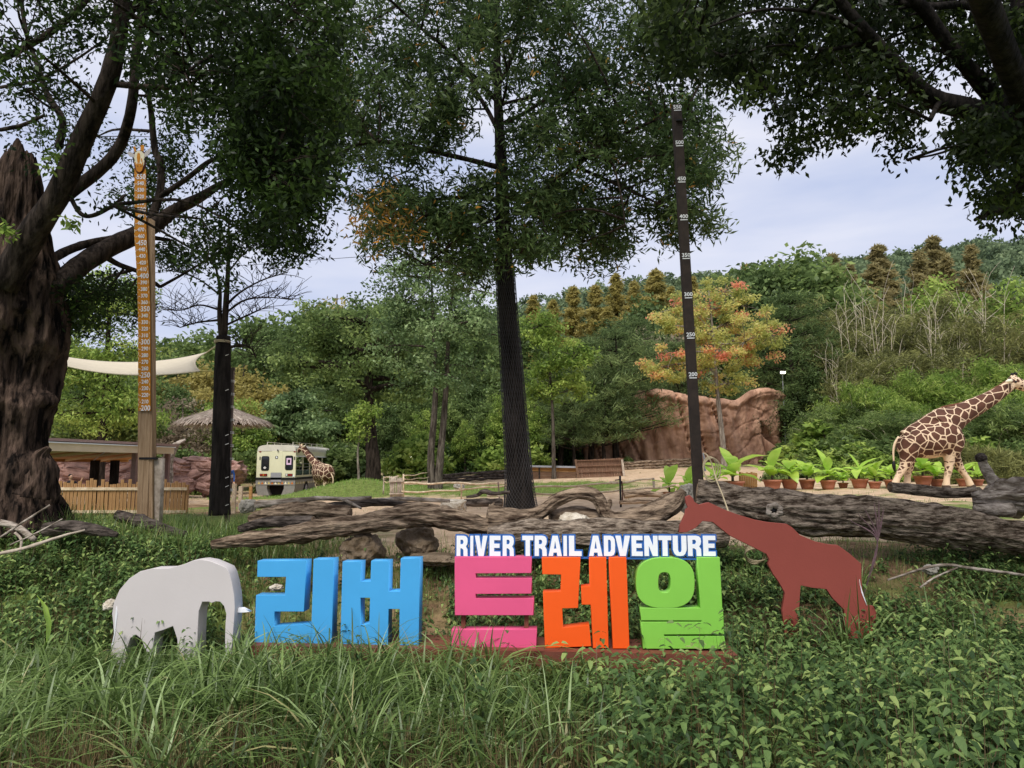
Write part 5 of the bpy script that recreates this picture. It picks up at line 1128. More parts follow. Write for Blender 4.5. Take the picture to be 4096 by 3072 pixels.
# ================================================================== OLD HOLLOW TREE
def old_tree():
    ax = [(50,2130,200,9.6),(45,2040,165,9.6),(35,1950,138,9.6),(30,1850,126,9.6),(30,1750,124,9.6),(45,1600,150,9.6),(60,1450,160,9.6),(65,1300,166,9.6),(62,1150,152,9.6),(60,1000,122,9.6),(68,850,95,9.6),(80,700,68,9.6),(85,610,45,9.6)]
    b = on_ground(70, 9.6); t = thing('old_tree', 'huge old tree with hollow gnarled trunk and dark leafy limbs', 'tree', b)
    A = cr(ax, 190); ns = 150; V = []
    cav = [(150, 1480, 75, 130, .55), (175, 1330, 40, 60, .3), (205, 1600, 35, 40, -.2), (235, 1640, 30, 35, -.35), (90, 1700, 30, 160, .28), (20, 1560, 60, 200, .3), (160, 1880, 60, 80, -.25), (215, 1960, 45, 60, -.3), (120, 900, 40, 90, .2), (60, 1250, 50, 90, .18)]
    for i, a in enumerate(A):
        c = P(a[0], a[1], a[3]) - b; r = a[2] * a[3] / F
        if i > 178: pass
        for k in range(ns):
            an = 2 * math.pi * k / ns; ca, sa = math.cos(an), math.sin(an)
            zz = c.z; w_ = .55 * noise.noise(Vector((ca * 1.3, sa * 1.3, zz * .9)))
            q = Vector((ca * 3.2 + w_, sa * 3.2 + w_, zz * .75))
            rid = 1 - abs(noise.noise(q * 1.5)) * 2; rid2 = 1 - abs(noise.noise(q * 3.6 + Vector((7, 0, 0)))) * 2; fine = noise.noise(Vector((ca * 16, sa * 16, zz * 2.2)))
            f_ = 1 + .14 * noise.noise(Vector((ca * 1.1, sa * 1.1, zz * .9 + 4))) + .11 * rid + .075 * rid2 + .035 * (1 - 2 * abs(fine)) + .03 * noise.noise(Vector((ca * 9, sa * 9, zz * 5)))
            px, py = a[0] + ca * a[2], a[1]
            if sa < .35:
                for cx, cy_, wx, wy, dp in cav:
                    e = ((px - cx) / wx) ** 2 + ((py - cy_) / wy) ** 2
                    if e < 2.2: f_ -= dp * max(0, 1 - e / 1.4) if dp > 0 else dp * max(0, 1 - e)
            rr_ = r * max(.2, f_)
            dz = (.2 * noise.noise(Vector((ca * 1.2, sa * 1.2, 3))) + .05 * noise.noise(Vector((ca * 5, sa * 5, 3)))) if i > 170 else 0
            V.append((c.x + ca * rr_, c.y + sa * rr_, c.z + dz * (i - 170) / 20 * 1.4 if i > 170 else c.z))
    n = len(A); idx = np.arange(n * ns).reshape(n, ns); nx = np.roll(idx, -1, 1)
    Fc = np.stack([idx[:-1], nx[:-1], nx[1:], idx[1:]], -1).reshape(-1, 4)
    top = np.stack([idx[-1, 0:ns // 2 - 1], idx[-1, 1:ns // 2], idx[-1, ::-1][0:ns // 2 - 1][:], idx[-1, ::-1][0:ns // 2 - 1]], -1)
    mesh_np('trunk', V, Fc, M['bark_old'], t, smooth=True)
    MB().tube([P(83, 680, 9.6) - b, P(84, 655, 9.6) - b], .15, 20, amp=.3).build('rotten_core', M['bark_dark'], t)
    br = MB(); br.tube(cr([tuple(P(150, 1990, 9.1) - b), tuple(P(170, 1900, 9.1) - b), tuple(P(165, 1830, 9.1) - b), tuple(P(195, 1790, 9.1) - b)], 40), np.linspace(.17, .03, 40), 40, amp=.5, seed=5, ridge=.9); br.build('broken_root', M['bark_old'], t, smooth=True)
    mb = MB(); sk = []
    L_ = [[(10,1150,58,9.0),(110,965,54,8.95),(230,780,46,8.85),(330,560,42,8.75),(430,330,38,8.6),(470,180,34,8.5),(490,0,32,8.4),(520,-300,26,8.2),(560,-700,14,8)],
      [(150,860,26,9.2),(280,770,26,9.4),(420,660,24,9.6),(490,560,22,9.6),(530,400,20,9.3),(545,200,18,9.4),(580,50,15,9.5),(640,-150,10,9.6)],
      [(205,1165,46,9.6),(300,1080,40,10.1),(400,1010,38,10.6),(520,950,36,11.1),(620,900,30,11.4),(700,840,26,11.5),(800,790,20,11.5),(880,740,14,11.4),(990,680,7,11.2)],
      [(190,1045,20,9.7),(300,990,17,10.3),(420,960,15,10.8),(540,945,12,11.3),(680,960,7,11.6)],
      [(590,915,18,11.4),(640,770,16,11.5),(640,650,15,11.6),(620,600,14,11.6),(605,450,12,11.4),(600,350,9,11),(700,280,6,10.8)],
      [(635,790,12,11.5),(740,720,11,11.3),(850,640,9,11),(970,620,6,10.6),(1100,600,4,10.2)],
      [(235,590,16,8.9),(250,480,14,9),(190,380,13,9.1),(150,260,11,9.2),(110,150,9,9.3),(90,40,8,9.4),(80,-100,6,9.5)],
      [(450,335,14,8.6),(600,348,11,8.6),(750,345,9,8.5),(800,310,7,8.4),(950,262,5,8.3),(1100,200,4,8.2)],
      [(-30,250,16,8.4),(80,200,14,8.4),(200,130,14,8.4),(300,50,13,8.4),(370,-40,12,8.4),(450,-200,9,8.4)],
      [(490,80,20,8.5),(560,0,16,8.5),(660,-80,14,8.3),(850,-160,10,8),(1050,-200,7,7.8)],
      [(400,1015,13,10.6),(480,1060,11,10.9),(560,1090,9,11.1),(640,1148,8,11.2)],
      [(250,720,9,9.3),(330,860,9,9.4),(440,830,8,9.4),(500,780,6,9.5)],
      [(0,350,7,9),(150,320,6,9),(300,240,5,9),(430,150,4,9)], [(0,520,8,9),(90,500,8,9),(180,460,6,9.1)]]
    for i, l in enumerate(L_): sk += limb(mb, l, b, 30, 12, .12, i)
    cl = sample_regions([([(520,-150),(1300,-150),(1330,200),(1330,560),(1280,760),(1180,880),(1050,900),(950,700),(850,560),(650,500),(540,330)], 260, 6.3, 11.5), ([(900,250),(1330,150),(1340,600),(1280,800),(1130,900),(980,800)], 150, 6.3, 10.5),
        ([(620,880),(900,820),(1080,860),(1270,900),(1260,1020),(1150,1060),(1000,980),(960,1060),(900,1150),(800,1050),(640,1080)], 50, 7.5, 11),
        ([(-200,-200),(500,-200),(500,120),(250,260),(-200,320)], 60, 6.5, 11), ([(0,300),(330,260),(500,420),(420,640),(250,700),(0,520)], 16, 8, 12), ([(380,620),(620,520),(900,620),(900,720),(640,860),(450,840)], 40, 8, 12),
        ([(150,1080),(300,1100),(560,1130),(600,1330),(250,1330),(260,1130)], 36, 9.5, 12.5), ([(-400,-900),(1300,-900),(1300,-200),(-400,-200)], 120, 6, 12)])
    cl2 = []
    for q in cl:
        px_, py_ = 2048 + q[0] / q[1] * F, 1850 - (q[2] - EYE) / q[1] * F
        if 400 < px_ < 740 and 480 < py_ < 1700 and q[1] < 11.4:
            s_ = random.uniform(11.5, 13.5) / q[1]; q = (q[0] * s_, q[1] * s_, EYE + (q[2] - EYE) * s_)
        if 690 < px_ < 900 and 420 < py_ < 680 and random.random() < .75: continue
        cl2.append(q)
    cl = cl2
    connect(mb, sk, cl, b, 90, .026, .008)
    mb.build('limb', M['bark_dark'], t, smooth=True)
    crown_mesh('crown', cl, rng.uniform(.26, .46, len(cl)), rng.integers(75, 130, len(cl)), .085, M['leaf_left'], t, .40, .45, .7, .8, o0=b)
    sp = MB()
    lf = sample_regions([([(130,650),(260,590),(300,640),(210,720)], 3, 8.6, 8.8), ([(0,850),(60,870),(40,960),(0,980)], 3, 8.6, 8.8), ([(240,870),(300,880),(280,910)], 2, 8.7, 8.8)])
    crown_mesh('sprout', lf, .12, 22, .1, M['leaf_light'], t, .42, .4, .6, o0=b)
old_tree()

# ================================================================== PIN OAK WITH NETTED TRUNK
def pin_oak():
    Y = 17; b = on_ground(2085, Y); t = thing('pin_oak', 'tall straight oak with black netting round its trunk, in the middle of the yard', 'tree', b)
    mb = MB(); tr = [(2085,2075,66,17),(2082,2020,58,17),(2075,1900,48,17),(2062,1700,44,17),(2045,1450,40,17),(2030,1250,37,17),(2018,1050,34,17),(2010,850,30,17),(2005,650,25,17),(1993,430,19,17),(1990,330,17,17),(1988,100,14,17),(1985,-200,9,17),(1985,-500,4,17)]
    sk = limb(mb, tr, b, 60, 16, .1, 3); mb.build('trunk', M['bark_black'], t, smooth=True)
    mb = MB()
    Ls = [[(2005,795,13,17),(2150,770,12,16.6),(2300,660,11,16),(2450,560,8,15.5),(2600,490,5,15),(2750,430,3,14.8)],[(2300,665,8,16),(2450,730,7,15.8),(2580,790,5,15.5),(2720,850,3,15.2)],[(2000,800,10,17),(1850,790,9,16.6),(1700,800,7,16.2),(1560,790,4,16)],
      [(1995,670,12,17),(1880,640,11,16.6),(1700,600,10,16),(1500,565,8,15.4),(1330,620,5,15)],[(1990,520,10,17),(1950,440,10,17.2),(1900,360,9,17.4),(1860,290,8,17.6),(1700,260,6,17.8),(1560,270,4,18)],[(1985,400,11,17),(1900,310,9,16.8),(1780,190,8,16.4),(1680,110,6,16.2),(1560,0,5,16)],
      [(1995,500,9,17),(2100,450,8,17.3),(2200,370,7,17.6),(2240,220,4,17.8)],[(2000,330,9,17),(2040,250,8,16.8),(2080,100,7,16.6),(2110,-60,5,16.5)],[(1990,420,7,17),(2150,380,6,18),(2300,330,5,19),(2450,330,3,20)],[(2010,860,6,17),(1900,920,5,16.6),(1780,1000,4,16.2),(1700,1060,3,16)],
      [(2300,670,6,16),(2420,600,5,15.4),(2480,760,4,15),(2500,900,3,14.8)],[(2010,820,7,17),(2040,900,5,18.5),(2120,960,4,19.5),(2230,1000,3,20)],[(1985,200,8,17),(1850,60,6,18),(1700,-60,4,19)],[(1985,150,8,17),(2200,20,6,16),(2400,-80,4,15.5)]]
    for i, l in enumerate(Ls): sk += limb(mb, l, b, 20, 8, .12, i)
    cl = sample_regions([([(1330,-100),(2900,-100),(2880,300),(2800,480),(2700,420),(2500,330),(2300,380),(2060,360),(1700,330),(1330,330)], 190, 13.5, 20.5), ([(1300,300),(1850,330),(1860,560),(1780,620),(1480,700),(1300,640)], 80, 14, 20), ([(2050,380),(2560,370),(2860,470),(2890,640),(2780,720),(2560,700),(2300,640),(2060,620)], 105, 14, 20),
        ([(1400,780),(1980,690),(2000,1000),(1900,1130),(1780,1090),(1660,1040),(1500,1010),(1400,900)], 90, 14.5, 19.5), ([(2060,660),(2350,690),(2540,770),(2510,890),(2490,1060),(2360,1070),(2200,1000),(2060,1060)], 90, 14.5, 20), ([(2560,700),(2780,650),(2900,820),(2880,900),(2700,960),(2580,880)], 26, 14, 18), ([(1400,-700),(2700,-700),(2850,-120),(1330,-120)], 110, 13, 21)])
    connect(mb, sk, cl, b, 120, .03, .009); mb.build('limb', M['bark_dark'], t, smooth=True)
    og = Vector(P(1420, 850, 15.5))
    CA = np.array(cl)
    def tf(c, tint, ci):
        pxs = 2048 + c[:, 0] / c[:, 1] * F; pys = 1850 - (c[:, 2] - EYE) / c[:, 1] * F
        m_ = (pxs < 1640) & (pys > 770) & (pys < 930) & (rng.uniform(0, 1, len(c)) < .42) | (rng.uniform(0, 1, len(c)) < .01)
        tint = np.minimum(tint, .9); tint[m_] = rng.uniform(.95, 1, m_.sum()); return tint
    crown_mesh('crown', cl, rng.uniform(.4, .8, len(cl)), rng.integers(55, 95, len(cl)), .19, M['leaf_oak'], t, .26, .25, .9, .8, tintf=tf, star=True, o0=b)
    # netting: two families of thin helical strands over the lower trunk
    A = cr([q for q in tr if q[1] > 1000], 60); nt_ = MB()
    ZS = [P(a[0], a[1], a[3]) - b for a in A]; RS = [a[2] * a[3] / F * 1.16 for a in A]; ns = 30
    for fam in (1, -1):
        for k in range(ns):
            pts = []
            for i in range(0, 60):
                an = 2 * math.pi * k / ns + fam * i * .11; pts.append(ZS[i] + Vector((math.cos(an) * RS[i], math.sin(an) * RS[i], 0)))
            nt_.tube(pts, .0045, 3, cap=False)
    tag(nt_.build('netting', M['net'], t), 'fine black diamond netting wrapped round the trunk', kind='stuff')
pin_oak()

# ================================================================== TREE OVERHANGING FROM THE SIDE
def side_tree():
    b = on_ground(4420, 8.2); t = thing('overhanging_tree', 'dark leafy tree whose thick limbs reach in above the giraffe', 'tree', b); mb = MB(); sk = []
    for i, l in enumerate([[(4420,2250,120,8.2),(4400,1500,95,8.2),(4330,1000,80,8.0),(4220,750,70,7.8),(4110,590,62,7.6),(3990,480,52,7.4),(3850,430,45,7.2),(3720,390,40,7),(3600,280,34,6.8),(3480,150,28,6.6),(3380,30,22,6.5),(3300,-80,16,6.4)],
        [(4110,560,45,7.5),(3980,400,36,7.3),(3860,260,30,7.1),(3760,130,26,7),(3690,30,26,6.9),(3600,-20,22,6.8),(3450,-60,16,6.7)],[(4120,640,50,7.7),(4090,400,44,7.7),(4085,200,40,7.7),(4080,-50,36,7.7)],[(4075,140,24,7.7),(3980,60,20,7.4),(3860,20,17,7.2),(3720,25,15,7),(3600,10,12,6.8)],
        [(4090,600,12,7.5),(3930,550,7,7.3),(3770,610,5,7.2),(3630,640,3,7.1)],[(4090,700,26,7.7),(4050,800,18,7.6),(3980,850,10,7.5),(3900,880,5,7.4)],[(3600,285,14,6.8),(3480,180,10,6.7),(3300,200,8,6.6),(3120,180,5,6.5),(2900,230,3,6.4)],[(3480,150,12,6.6),(3300,60,9,6.4),(3050,40,6,6.2),(2800,120,4,6)],[(3760,400,14,7),(3740,440,10,6.9),(3720,480,10,6.85)],[(4085,330,14,7.7),(3950,200,9,7.6),(3800,220,6,7.5)]]):
        sk += limb(mb, l, b, 34 if i == 0 else 22, 14, .12, i)
    cl = sample_regions([([(2560,-150),(4200,-150),(4200,120),(3900,200),(3600,160),(3350,330),(3000,300),(2720,250),(2640,120)], 170, 6.4, 9.6), ([(2780,120),(3350,80),(3700,300),(3680,540),(3600,600),(3520,480),(3330,560),(3250,600),(3080,660),(3150,480),(3060,380),(2900,360)], 120, 6.3, 9), ([(3820,500),(4250,420),(4250,850),(4000,840),(3900,790),(3980,700),(3760,660)], 75, 6, 8.8), ([(3700,120),(4150,60),(4150,420),(3900,330)], 34, 6.4, 8.8), ([(2600,-900),(5200,-900),(5200,-100),(2600,-100)], 150, 4.5, 9), ([(4250,-100),(5200,-100),(5200,900),(4250,800)], 60, 5.5, 9), ([(2650,-20),(2780,120),(2760,330),(2690,300),(2620,120)], 18, 5.2, 6.5)])
    cl += [(random.uniform(-3.5, 5.5), random.uniform(-4.5, .4), random.uniform(5.6, 7.4)) for _ in range(260)]  # unseen clusters over and behind the camera, added to shade the foreground grass
    for tip in ((3.5, .3, 6.3), (1.5, -1.5, 6.5), (-1.5, -2, 6.6)): branch_to(mb, (P(4220, 750, 7.8) - b), Vector(tip) - b, .12, .03, 0, 8, 12); sk += [P(4220, 750, 7.8).lerp(Vector(tip), f_) for f_ in (.5, .8, 1)]  # unseen boughs reaching out to the added shading clusters
    connect(mb, sk, cl, b, 110, .022, .006); mb.build('limb', M['bark_black'], t, smooth=True)
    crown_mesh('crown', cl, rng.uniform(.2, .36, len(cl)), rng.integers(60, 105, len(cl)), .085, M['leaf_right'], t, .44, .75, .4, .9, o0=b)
side_tree()

# ================================================================== BARE TREE
def bare_tree():
    Y = 13.2; b = on_ground(880, Y); t = thing('bare_tree', 'leafless tree with dark wrapped lower trunk beside the ringed post', 'tree', b); mb = MB()
    limb(mb, [(878,2060,42,Y),(880,1980,38,Y),(886,1700,34,Y),(890,1500,32,Y),(893,1345,27,Y)], b, 30, 14, .1); mb.build('wrapped_trunk', M['bark_black'], t, smooth=True)
    mb = MB(); sk = []; rr = random.Random(8)
    for l in [[(896,1350,14,Y),(905,1200,12,Y),(912,1080,9,Y),(915,960,6,Y),(915,860,3,Y)],[(888,1360,14,Y),(878,1250,10,Y),(880,1160,7,Y),(862,1060,4,Y),(850,970,2.5,Y)]]: sk += limb(mb, l, b, 20, 8, .1)
    for l in [[(905,1220,6,Y),(960,1170,4,Y),(1050,1120,3,Y),(1150,1090,1.6,Y)],[(905,1250,5,Y),(980,1200,4,Y),(1080,1190,2.5,Y),(1170,1200,1.5,Y)],[(880,1180,5,Y),(800,1120,3.5,Y),(720,1090,2.4,Y),(650,1080,1.5,Y)],[(880,1240,5,Y),(800,1220,3.5,Y),(730,1240,2.4,Y),(670,1240,1.5,Y)],[(912,1090,4,Y),(980,1010,3,Y),(1060,960,1.6,Y)],[(878,1280,5,Y),(790,1290,3.5,Y),(720,1310,2,Y)],[(866,1080,4,Y),(810,1000,2.6,Y),(760,950,1.5,Y)],[(893,1400,5,Y),(960,1380,4,Y),(1000,1390,3,Y),(1025,1430,1.6,Y)],[(905,1300,5,Y),(970,1270,4,Y),(1060,1230,2,Y)]]:
        W = limb(mb, l, b, 12, 6, .1)
        for q in W[4:]:
            for _ in range(3):
                e = q + Vector((rr.uniform(-.45, .45), rr.uniform(-.4, .4), rr.uniform(-.05, .42))); branch_to(mb, q - b, e - b, .0075, .0035, 0, 4, 5, rr)
                e2 = e + Vector((rr.uniform(-.25, .25), rr.uniform(-.2, .2), rr.uniform(-.05, .25))); branch_to(mb, q.lerp(e, .6) - b, e2 - b, .005, .003, 0, 4, 4, rr)
    mb.build('bough', M['bark_dark'], t, smooth=True)
    for y in (1365, 1371): MB().tube([P(890, y, Y) - b - Vector((0, 0, .01)), P(890, y, Y) - b + Vector((0, 0, .01))], .15, 14).build('rope_wrap', M['rope'], t)
    rr = random.Random(12)
    for y in (1420, 1560, 1740, 1776, 1910, 1945, 2020):
        q = P(886 + 22, y, Y - .13) - b; MB().bar(q - Vector((.03, 0, .012)), q + Vector((.03, 0, .012)), .012, .01).build('tape', M['dirty_white'], t)
bare_tree()

# ================================================================== MIDDLE AND BACKGROUND TREES
def broad_tree(name, label, base, H, crown, trunk_r, ncl, per, leaf, lm, bm='bark_grey', clr=.9, asp=.5, flat=.7, lean=(0, 0), forks=1, seed=0, group=None, tintf=None, droop=.3, under=.0):
    """crown: list of (cx, cz, rx, rz) lobes relative to base, in metres"""
    g = np.random.default_rng(seed + 100); rr = random.Random(seed); base = Vector(base); t = thing(name, label, 'tree', base, group=group); mb = MB(); sk = []
    for k in range(forks):
        off = (k - (forks - 1) / 2) * trunk_r * 2.2; top = Vector((lean[0] + off * 2.5, lean[1], H * .93))
        pts = cr([(off * .3, 0, -.3), (off * .9, 0, H * .12), (off + lean[0] * .3 + rr.uniform(-.15, .15), lean[1] * .3, H * .4), (off * 1.6 + lean[0] * .7, lean[1] * .7, H * .7), tuple(top)], 18)
        mb.tube(pts, np.linspace(trunk_r, trunk_r * .15, 18) * np.interp(np.arange(18), [0, 2, 17], [1.35, 1, 1]), 10, amp=.15, seed=seed); sk += [Vector(p) for p in pts[5:]]
    cl = []
    wts = np.array([l[2] * l[3] for l in crown]); wts = wts / wts.sum()
    for (cx, cz, rx, rz), wq in zip(crown, wts):
        n = int(ncl * wq) + 1; q = ball_pts(n, g, .38)
        for v in q:
            if noise.noise(Vector(v) * 2.2 + Vector((seed, cx, cz))) < -.28: continue
            cl.append((cx + v[0] * rx, v[1] * rx * .9, cz + v[2] * rz))
    cl = np.array(cl); connect(mb, sk, cl, Vector((0, 0, 0)), max(8, len(cl) // 9), trunk_r * .3, .02, g); mb.build('trunk', M[bm], t, smooth=True)
    crown_mesh('crown', cl, g.uniform(.6, 1.25, len(cl)) * clr, per, leaf, M[lm], t, asp, droop, .9, flat, g=g, tintf=tintf); return t
def at(px, py, Y): return P(px, py, Y)
def lobes(base, L_):
    """photo lobes (px, py, rx px, rz px, Y) -> crown lobes in metres relative to base"""
    out_ = []
    for px, py, rx, rz, Y in L_:
        q = P(px, py, Y) - Vector(base); out_.append((q.x, q.z, rx * Y / F, rz * Y / F))
    return out_
def top_of(base, px, py, Y): return (P(px, py, Y) - Vector(base)).z
b = on_ground(1492, 42)
broad_tree('spreading_tree', 'wide dark green tree with thick forked trunk behind the grassy mound', b, top_of(b, 1450, 1200, 42), lobes(b, [(1250,1420,190,120,42),(1450,1330,240,150,42),(1400,1520,260,110,42),(1600,1500,180,130,42),(1300,1290,150,110,42),(1620,1320,160,130,42)]), .55, 190, 95, .26, 'leaf_mid', 'bark_dark', 1.0, .5, .5, (-.6, 0), 1, 1)
b = on_ground(1742, 36)
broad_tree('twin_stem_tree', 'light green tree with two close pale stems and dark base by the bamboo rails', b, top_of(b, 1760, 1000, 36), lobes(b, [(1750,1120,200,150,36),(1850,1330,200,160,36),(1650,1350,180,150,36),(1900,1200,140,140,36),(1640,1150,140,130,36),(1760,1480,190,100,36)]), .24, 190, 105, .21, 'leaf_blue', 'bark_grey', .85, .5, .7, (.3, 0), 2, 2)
b = on_ground(1436, 38); broad_tree('young_tree', 'slim young tree with pale trunk behind the grassy mound', b, top_of(b, 1440, 1640, 38), lobes(b, [(1430,1690,60,60,38),(1460,1640,50,50,38)]), .09, 26, 60, .2, 'leaf_light', 'bark_pale', .6, .5, .7, (0, 0), 1, 3)
b = on_ground(2895, 44)
def autumn_t(c, tint, ci):
    f_ = np.array([noise.noise(Vector((q[0] * 1.1, q[1] * 1.1, q[2] * 1.2))) for q in c]); return np.clip(.40 + f_ * 1.0 + rng.normal(0, .12, len(c)) + (rng.uniform(0, 1, len(c)) < .06) * .3, 0, 1)
broad_tree('autumn_tree', 'maple turning yellow and orange with slender grey trunk before the cliff', b, top_of(b, 2860, 1110, 44), lobes(b, [(2860,1200,150,100,44),(2720,1270,130,90,44),(2980,1310,170,110,44),(2700,1440,150,80,44),(3050,1400,110,60,44),(2860,1400,190,110,44),(2640,1500,70,40,44),(2890,1530,110,40,44)]), .22, 210, 110, .2, 'leaf_autumn', 'bark_pale', .66, .5, .55, (-.6, 0), 1, 4, tintf=autumn_t)
b = on_ground(2215, 40); broad_tree('yellow_green_tree', 'fresh green small tree just behind the netted trunk', b, top_of(b, 2180, 1260, 40), lobes(b, [(2180,1330,110,80,40),(2250,1430,120,90,40),(2170,1520,100,100,40),(2280,1530,80,70,40)]), .14, 90, 100, .22, 'leaf_light', 'bark_grey', .8, .5, .45, (-.3, 0), 1, 5)
b = on_ground(400, 33); broad_tree('feathery_tree', 'bright feathery green tree behind the shelter roof', b, top_of(b, 400, 1050, 33), lobes(b, [(330,1250,170,150,33),(470,1200,150,140,33),(350,1480,220,130,33),(520,1400,120,130,33),(330,1640,240,110,33),(520,1620,120,100,33)]), .3, 210, 105, .2, 'leaf_light', 'bark_dark', .95, .42, .45, (0, 0), 1, 6, droop=.5)
b = on_ground(395, 38); broad_tree('dense_tree', 'dense dark green tree directly over the shelter roof', b, top_of(b, 395, 1560, 38), lobes(b, [(330,1680,150,110,38),(450,1660,120,100,38),(560,1700,90,80,38)]), .28, 90, 100, .26, 'leaf_mid', 'bark_black', 1.0, .5, .6, (0, 0), 1, 7)
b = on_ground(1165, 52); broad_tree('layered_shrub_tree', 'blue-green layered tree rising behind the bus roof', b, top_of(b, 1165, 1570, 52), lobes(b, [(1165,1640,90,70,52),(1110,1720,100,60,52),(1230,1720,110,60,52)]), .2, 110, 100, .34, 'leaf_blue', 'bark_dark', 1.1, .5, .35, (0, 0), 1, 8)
# shared background kinds
def conifer(name, label, H, rad, lm, seed, ncl=150, per=55, leaf=.42, group=None, e=1.0):
    g = np.random.default_rng(seed); t = thing(name, label, 'tree', (0, 0, 0), group=group); mb = MB(); mb.tube([(0, 0, -1), (0, 0, H * .5), (0, 0, H * .99)], [H * .016, H * .01, .02], 8); cl = []; rd = []
    for l in range(34):
        nb = 5 if l < 18 else 3
        for k_ in range(nb):
            f_ = min(.985, (l + g.uniform(-.6, 1.6)) / 34); f_ = max(0, f_); z0 = H * (.08 + .92 * f_)
            a = 2 * np.pi * (k_ + g.uniform(-.35, .35)) / nb + l * 1.3; r = rad * 1.3 * (1 - f_) ** e * g.uniform(.55, 1.2) + .08
            for s in (.35, .7, 1.0):
                cl.append((r * s * math.cos(a), r * s * math.sin(a), z0 + r * s * g.uniform(-.05, .3))); rd.append((.22 + .45 * (1 - f_)) * (1.15 - .4 * s))
            mb.tube([(0, 0, z0 - r * .1), cl[-1]], [.05, .015], 4)
    for f_ in np.linspace(.1, .97, 26): cl.append((g.normal(0, .1), g.normal(0, .1), H * (.08 + .92 * f_))); rd.append(.16 + .42 * rad * (1 - f_))
    cl.append((0, 0, H * 1.0)); rd.append(.1)
    mb.build('trunk', M['bark_dark'], t); crown_mesh('crown', cl, rd, per, leaf, M[lm], t, .3, .1, .5, .6, g=g); return t
def pine(name, label, H, rad, seed, lm='leaf_pine', bare=.22, group=None, ncl=150, per=75, leaf=.38):
    g = np.random.default_rng(seed); t = thing(name, label, 'tree', (0, 0, 0), group=group); mb = MB(); tr = cr([(0, 0, -1), (.1, 0, H * .3), (-.08, .1, H * .65), (0, 0, H)], 12); mb.tube(tr, np.linspace(H * .022, .03, 12), 9, amp=.1)
    cl = []; rd = []; lv = 9
    for l in range(lv):
        f_ = (l + .5) / lv; z = H * (bare + (1 - bare) * f_); rr_ = rad * (1 - f_ ** 1.6) ** .7 + .3; nb = int(4 + 4 * (1 - f_))
        for k in range(nb):
            a = 2 * np.pi * (k + g.uniform(-.3, .3)) / nb + l; rl = rr_ * g.uniform(.65, 1.1); tip = (rl * math.cos(a), rl * math.sin(a), z + rl * .18)
            mb.tube(cr([(0, 0, z - rl * .1), (tip[0] * .5, tip[1] * .5, z + rl * .02), tip], 5), [.06, .05, .04, .03, .015], 5)
            for s in (.5, .8, 1.0): cl.append((tip[0] * s, tip[1] * s, z + rl * .18 * s + .15)); rd.append(.5 + .3 * s)
    mb.build('trunk', M['bark_dark'], t, smooth=True); crown_mesh('crown', cl, np.array(rd) * rad / 2.6, per, leaf, M[lm], t, .1, -.35, .3, .55, g=g); return t
ZONES = [(250, 'beside the old hollow trunk'), (560, 'above the shelter roof'), (760, 'behind the orange height scale'), (960, 'behind the thatched sunshade'), (1200, 'above the rear of the bus'), (1420, 'above the giraffe at the bus'), (1600, 'around the thick dark trunk'), (1900, 'behind the twin pale stems'), (2170, 'behind the netted oak trunk'), (2330, 'above the timber trough'), (2500, 'above the reed screen'), (2760, 'at the dark measuring pole'), (3010, 'behind the orange-leaved maple'), (3260, 'by the white floodlight'), (3480, 'past the end of the cliff'), (3640, 'above the rump of the walking giraffe'), (3800, 'above the shoulders of the walking giraffe'), (3960, 'above the neck of the walking giraffe'), (9999, 'beyond the head of the walking giraffe')]
def zone(px): return next(t for lim, t in ZONES if px < lim)
def own_label(o, stem_, px, py, Y, lo, hi):
    o['label'] = ('far ' if Y > hi else 'front ' if Y < lo else '') + stem_ + ' ' + zone(px)
def set_at(o, px, py_top, Y, H, s_x=1.0, rz=0, label=None):
    b = on_ground(px, Y); b.z -= .1; s = (P(px, py_top, Y).z - b.z) / H; place(o, b, rz, (s * s_x, s * s_x, s), label); return o
mq = conifer('dawn_redwood', 'tall olive-brown conical conifer in the row before the wooded hill', 14, 2.7, 'leaf_brown', 31, per=42, leaf=.34, group='olive-brown conifers before the hill')
mq2 = conifer('dawn_redwood', 'rust-brown pointed conifer standing above the bamboo thicket', 15, 2.6, 'leaf_rust', 32, per=42, leaf=.34, group='rust-brown conifers above the bamboo')
first = True
for px, py, Y, sx in [(2135,1185,92,.9),(2215,1205,88,.9),(2300,1150,95,1.0),(2390,1145,90,1.0),(2475,1100,98,1.0),(2550,1130,92,.9),(2640,1085,88,1.15),(2160,1260,80,.8),(2440,1230,80,.9),(2700,1150,95,.9),(2790,1110,98,.9),(3010,1060,105,.9)]:
    o = mq if first else copy_tree(mq); first = False; set_at(o, px, py, Y, 14, sx * 1.3, px * .7); own_label(o, 'olive-brown conical conifer', px, py, Y, 85, 96)
first = True
for px, py, Y, sx in [(3370,1020,85,1.2),(3560,985,88,1.3),(3540,1060,80,1.2),(3730,1010,82,1.1),(3790,950,90,1.25),(3945,985,82,.95),(3840,1030,84,1.0),(3440,1060,90,1.0)]:
    o = mq2 if first else copy_tree(mq2); first = False; set_at(o, px, py, Y, 15, sx * 1.2, px * .9); own_label(o, 'rust-brown pointed conifer', px, py, Y, 82, 87)
pn = pine('pine_tree', 'green pine with drooping layered boughs partly hiding the cliff', 9, 2.7, 41, group='pines beside the cliff')
pn2 = pine('pine_tree', 'big dense dark pine towering at the end of the cliff', 13, 3.4, 42, 'leaf_dark', .12, ncl=200, per=110, leaf=.42)
first = True
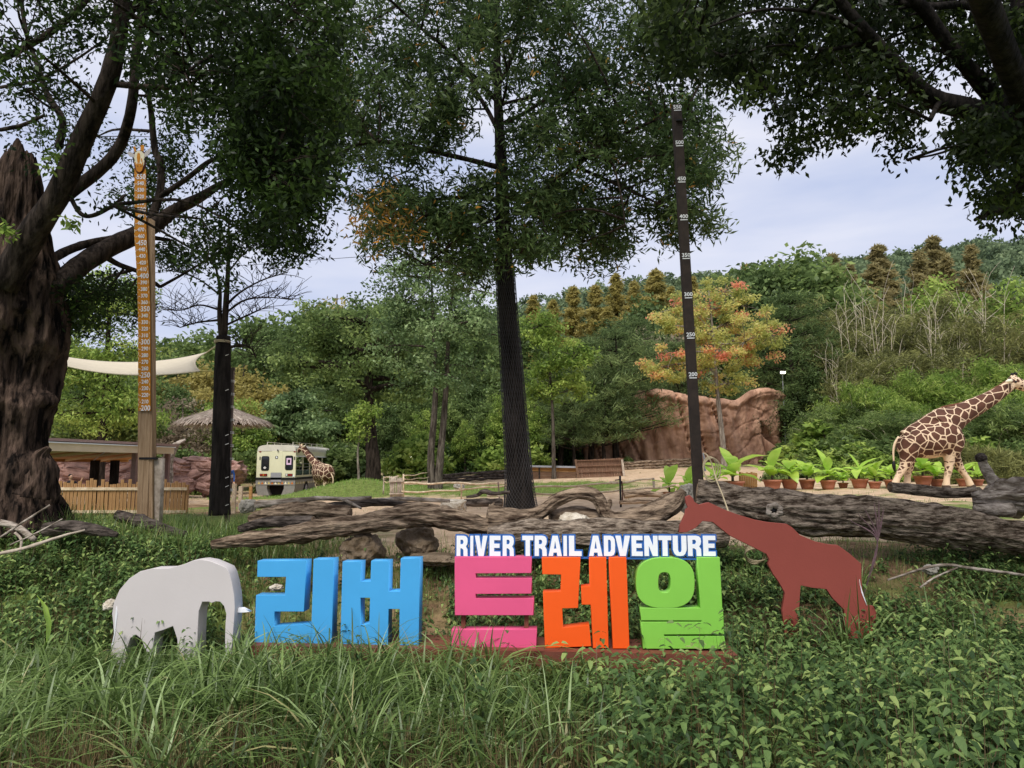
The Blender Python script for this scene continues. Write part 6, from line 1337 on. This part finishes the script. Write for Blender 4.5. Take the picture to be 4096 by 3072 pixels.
for px, py, Y, sx in [(2240,1420,49,1.25),(2360,1370,48.5,1.35),(2470,1330,49,1.4),(2560,1400,57,1.3),(2640,1470,58,1.0),(2300,1500,46,1.0),(2420,1480,47,1.1),(2150,1500,50,1.1),(2730,1380,56,1.2),(2540,1290,58,1.3)]:
    o = pn if first else copy_tree(pn); first = False; set_at(o, px, py, Y, 9, sx, px * .37); own_label(o, ('broad ' if sx > 1.2 else 'narrow ') + 'green layered pine', px, py, Y, 48, 52)
set_at(pn2, 3190, 1180, 52, 13, 1.25, .3)
o = set_at(copy_tree(pn2), 3070, 1290, 55, 13, 1.2, 2.1, 'dark pine leaning in behind the maple crown'); o = set_at(copy_tree(pn2), 3330, 1330, 55, 13, 1.2, 4, 'dark pine at the edge of the bamboo thicket')
rtree = broad_tree('round_tree', 'rounded green tree in the belt behind the yard', (0, 0, 0), 9, [(0, 6, 3.2, 2.6), (-1.6, 4.6, 2.2, 1.9), (1.8, 5, 2.2, 2.0), (.3, 7.4, 2, 1.6)], .22, 110, 105, .3, 'leaf_mid', 'bark_dark', 1.1, .55, .7, seed=51, group='rounded green trees behind the yard')
dtree = broad_tree('dense_tree', 'dark green broad tree in the belt behind the yard', (0, 0, 0), 10, [(0, 6.6, 3.4, 3), (-1.8, 4.4, 2.4, 2.2), (2, 4.6, 2.3, 2.2), (0, 8.6, 1.8, 1.4)], .25, 110, 110, .32, 'leaf_dark', 'bark_dark', 1.15, .55, .7, seed=52, group='dark green trees behind the yard')
ltree = broad_tree('light_tree', 'pale yellow-green loose tree in the belt behind the yard', (0, 0, 0), 9, [(0, 6, 2.6, 2.8), (-1.4, 4.4, 1.9, 1.8), (1.5, 4.2, 2, 1.8)], .18, 100, 100, .29, 'leaf_light', 'bark_grey', 1.1, .5, .6, seed=53, group='pale green trees behind the yard')
otree = broad_tree('olive_tree', 'olive-gold bushy tree in the belt behind the yard', (0, 0, 0), 8, [(0, 5, 2.6, 2.6), (-1.5, 3.6, 2, 1.8), (1.6, 3.8, 2, 1.9)], .18, 100, 100, .29, 'leaf_brown', 'bark_dark', 1.1, .5, .7, seed=54, group='olive-gold trees behind the yard')
ptree = broad_tree('purple_tree', 'thin purplish-brown bushy tree in the belt behind the yard', (0, 0, 0), 7, [(0, 4.4, 2.8, 2.2), (-1.5, 3.4, 1.8, 1.6), (1.6, 3.4, 1.8, 1.6)], .16, 100, 80, .26, 'leaf_purple', 'bark_grey', 1.0, .4, .6, seed=55, group='purplish bushy trees behind the yard')
used = set()
STEMS = {'round_tree': 'rounded green tree', 'dense_tree': 'dark green broad tree', 'light_tree': 'pale yellow-green loose tree', 'olive_tree': 'olive-gold bushy tree', 'purple_tree': 'thin purplish-brown tree'}
def put(proto, H, px, py, Y, sx=1.0):
    o = proto if proto.name not in used else copy_tree(proto); used.add(proto.name); set_at(o, px, py, Y, H, sx, px * .61); own_label(o, STEMS[proto.name.split('.')[0]], px, py, Y, 56, 72); return o
for a in [(700,1320,75,1.0),(620,1400,62,1.0),(1010,1240,70,1.0),(1290,1200,75,1.1),(1590,1190,80,1.1),(2010,1240,70,1.1),(1900,1330,60,1.0),(2060,1480,52,.9),(1350,1560,56,1.0),(1640,1560,54,.9),(1820,1590,52,.9),(1960,1600,50,.9),(60,1200,60,1.2),(3150,1010,75,1.2),(2980,1080,80,1.1),(600,1500,55,1.0)]: put(rtree, 9, *a)
for a in [(760,1380,82,1.0),(860,1400,75,.9),(1080,1330,65,.9),(1450,1230,78,1.0),(1720,1260,72,1.0),(1900,1540,56,.9),(2080,1560,54,.8),(3060,1100,70,1.1),(3250,1060,78,1.1),(1540,1620,52,.8),(1250,1560,60,1.0),(2600,1220,78,1.0),(200,1350,50,1.0),(3260,1480,50,.8),(700,1560,52,.9)]: put(dtree, 10, *a)
for a in [(1130,1420,68,1.0),(2030,1560,48,.8),(2140,1600,47,.8),(3830,1120,72,1.1),(3780,1190,68,1.0),(4060,1130,60,1.0),(1700,1640,50,.8),(120,1500,44,1.0),(1860,1680,48,.7),(3350,1160,70,1.0),(860,1580,48,1.0),(960,1600,47,1.0)]: put(ltree, 9, *a)
for a in [(690,1440,58,1.1),(800,1420,60,1.1),(960,1420,60,1.1),(1040,1500,58,1.0),(880,1520,55,1.0),(740,1530,54,.9),(1330,1130,85,.8),(3450,1100,76,.9),(1010,1420,66,1.0)]: put(otree, 8, *a)
for a in [(720,1570,47,1.0),(2560,1290,66,1.3),(2680,1300,68,1.2)]: put(ptree, 7, *a)
# bamboo thicket and saplings on the right
def bamboo(label, lm, seed, H=6.5, n=22):
    g = np.random.default_rng(seed); rr = random.Random(seed); t = thing('bamboo_clump', label, 'bamboo', (0, 0, 0), group=label); cl = []; canes = MB()
    for i in range(n):
        a = rr.uniform(0, 6.28); r0 = rr.uniform(0, 1.3); h = H * rr.uniform(.6, 1); bend = rr.uniform(.4, 1.8)
        pts = cr([(r0 * math.cos(a), r0 * math.sin(a), -.3), (r0 * 1.1 * math.cos(a), r0 * 1.1 * math.sin(a), h * .5), ((r0 + bend * .5) * math.cos(a), (r0 + bend * .5) * math.sin(a), h * .85), ((r0 + bend) * math.cos(a), (r0 + bend) * math.sin(a), h * .95)], 10)
        canes.tube(pts, np.linspace(.03, .008, 10), 5)
        for q in pts[3:]:
            for _ in range(2): cl.append(tuple(q + g.normal(0, .25, 3)))
    canes.build('cane', M['cane'], t); crown_mesh('foliage', cl, g.uniform(.22, .55, len(cl)), 34, .3, M[lm], t, .16, .45, .5, .7, g=g); return t
bm1 = bamboo('green bamboo clump with arching plumes behind the giraffe', 'leaf_light', 61); bm2 = bamboo('olive drying bamboo clump in the thicket behind the giraffe', 'leaf_olive', 62, 7.5); bm3 = bamboo('deep green bamboo clump at the thicket foot', 'leaf_mid', 63, 4.5)
BST = {bm1: 'green arching bamboo clump', bm2: 'olive drying bamboo clump', bm3: 'deep green low bamboo clump'}
def put2(proto, H, lst):
    for px, py, Y, sx in lst:
        o = proto if proto.name not in used else copy_tree(proto); used.add(proto.name); set_at(o, px, py, Y, H, sx, px * .43); own_label(o, ('tall ' if py < 1260 else 'short ' if py > 1390 else '') + BST[proto], px, py, Y, 42, 51)
put2(bm2, 7.5, [(3390,1330,50,1.0),(3480,1270,53,1.0),(3580,1290,50,1.0),(3690,1260,53,1.1),(3800,1290,50,1.0),(3900,1260,54,1.0),(4010,1290,50,1.0),(4100,1270,52,1.0),(3430,1420,46,1.0),(3640,1400,46,1.0),(3860,1400,46,1.0),(3540,1210,60,1.1),(3740,1180,62,1.1),(3960,1200,62,1.1),(3380,1230,62,1.0),(4080,1180,62,1.0)])
put2(bm1, 6.5, [(3450,1500,43,1.0),(3560,1480,44,1.0),(3670,1450,44,1.1),(3780,1480,43,1.0),(3900,1430,44,1.1),(4020,1400,43,1.2),(4100,1500,40,1.2),(3620,1560,41,1.0),(3740,1580,40,1.0),(3980,1540,40,1.1)])
put2(bm3, 4.5, [(3340,1620,44,1.2),(3430,1640,42,1.3),(3530,1650,41,1.3),(3630,1660,39,1.3),(3740,1680,38,1.3),(3840,1650,39,1.3),(3940,1670,38,1.3),(4050,1640,38,1.4),(3270,1680,46,1.2),(4110,1600,37,1.3)])
def bare_cane(seed, H=6):
    rr = random.Random(seed); t = thing('bare_sapling', 'thin bleached leafless sapling standing up out of the bamboo thicket', 'sapling', (0, 0, 0), group='bleached saplings in the bamboo'); mb = MB(); m2 = MB()
    for k in range(3):
        x, y = rr.uniform(-.4, .4), rr.uniform(-.4, .4); tx, ty = x * 2.4 + rr.uniform(-.5, .5), y * 2.4; pts = cr([(x, y, -.2), (x * 1.3, y * 1.3, H * .4), (tx * .8, ty * .8, H * .75), (tx, ty, H * rr.uniform(.85, 1))], 12)
        mb.tube(pts, np.linspace(.024, .006, 12), 5)
        for q in pts[6:]:
            for _ in range(1): branch_to(m2, q, Vector(q) + Vector((rr.uniform(-.7, .7), rr.uniform(-.7, .7), rr.uniform(.3, 1.1))), .009, .005, 0, 4, 5, rr)
    mb.build('stem', M['cane'], t); m2.build('twig', M['cane'], t); return t
bc = bare_cane(5); bc2 = bare_cane(9)
for i, (px, py, Y) in enumerate([(3440,1190,50),(3500,1160,52),(3570,1230,48),(3640,1180,51),(3725,1220,48),(3855,1230,49),(3925,1150,52),(3990,1180,51),(3330,1400,48),(3380,1500,44)]):
    src = (bc, bc2)[i % 2]; o = src if src.name not in used else copy_tree(src); used.add(src.name); set_at(o, px, py, Y, 6, .7, px); own_label(o, 'thin bleached leafless sapling', px, py, Y, 46, 49)
# shrubs at the cliff foot and along the yard edge
def shrub(label, lm, seed, ncl=60, leaf=.2, asp=.55, per=60):
    g = np.random.default_rng(seed); t = thing('shrub', label, 'shrub', (0, 0, 0), group=label); q = ball_pts(ncl, g, .4); q[:, 2] = np.abs(q[:, 2]) * 1.3 + .1; q[:, :2] *= 1.2; mb = MB()
    for v in q[::3]: branch_to(mb, (0, 0, -.1), tuple(v), .03, .01, 0, 4, 5)
    mb.build('stem', M['bark_dark'], t); crown_mesh('foliage', q, .34, per, leaf, M[lm], t, asp, .2, .9, .8, g=g); return t
s1 = shrub('low mid-green shrub at the edge of the yard', 'leaf_mid', 71); s2 = shrub('yellow-green leafy shrub at the edge of the yard', 'leaf_light', 72); s3 = shrub('golden tall-grass tussock behind the giraffe feet', 'leaf_olive', 73, asp=.1, leaf=.5)
SST = {s1: 'mid-green shrub', s2: 'yellow-green leafy shrub', s3: 'golden tall-grass tussock'}
def put3(proto, lst):
    for px, py, Y, sx in lst:
        o = proto if proto.name not in used else copy_tree(proto); used.add(proto.name); set_at(o, px, py, Y, 1.45, sx, px * .3); own_label(o, ('wide ' if sx > 1.15 else 'small ') + SST[proto], px, py, Y, 36, 42)
put3(s1, [(3190,1760,46,1.3),(3270,1740,44,1.3),(3360,1740,40,1.3),(3120,1800,47,1.2),(3440,1760,38,1.3),(3560,1760,36,1.4),(3200,1840,36,1.2),(2510,1828,47,.8),(4060,1770,34,1.4),(2130,1800,46,1.1),(1330,1770,50,1.4),(1380,1790,49,1.2),(3100,1870,33,1.0),(2560,1890,43,.7)])
put3(s2, [(3310,1700,42,1.3),(3400,1780,37,1.2),(3480,1800,35,1.2),(3580,1830,33,1.1),(3900,1760,36,1.3),(3250,1830,37,1.1),(3330,1850,34,1.0),(1690,1740,47,1.1),(2070,1750,46,1.2)])
put3(s3, [(3820,1790,33,1.2),(3900,1800,32,1.2),(3980,1800,32,1.2),(4060,1810,31,1.2),(3740,1820,33,1.1),(3640,1840,33,1.0),(3860,1850,30,.9),(4010,1850,30,1.0),(3950,1860,30,.9)])
# ivy hedge behind the zebras
def hedge(label, a, b, Y0, Y1, lm, n, seed):
    g = np.random.default_rng(seed); mid = on_ground((a[0] + b[0]) / 2, (Y0 + Y1) / 2); t = thing('hedge', label, 'hedge', mid); cl = []; fr = []
    for i in range(n):
        f_ = g.uniform(); Y = Y0 + (Y1 - Y0) * f_; px = a[0] + (b[0] - a[0]) * f_; top = a[1] + (b[1] - a[1]) * f_; bt = on_ground(px, Y); zt = P(px, top, Y).z
        z = bt.z + (zt - bt.z) * g.uniform(0, 1); cl.append((bt.x - mid.x, Y + g.uniform(-.5, .5) * (1.4 - .5 * (z - bt.z) / (zt - bt.z)) - mid.y, z - mid.z))
    mb = MB()
    for k in range(9):
        f_ = k / 8; Y = Y0 + (Y1 - Y0) * f_; px = a[0] + (b[0] - a[0]) * f_; bt = on_ground(px, Y); mb.bar(bt - mid, Vector((bt.x, bt.y, P(px, a[1] + (b[1] - a[1]) * f_ + 15, Y).z)) - mid, .1)
    mb.build('post', M['bark_dark'], t); crown_mesh('foliage', cl, .42, 55, .24, M[lm], t, .7, .5, .2, 1.0, g=g)
hedge('ivy-covered hedge bank behind the zebras', (1600, 1785), (2140, 1760), 48, 49, 'ivy', 190, 81)
hedge('clipped yellowing hedge between the bus and the thick trunk', (1330, 1838), (1460, 1836), 50, 50, 'leaf_olive', 60, 82)
hedge('ivy bank in the shade of the pines', (2120, 1740), (2330, 1770), 50, 51, 'ivy', 70, 83)
hedge('dark leafy hedge behind the red rock wall', (60, 1800), (1030, 1815), 41, 44, 'leaf_mid', 230, 84)
# lamps seen lit among the leaves
for px, py, Y, lb in [(1652, 1832, 46.5, 'small warm lamp glowing in the ivy hedge'), (3132, 1490, 51, 'white floodlight glowing beside the dark pine')]:
    q = P(px, py, Y); t = thing('yard_lamp', lb, 'lamp', Vector((q.x, Y, G(q.x, Y)))); o0 = t.location
    MB().tube([(0, .1, -.2), Vector((q.x, Y + .1, q.z)) - o0], .04, 8).build('pole', M['metal'], t); MB().box(-.2, .2, -.0, .1, -.1, .1).build('housing', M['metal'], t).location = q - o0
    MB().box(-.16, .16, -.03, -.005, -.07, .07).build('bulb', M['lamp'], t).location = q - o0
wr = thing('overhead_wire', 'thin dark wire crossing the sky above the dark spreading tree', 'wire', P(1330, 1040, 30)); o0 = wr.location.copy()
MB().tube([P(x, y, 30) - o0 for x, y in [(300,1120),(800,1075),(1250,1041),(1400,1030),(1700,1012),(2000,1000)]], .012, 5).build('cable', M['black'], wr)
# wooded hill: canopies too far to tell apart
def forest():
    g = np.random.default_rng(91); n = 2300; Y = 100 + 150 * g.uniform(0, 1, n) ** .8; u = g.uniform(-.85, .9, n); X = u * Y; Z = Gv(X, Y) + 2.6
    C = np.stack([X, Y, Z], -1); k = 4; lob = np.repeat(C, k, 0) + g.normal(0, 1, (n * k, 3)) * np.array([1.7, 1.7, .9]); lob[:, 2] += g.uniform(-.6, 1.6, n * k)
    tt = np.repeat(g.uniform(.1, .8, n), k)
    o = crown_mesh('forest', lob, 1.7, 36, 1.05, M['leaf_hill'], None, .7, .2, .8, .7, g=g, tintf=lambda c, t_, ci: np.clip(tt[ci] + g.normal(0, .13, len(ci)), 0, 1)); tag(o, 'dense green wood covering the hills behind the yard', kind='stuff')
forest()
# ================================================================== GRASS AND WEEDS
def blades(B, H, W, az, lean, seg=5, g=rng, curl=1.0):
    """arching grass blades as ribbons: B (n,3) roots"""
    n = len(B); fs = np.linspace(0, 1, seg + 1); d = np.stack([np.cos(az), np.sin(az), np.zeros(n)], -1); sd_ = np.stack([-np.sin(az), np.cos(az), np.zeros(n)], -1); V = []
    tw = g.uniform(-.6, .6, n)
    for f_ in fs:
        h = H * (f_ - curl * lean * .42 * f_ ** 3); out_ = H * lean * f_ ** 2 * .8; c = B + d * out_[:, None]; c[:, 2] += h
        wd = W * (1 - f_ ** 2.2) * (.55 + .45 * min(1, f_ * 4)) * .5 + .0005; s2 = sd_ * np.cos(tw * f_)[:, None] + np.array([0, 0, 1.]) * np.sin(tw * f_)[:, None]
        V += [c - s2 * wd[:, None], c + s2 * wd[:, None]]
    V = np.stack(V, 1); m = 2 * (seg + 1); base = (np.arange(n) * m)[:, None, None]; q = np.array([[2 * i, 2 * i + 1, 2 * i + 3, 2 * i + 2] for i in range(seg)])[None]
    return V.reshape(-1, 3), (base + q).reshape(-1, 4), m
def grass_obj(name, label, B, H, W, az, lean, m, tint, seg=5, curl=1.0):
    V, Fc, k = blades(B, H, W, az, lean, seg, curl=curl); o = mesh_np(name, V, Fc, m, tint=np.repeat(tint, k)); return tag(o, label, kind='stuff')
def field(n, x0, x1, y0, y1, dens=None, g=rng):
    X = g.uniform(x0, x1, n); Y = g.uniform(y0, y1, n); k = np.ones(n, bool)
    if dens is not None: k = g.uniform(0, 1, n) < dens(X, Y)
    X, Y = X[k], Y[k]; return np.stack([X, Y, Gv(X, Y) - .03], -1)
SY = lambda x: SORI.y + (x - SORI.x) * SDIR.y / SDIR.x
def clumps(nc, per, rad, x0, x1, y0, y1, dens):
    C = field(nc, x0, x1, y0, y1, dens); B = np.repeat(C, per, 0); B[:, :2] += rng.normal(0, rad, (len(B), 2)); B[:, 2] = Gv(B[:, 0], B[:, 1]) - .03; return C, B
# tall arching grass in front of the sign (left and middle)
dl = lambda X, Y: np.clip(1.15 - np.clip((X - (.0 + .12 * (Y - 4))) / .9, 0, 1), .10, 1) * np.clip((SY(X) - .12 - Y) / .3, 0, 1)
C, B = clumps(800, 30, .07, -5.6, 5.2, 4.05, 7.0, dl)
n = len(B); H = np.repeat(rng.uniform(.7, 1.2, len(C)), 30) * rng.uniform(.42, .9, n) * np.interp(B[:, 1], [3.2, 4.5, 6.0, 7], [.95, 1.0, .92, .88]) * np.where((B[:, 0] < -2.6) & (B[:, 1] > 5.6), .76, 1) * np.where(B[:, 0] > -.1, np.interp(B[:, 1], [4.5, 6.2], [1, .62]), 1); az = rng.uniform(0, 2 * np.pi, n)
grass_obj('tall_grass', 'tall arching green grass in front of the letters and elephant', B, H, rng.uniform(.011, .028, n), az, rng.uniform(.35, 1.5, n), M['blade'], np.clip(np.repeat(rng.normal(.45, .2, len(C)), 30) + rng.normal(0, .17, n), 0, .98), 6)
C, B = clumps(620, 34, .05, -5, 2.2, 3.7, 4.9, dl); n = len(B)          # dry brown stems low in the clumps
grass_obj('dry_stems', 'dry brown stems at the base of the tall grass', B, rng.uniform(.2, .58, n), rng.uniform(.004, .009, n), rng.uniform(0, 6.28, n), rng.uniform(.0, .45, n), M['dry'], rng.uniform(0, 1, n), 3)
# leafy weeds
def weeds(name, label, S, hgt, nl, leaf, m, stem_m=None, asp=.46, spread=.9):
    n = len(S); hs = hgt * rng.uniform(.6, 1.2, n) * (1 + .35 * np.sin(S[:, 0] * 3.1 + S[:, 1] * 1.3) * np.sin(S[:, 1] * 3.7 - S[:, 0])); ln = rng.normal(0, .16, (n, 2)); Cs = []; Ds = []; Ls = []; 
    for j in range(nl):
        f_ = (j + 1.5) / (nl + 1); z = hs * f_; 
        for s in (0, 1):
            a = (j * 1.57 + s * np.pi) + rng.uniform(-.5, .5, n); c = S.copy(); c[:, :2] += ln * (f_ ** 1.5)[..., None] if hasattr(f_, 'shape') else ln * f_ ** 1.5; c[:, 2] += z
            Cs.append(c); Ds.append(np.stack([np.cos(a), np.sin(a), rng.uniform(-.55, .25, n) * np.ones(n)], -1)); Ls.append(leaf * (1.15 - .5 * f_) * rng.uniform(.7, 1.25, n))
    C = np.concatenate(Cs); D = unit(np.concatenate(Ds)); Lr = np.concatenate(Ls)[:, None]; sd_ = unit(np.cross(D, np.array([0, 0, 1.]))); nm = np.cross(sd_, D); sd_ = unit(sd_ + nm * rng.normal(0, .25, (len(C), 1)))
    w_ = Lr * asp * .5; dz = np.array([0, 0, 1.]) * Lr; st = C + D * Lr * .1; mid = C + D * Lr * .5 + nm * Lr * .05 - dz * .05; tip = C + D * Lr * 1.0 - dz * .26
    e1 = C + D * Lr * .30 + nm * w_ * .35; e2 = C + D * Lr * .66 + nm * w_ * .25 - dz * .09
    V = np.stack([st, e1 + sd_ * w_, e2 + sd_ * w_ * .8, tip, mid], 1); V2 = np.stack([st, mid, tip, e2 - sd_ * w_ * .8, e1 - sd_ * w_], 1); V = np.concatenate([V, V2])
    pt = rng.uniform(0, .8, n); ti = np.clip(np.tile(pt, nl * 2) + rng.normal(.1, .12, len(C)) + np.repeat(np.linspace(-.15, .2, nl), 2 * n), 0, 1); ti = np.tile(ti, 2)
    o = mesh_np(name, V, np.arange(len(V) * 5).reshape(-1, 5), m, tint=np.repeat(ti, 5)); tag(o, label, kind='stuff')
    Vs, Fs, k = blades(S, hs, np.full(n, .007), rng.uniform(0, 6.28, n), np.abs(ln).sum(1) * .8, 3); st_ = mesh_np(name + '_stems', Vs, Fs, M['dry'] if stem_m is None else stem_m, o, tint=np.full(len(Vs), .35)); tag(st_, kind='stuff')
dr = lambda X, Y: np.clip((X - (.15 + .10 * (Y - 4))) / .6, .03, 1) * np.clip((SY(X) - .15 - Y + np.where(X > 1.75, 1.4, 0)) / .3, 0, 1) * (.55 + .45 * (np.sin(X * 4.3) * np.sin(Y * 3.9 + 1) > -.3))
S = field(3600, -2, 6.2, 3.1, 8.4, dr); weeds('leafy_weeds', 'leafy green nettle-like weeds in front of the green letter and cut-out giraffe', S, np.interp(S[:, 1], [3, 5, 6.6, 8.4], [.8, .76, .5, .62]) * np.where((S[:, 0] > .3) & (S[:, 0] < 2.2) & (S[:, 1] > 5.8), .7, 1), 9, .1, M['weed'])
S = field(6500, -7, 6.5, 7.2, 9.5, lambda X, Y: np.clip(.25 + .5 * (np.sin(X * 2.3 + 1) * np.sin(Y * 3) > -.1) + np.where(X < -3, .3, 0) + np.where((X > .8) & (X < 3), .3, 0), 0, 1) * np.where((X > 3.6) & (X < 5.2) & (Y > 8.3), .12, 1) * np.where((X < -.6) & (X > -3.6) & (Y > 7.7), .22, 1)); weeds('bank_weeds', 'low leafy weeds scattered over the bank behind the letters', S, np.interp(S[:, 1], [7.2, 9.5], [.42, .24]), 6, .085, M['weed'])
S = field(260, -.75, 2.3, 7.35, 8.4); weeds('clover_weeds', 'dense knee-high weeds directly behind the pink and orange letters', S, np.full(len(S), .45), 8, .08, M['weed'])
S = field(70, -1.8, 2.9, 3.1, 3.9); weeds('pale_weeds', 'pale yellow-green feathery weeds at the near edge of the grass', S, np.full(len(S), .5), 10, .05, M['leaf_light'], asp=.3)
# bank grass behind the sign
db = lambda X, Y: np.clip(.45 + .5 * np.sin(X * 1.9 + .7) * np.sin(Y * 2.7 + X) + np.where(X < -2.2, .45, 0) - np.where((X > 2.9) & (Y < 8.6), .25, 0), .05, 1)
B = field(46000, -7.5, 7, 7.2, 10.6, db); n = len(B)
grass_obj('bank_grass', 'short green and straw-coloured grass on the bank', B, rng.uniform(.06, .24, n) * np.where(B[:, 0] < -2.4, 1.35, 1), rng.uniform(.004, .008, n), rng.uniform(0, 6.28, n), rng.uniform(.1, 1, n), M['blade_short'], np.clip(rng.normal(.55, .28, n), 0, 1), 3)
B = field(14000, -7, 6, 7.4, 10.3, lambda X, Y: .4 + np.where((X < -.6) & (X > -3.8), .5, 0)); n = len(B)
grass_obj('dry_litter', 'flattened straw litter on the soil of the bank', B, rng.uniform(.05, .16, n), rng.uniform(.003, .006, n), rng.uniform(0, 6.28, n), rng.uniform(1.0, 2.2, n), M['dry'], rng.uniform(.3, 1, n), 3)
C, B = clumps(75, 40, .09, -7.2, -2.2, 9.0, 12.6, lambda X, Y: np.ones_like(X)); n = len(B)
grass_obj('pole_grass', 'bushy tufts of tall grass at the feet of the orange scale and bare tree', B, rng.uniform(.2, .52, n), rng.uniform(.006, .011, n), rng.uniform(0, 6.28, n), rng.uniform(.15, .9, n), M['blade_short'], np.clip(rng.normal(.55, .22, n), 0, .95), 4)
C, B = clumps(60, 22, .07, -2, 3.2, 8.55, 9.0, lambda X, Y: np.ones_like(X)); n = len(B)
grass_obj('log_grass', 'grass tufts growing along the logs behind the lettering', B, rng.uniform(.1, .34, n), rng.uniform(.005, .01, n), rng.uniform(0, 6.28, n), rng.uniform(.2, .9, n), M['blade_short'], np.clip(rng.normal(.5, .22, n), 0, .95), 4)
C, B = clumps(36, 18, .06, 3.0, 6.0, 4.6, 7.6, lambda X, Y: np.clip((X - 2.6) / 2, 0, 1)); n = len(B)
grass_obj('reed_grass', 'broad upright reed blades among the weeds past the cut-out giraffe', B, rng.uniform(.55, 1.0, n), rng.uniform(.016, .03, n), rng.uniform(0, 6.28, n), rng.uniform(.15, .8, n), M['blade'], np.clip(rng.normal(.5, .2, n), 0, .98), 6)
B = field(30000, -17, 8, 26, 45, lambda X, Y: np.clip(np.maximum(np.exp(-((X + 8.0) / 6.0) ** 2 - ((Y - 36) / 5.0) ** 2) * 1.3, np.exp(-((X - 1.0) / 5.0) ** 2 - ((Y - 34) / 4.0) ** 2)) - .15, 0, 1)); n = len(B)
grass_obj('lawn_grass', 'bright lawn grass on the mound and along the bamboo rails', B, rng.uniform(.08, .2, n), rng.uniform(.012, .025, n), rng.uniform(0, 6.28, n), rng.uniform(.2, 1, n), M['lawn'], np.clip(rng.normal(.5, .25, n), 0, 1), 2)
C, B = clumps(700, 10, .2, -7, 14, 11, 26, lambda X, Y: np.clip(.12 + np.where(X / Y < -.3, .6, 0) + np.where(X / Y > .4, .4, 0), 0, 1)); n = len(B)
grass_obj('yard_grass', 'thin scattered grass on the sandy yard', B, rng.uniform(.05, .2, n), rng.uniform(.006, .014, n), rng.uniform(0, 6.28, n), rng.uniform(.2, 1, n), M['blade_short'], np.clip(rng.normal(.6, .25, n), 0, 1), 2)
# single plants that stand out
def feather_grass():
    b = on_ground(3420, 8.4); t = thing('plume_grass', 'purple-headed plume grass beside the big log', 'grass plant', b); mb = MB()
    for a, l in [((-45, -95), .02), ((-25, -120), .02), ((5, -140), .02), ((20, -150), .02), ((35, -120), .02), ((-70, -70), .02)]:
        tip = P(3490 + a[0] * 1.3, 2150 + a[1], 8.4) - b; mb.tube(cr([(0, 0, 0), tuple(P(3510, 2170, 8.4) - b), tuple(tip)], 14), np.interp(np.arange(14), [0, 6, 9, 13], [.005, .004, .012, .003]), 6, amp=.4)
    mb.build('plume', mat('plume', '7d6068', .9, c2='5a4a44', scale=30), t)
    n = 60; V, Fc, k = blades(np.zeros((n, 3)), rng.uniform(.3, .6, n), np.full(n, .009), rng.uniform(0, 6.28, n), rng.uniform(.2, 1, n), 5); mesh_np('blade', V, Fc, M['blade_short'], t, tint=np.repeat(rng.uniform(.2, .8, n), k))
feather_grass()
cl = thing('rope_coil', 'loose coil of pale hose lying behind the neck of the cut-out giraffe', 'hose', P(3010, 2230, 8.2)); o0 = cl.location.copy()
for k in range(3):
    MB().tube([P(3018 + (38 + 5 * k) * math.cos(a) + 6 * k, 2218 + (38 - 6 * k) * math.sin(a), 8.2 + .12 * math.sin(a) - .03 * k) - o0 for a in np.linspace(0, 2 * math.pi, 22)], .008, 6, cap=False).build('loop', M['rope'], cl)
sp = thing('broad_leaf_shoot', 'single rolled broad leaf standing up behind the grass near the elephant', 'plant', on_ground(200, 6.6)); o0 = sp.location.copy()
lf = link(bpy.data.objects.new('leaf', LEAFS[0]), sp); lf.rotation_euler = (.4, -R(62), R(160)); lf.scale = (.62, .35, .62); lf.location = P(185, 2570, 6.6) - o0
MB().tube([(0, 0, 0), P(185, 2570, 6.6) - o0], .012, 6).build('stem', M['leaf_light'], sp)
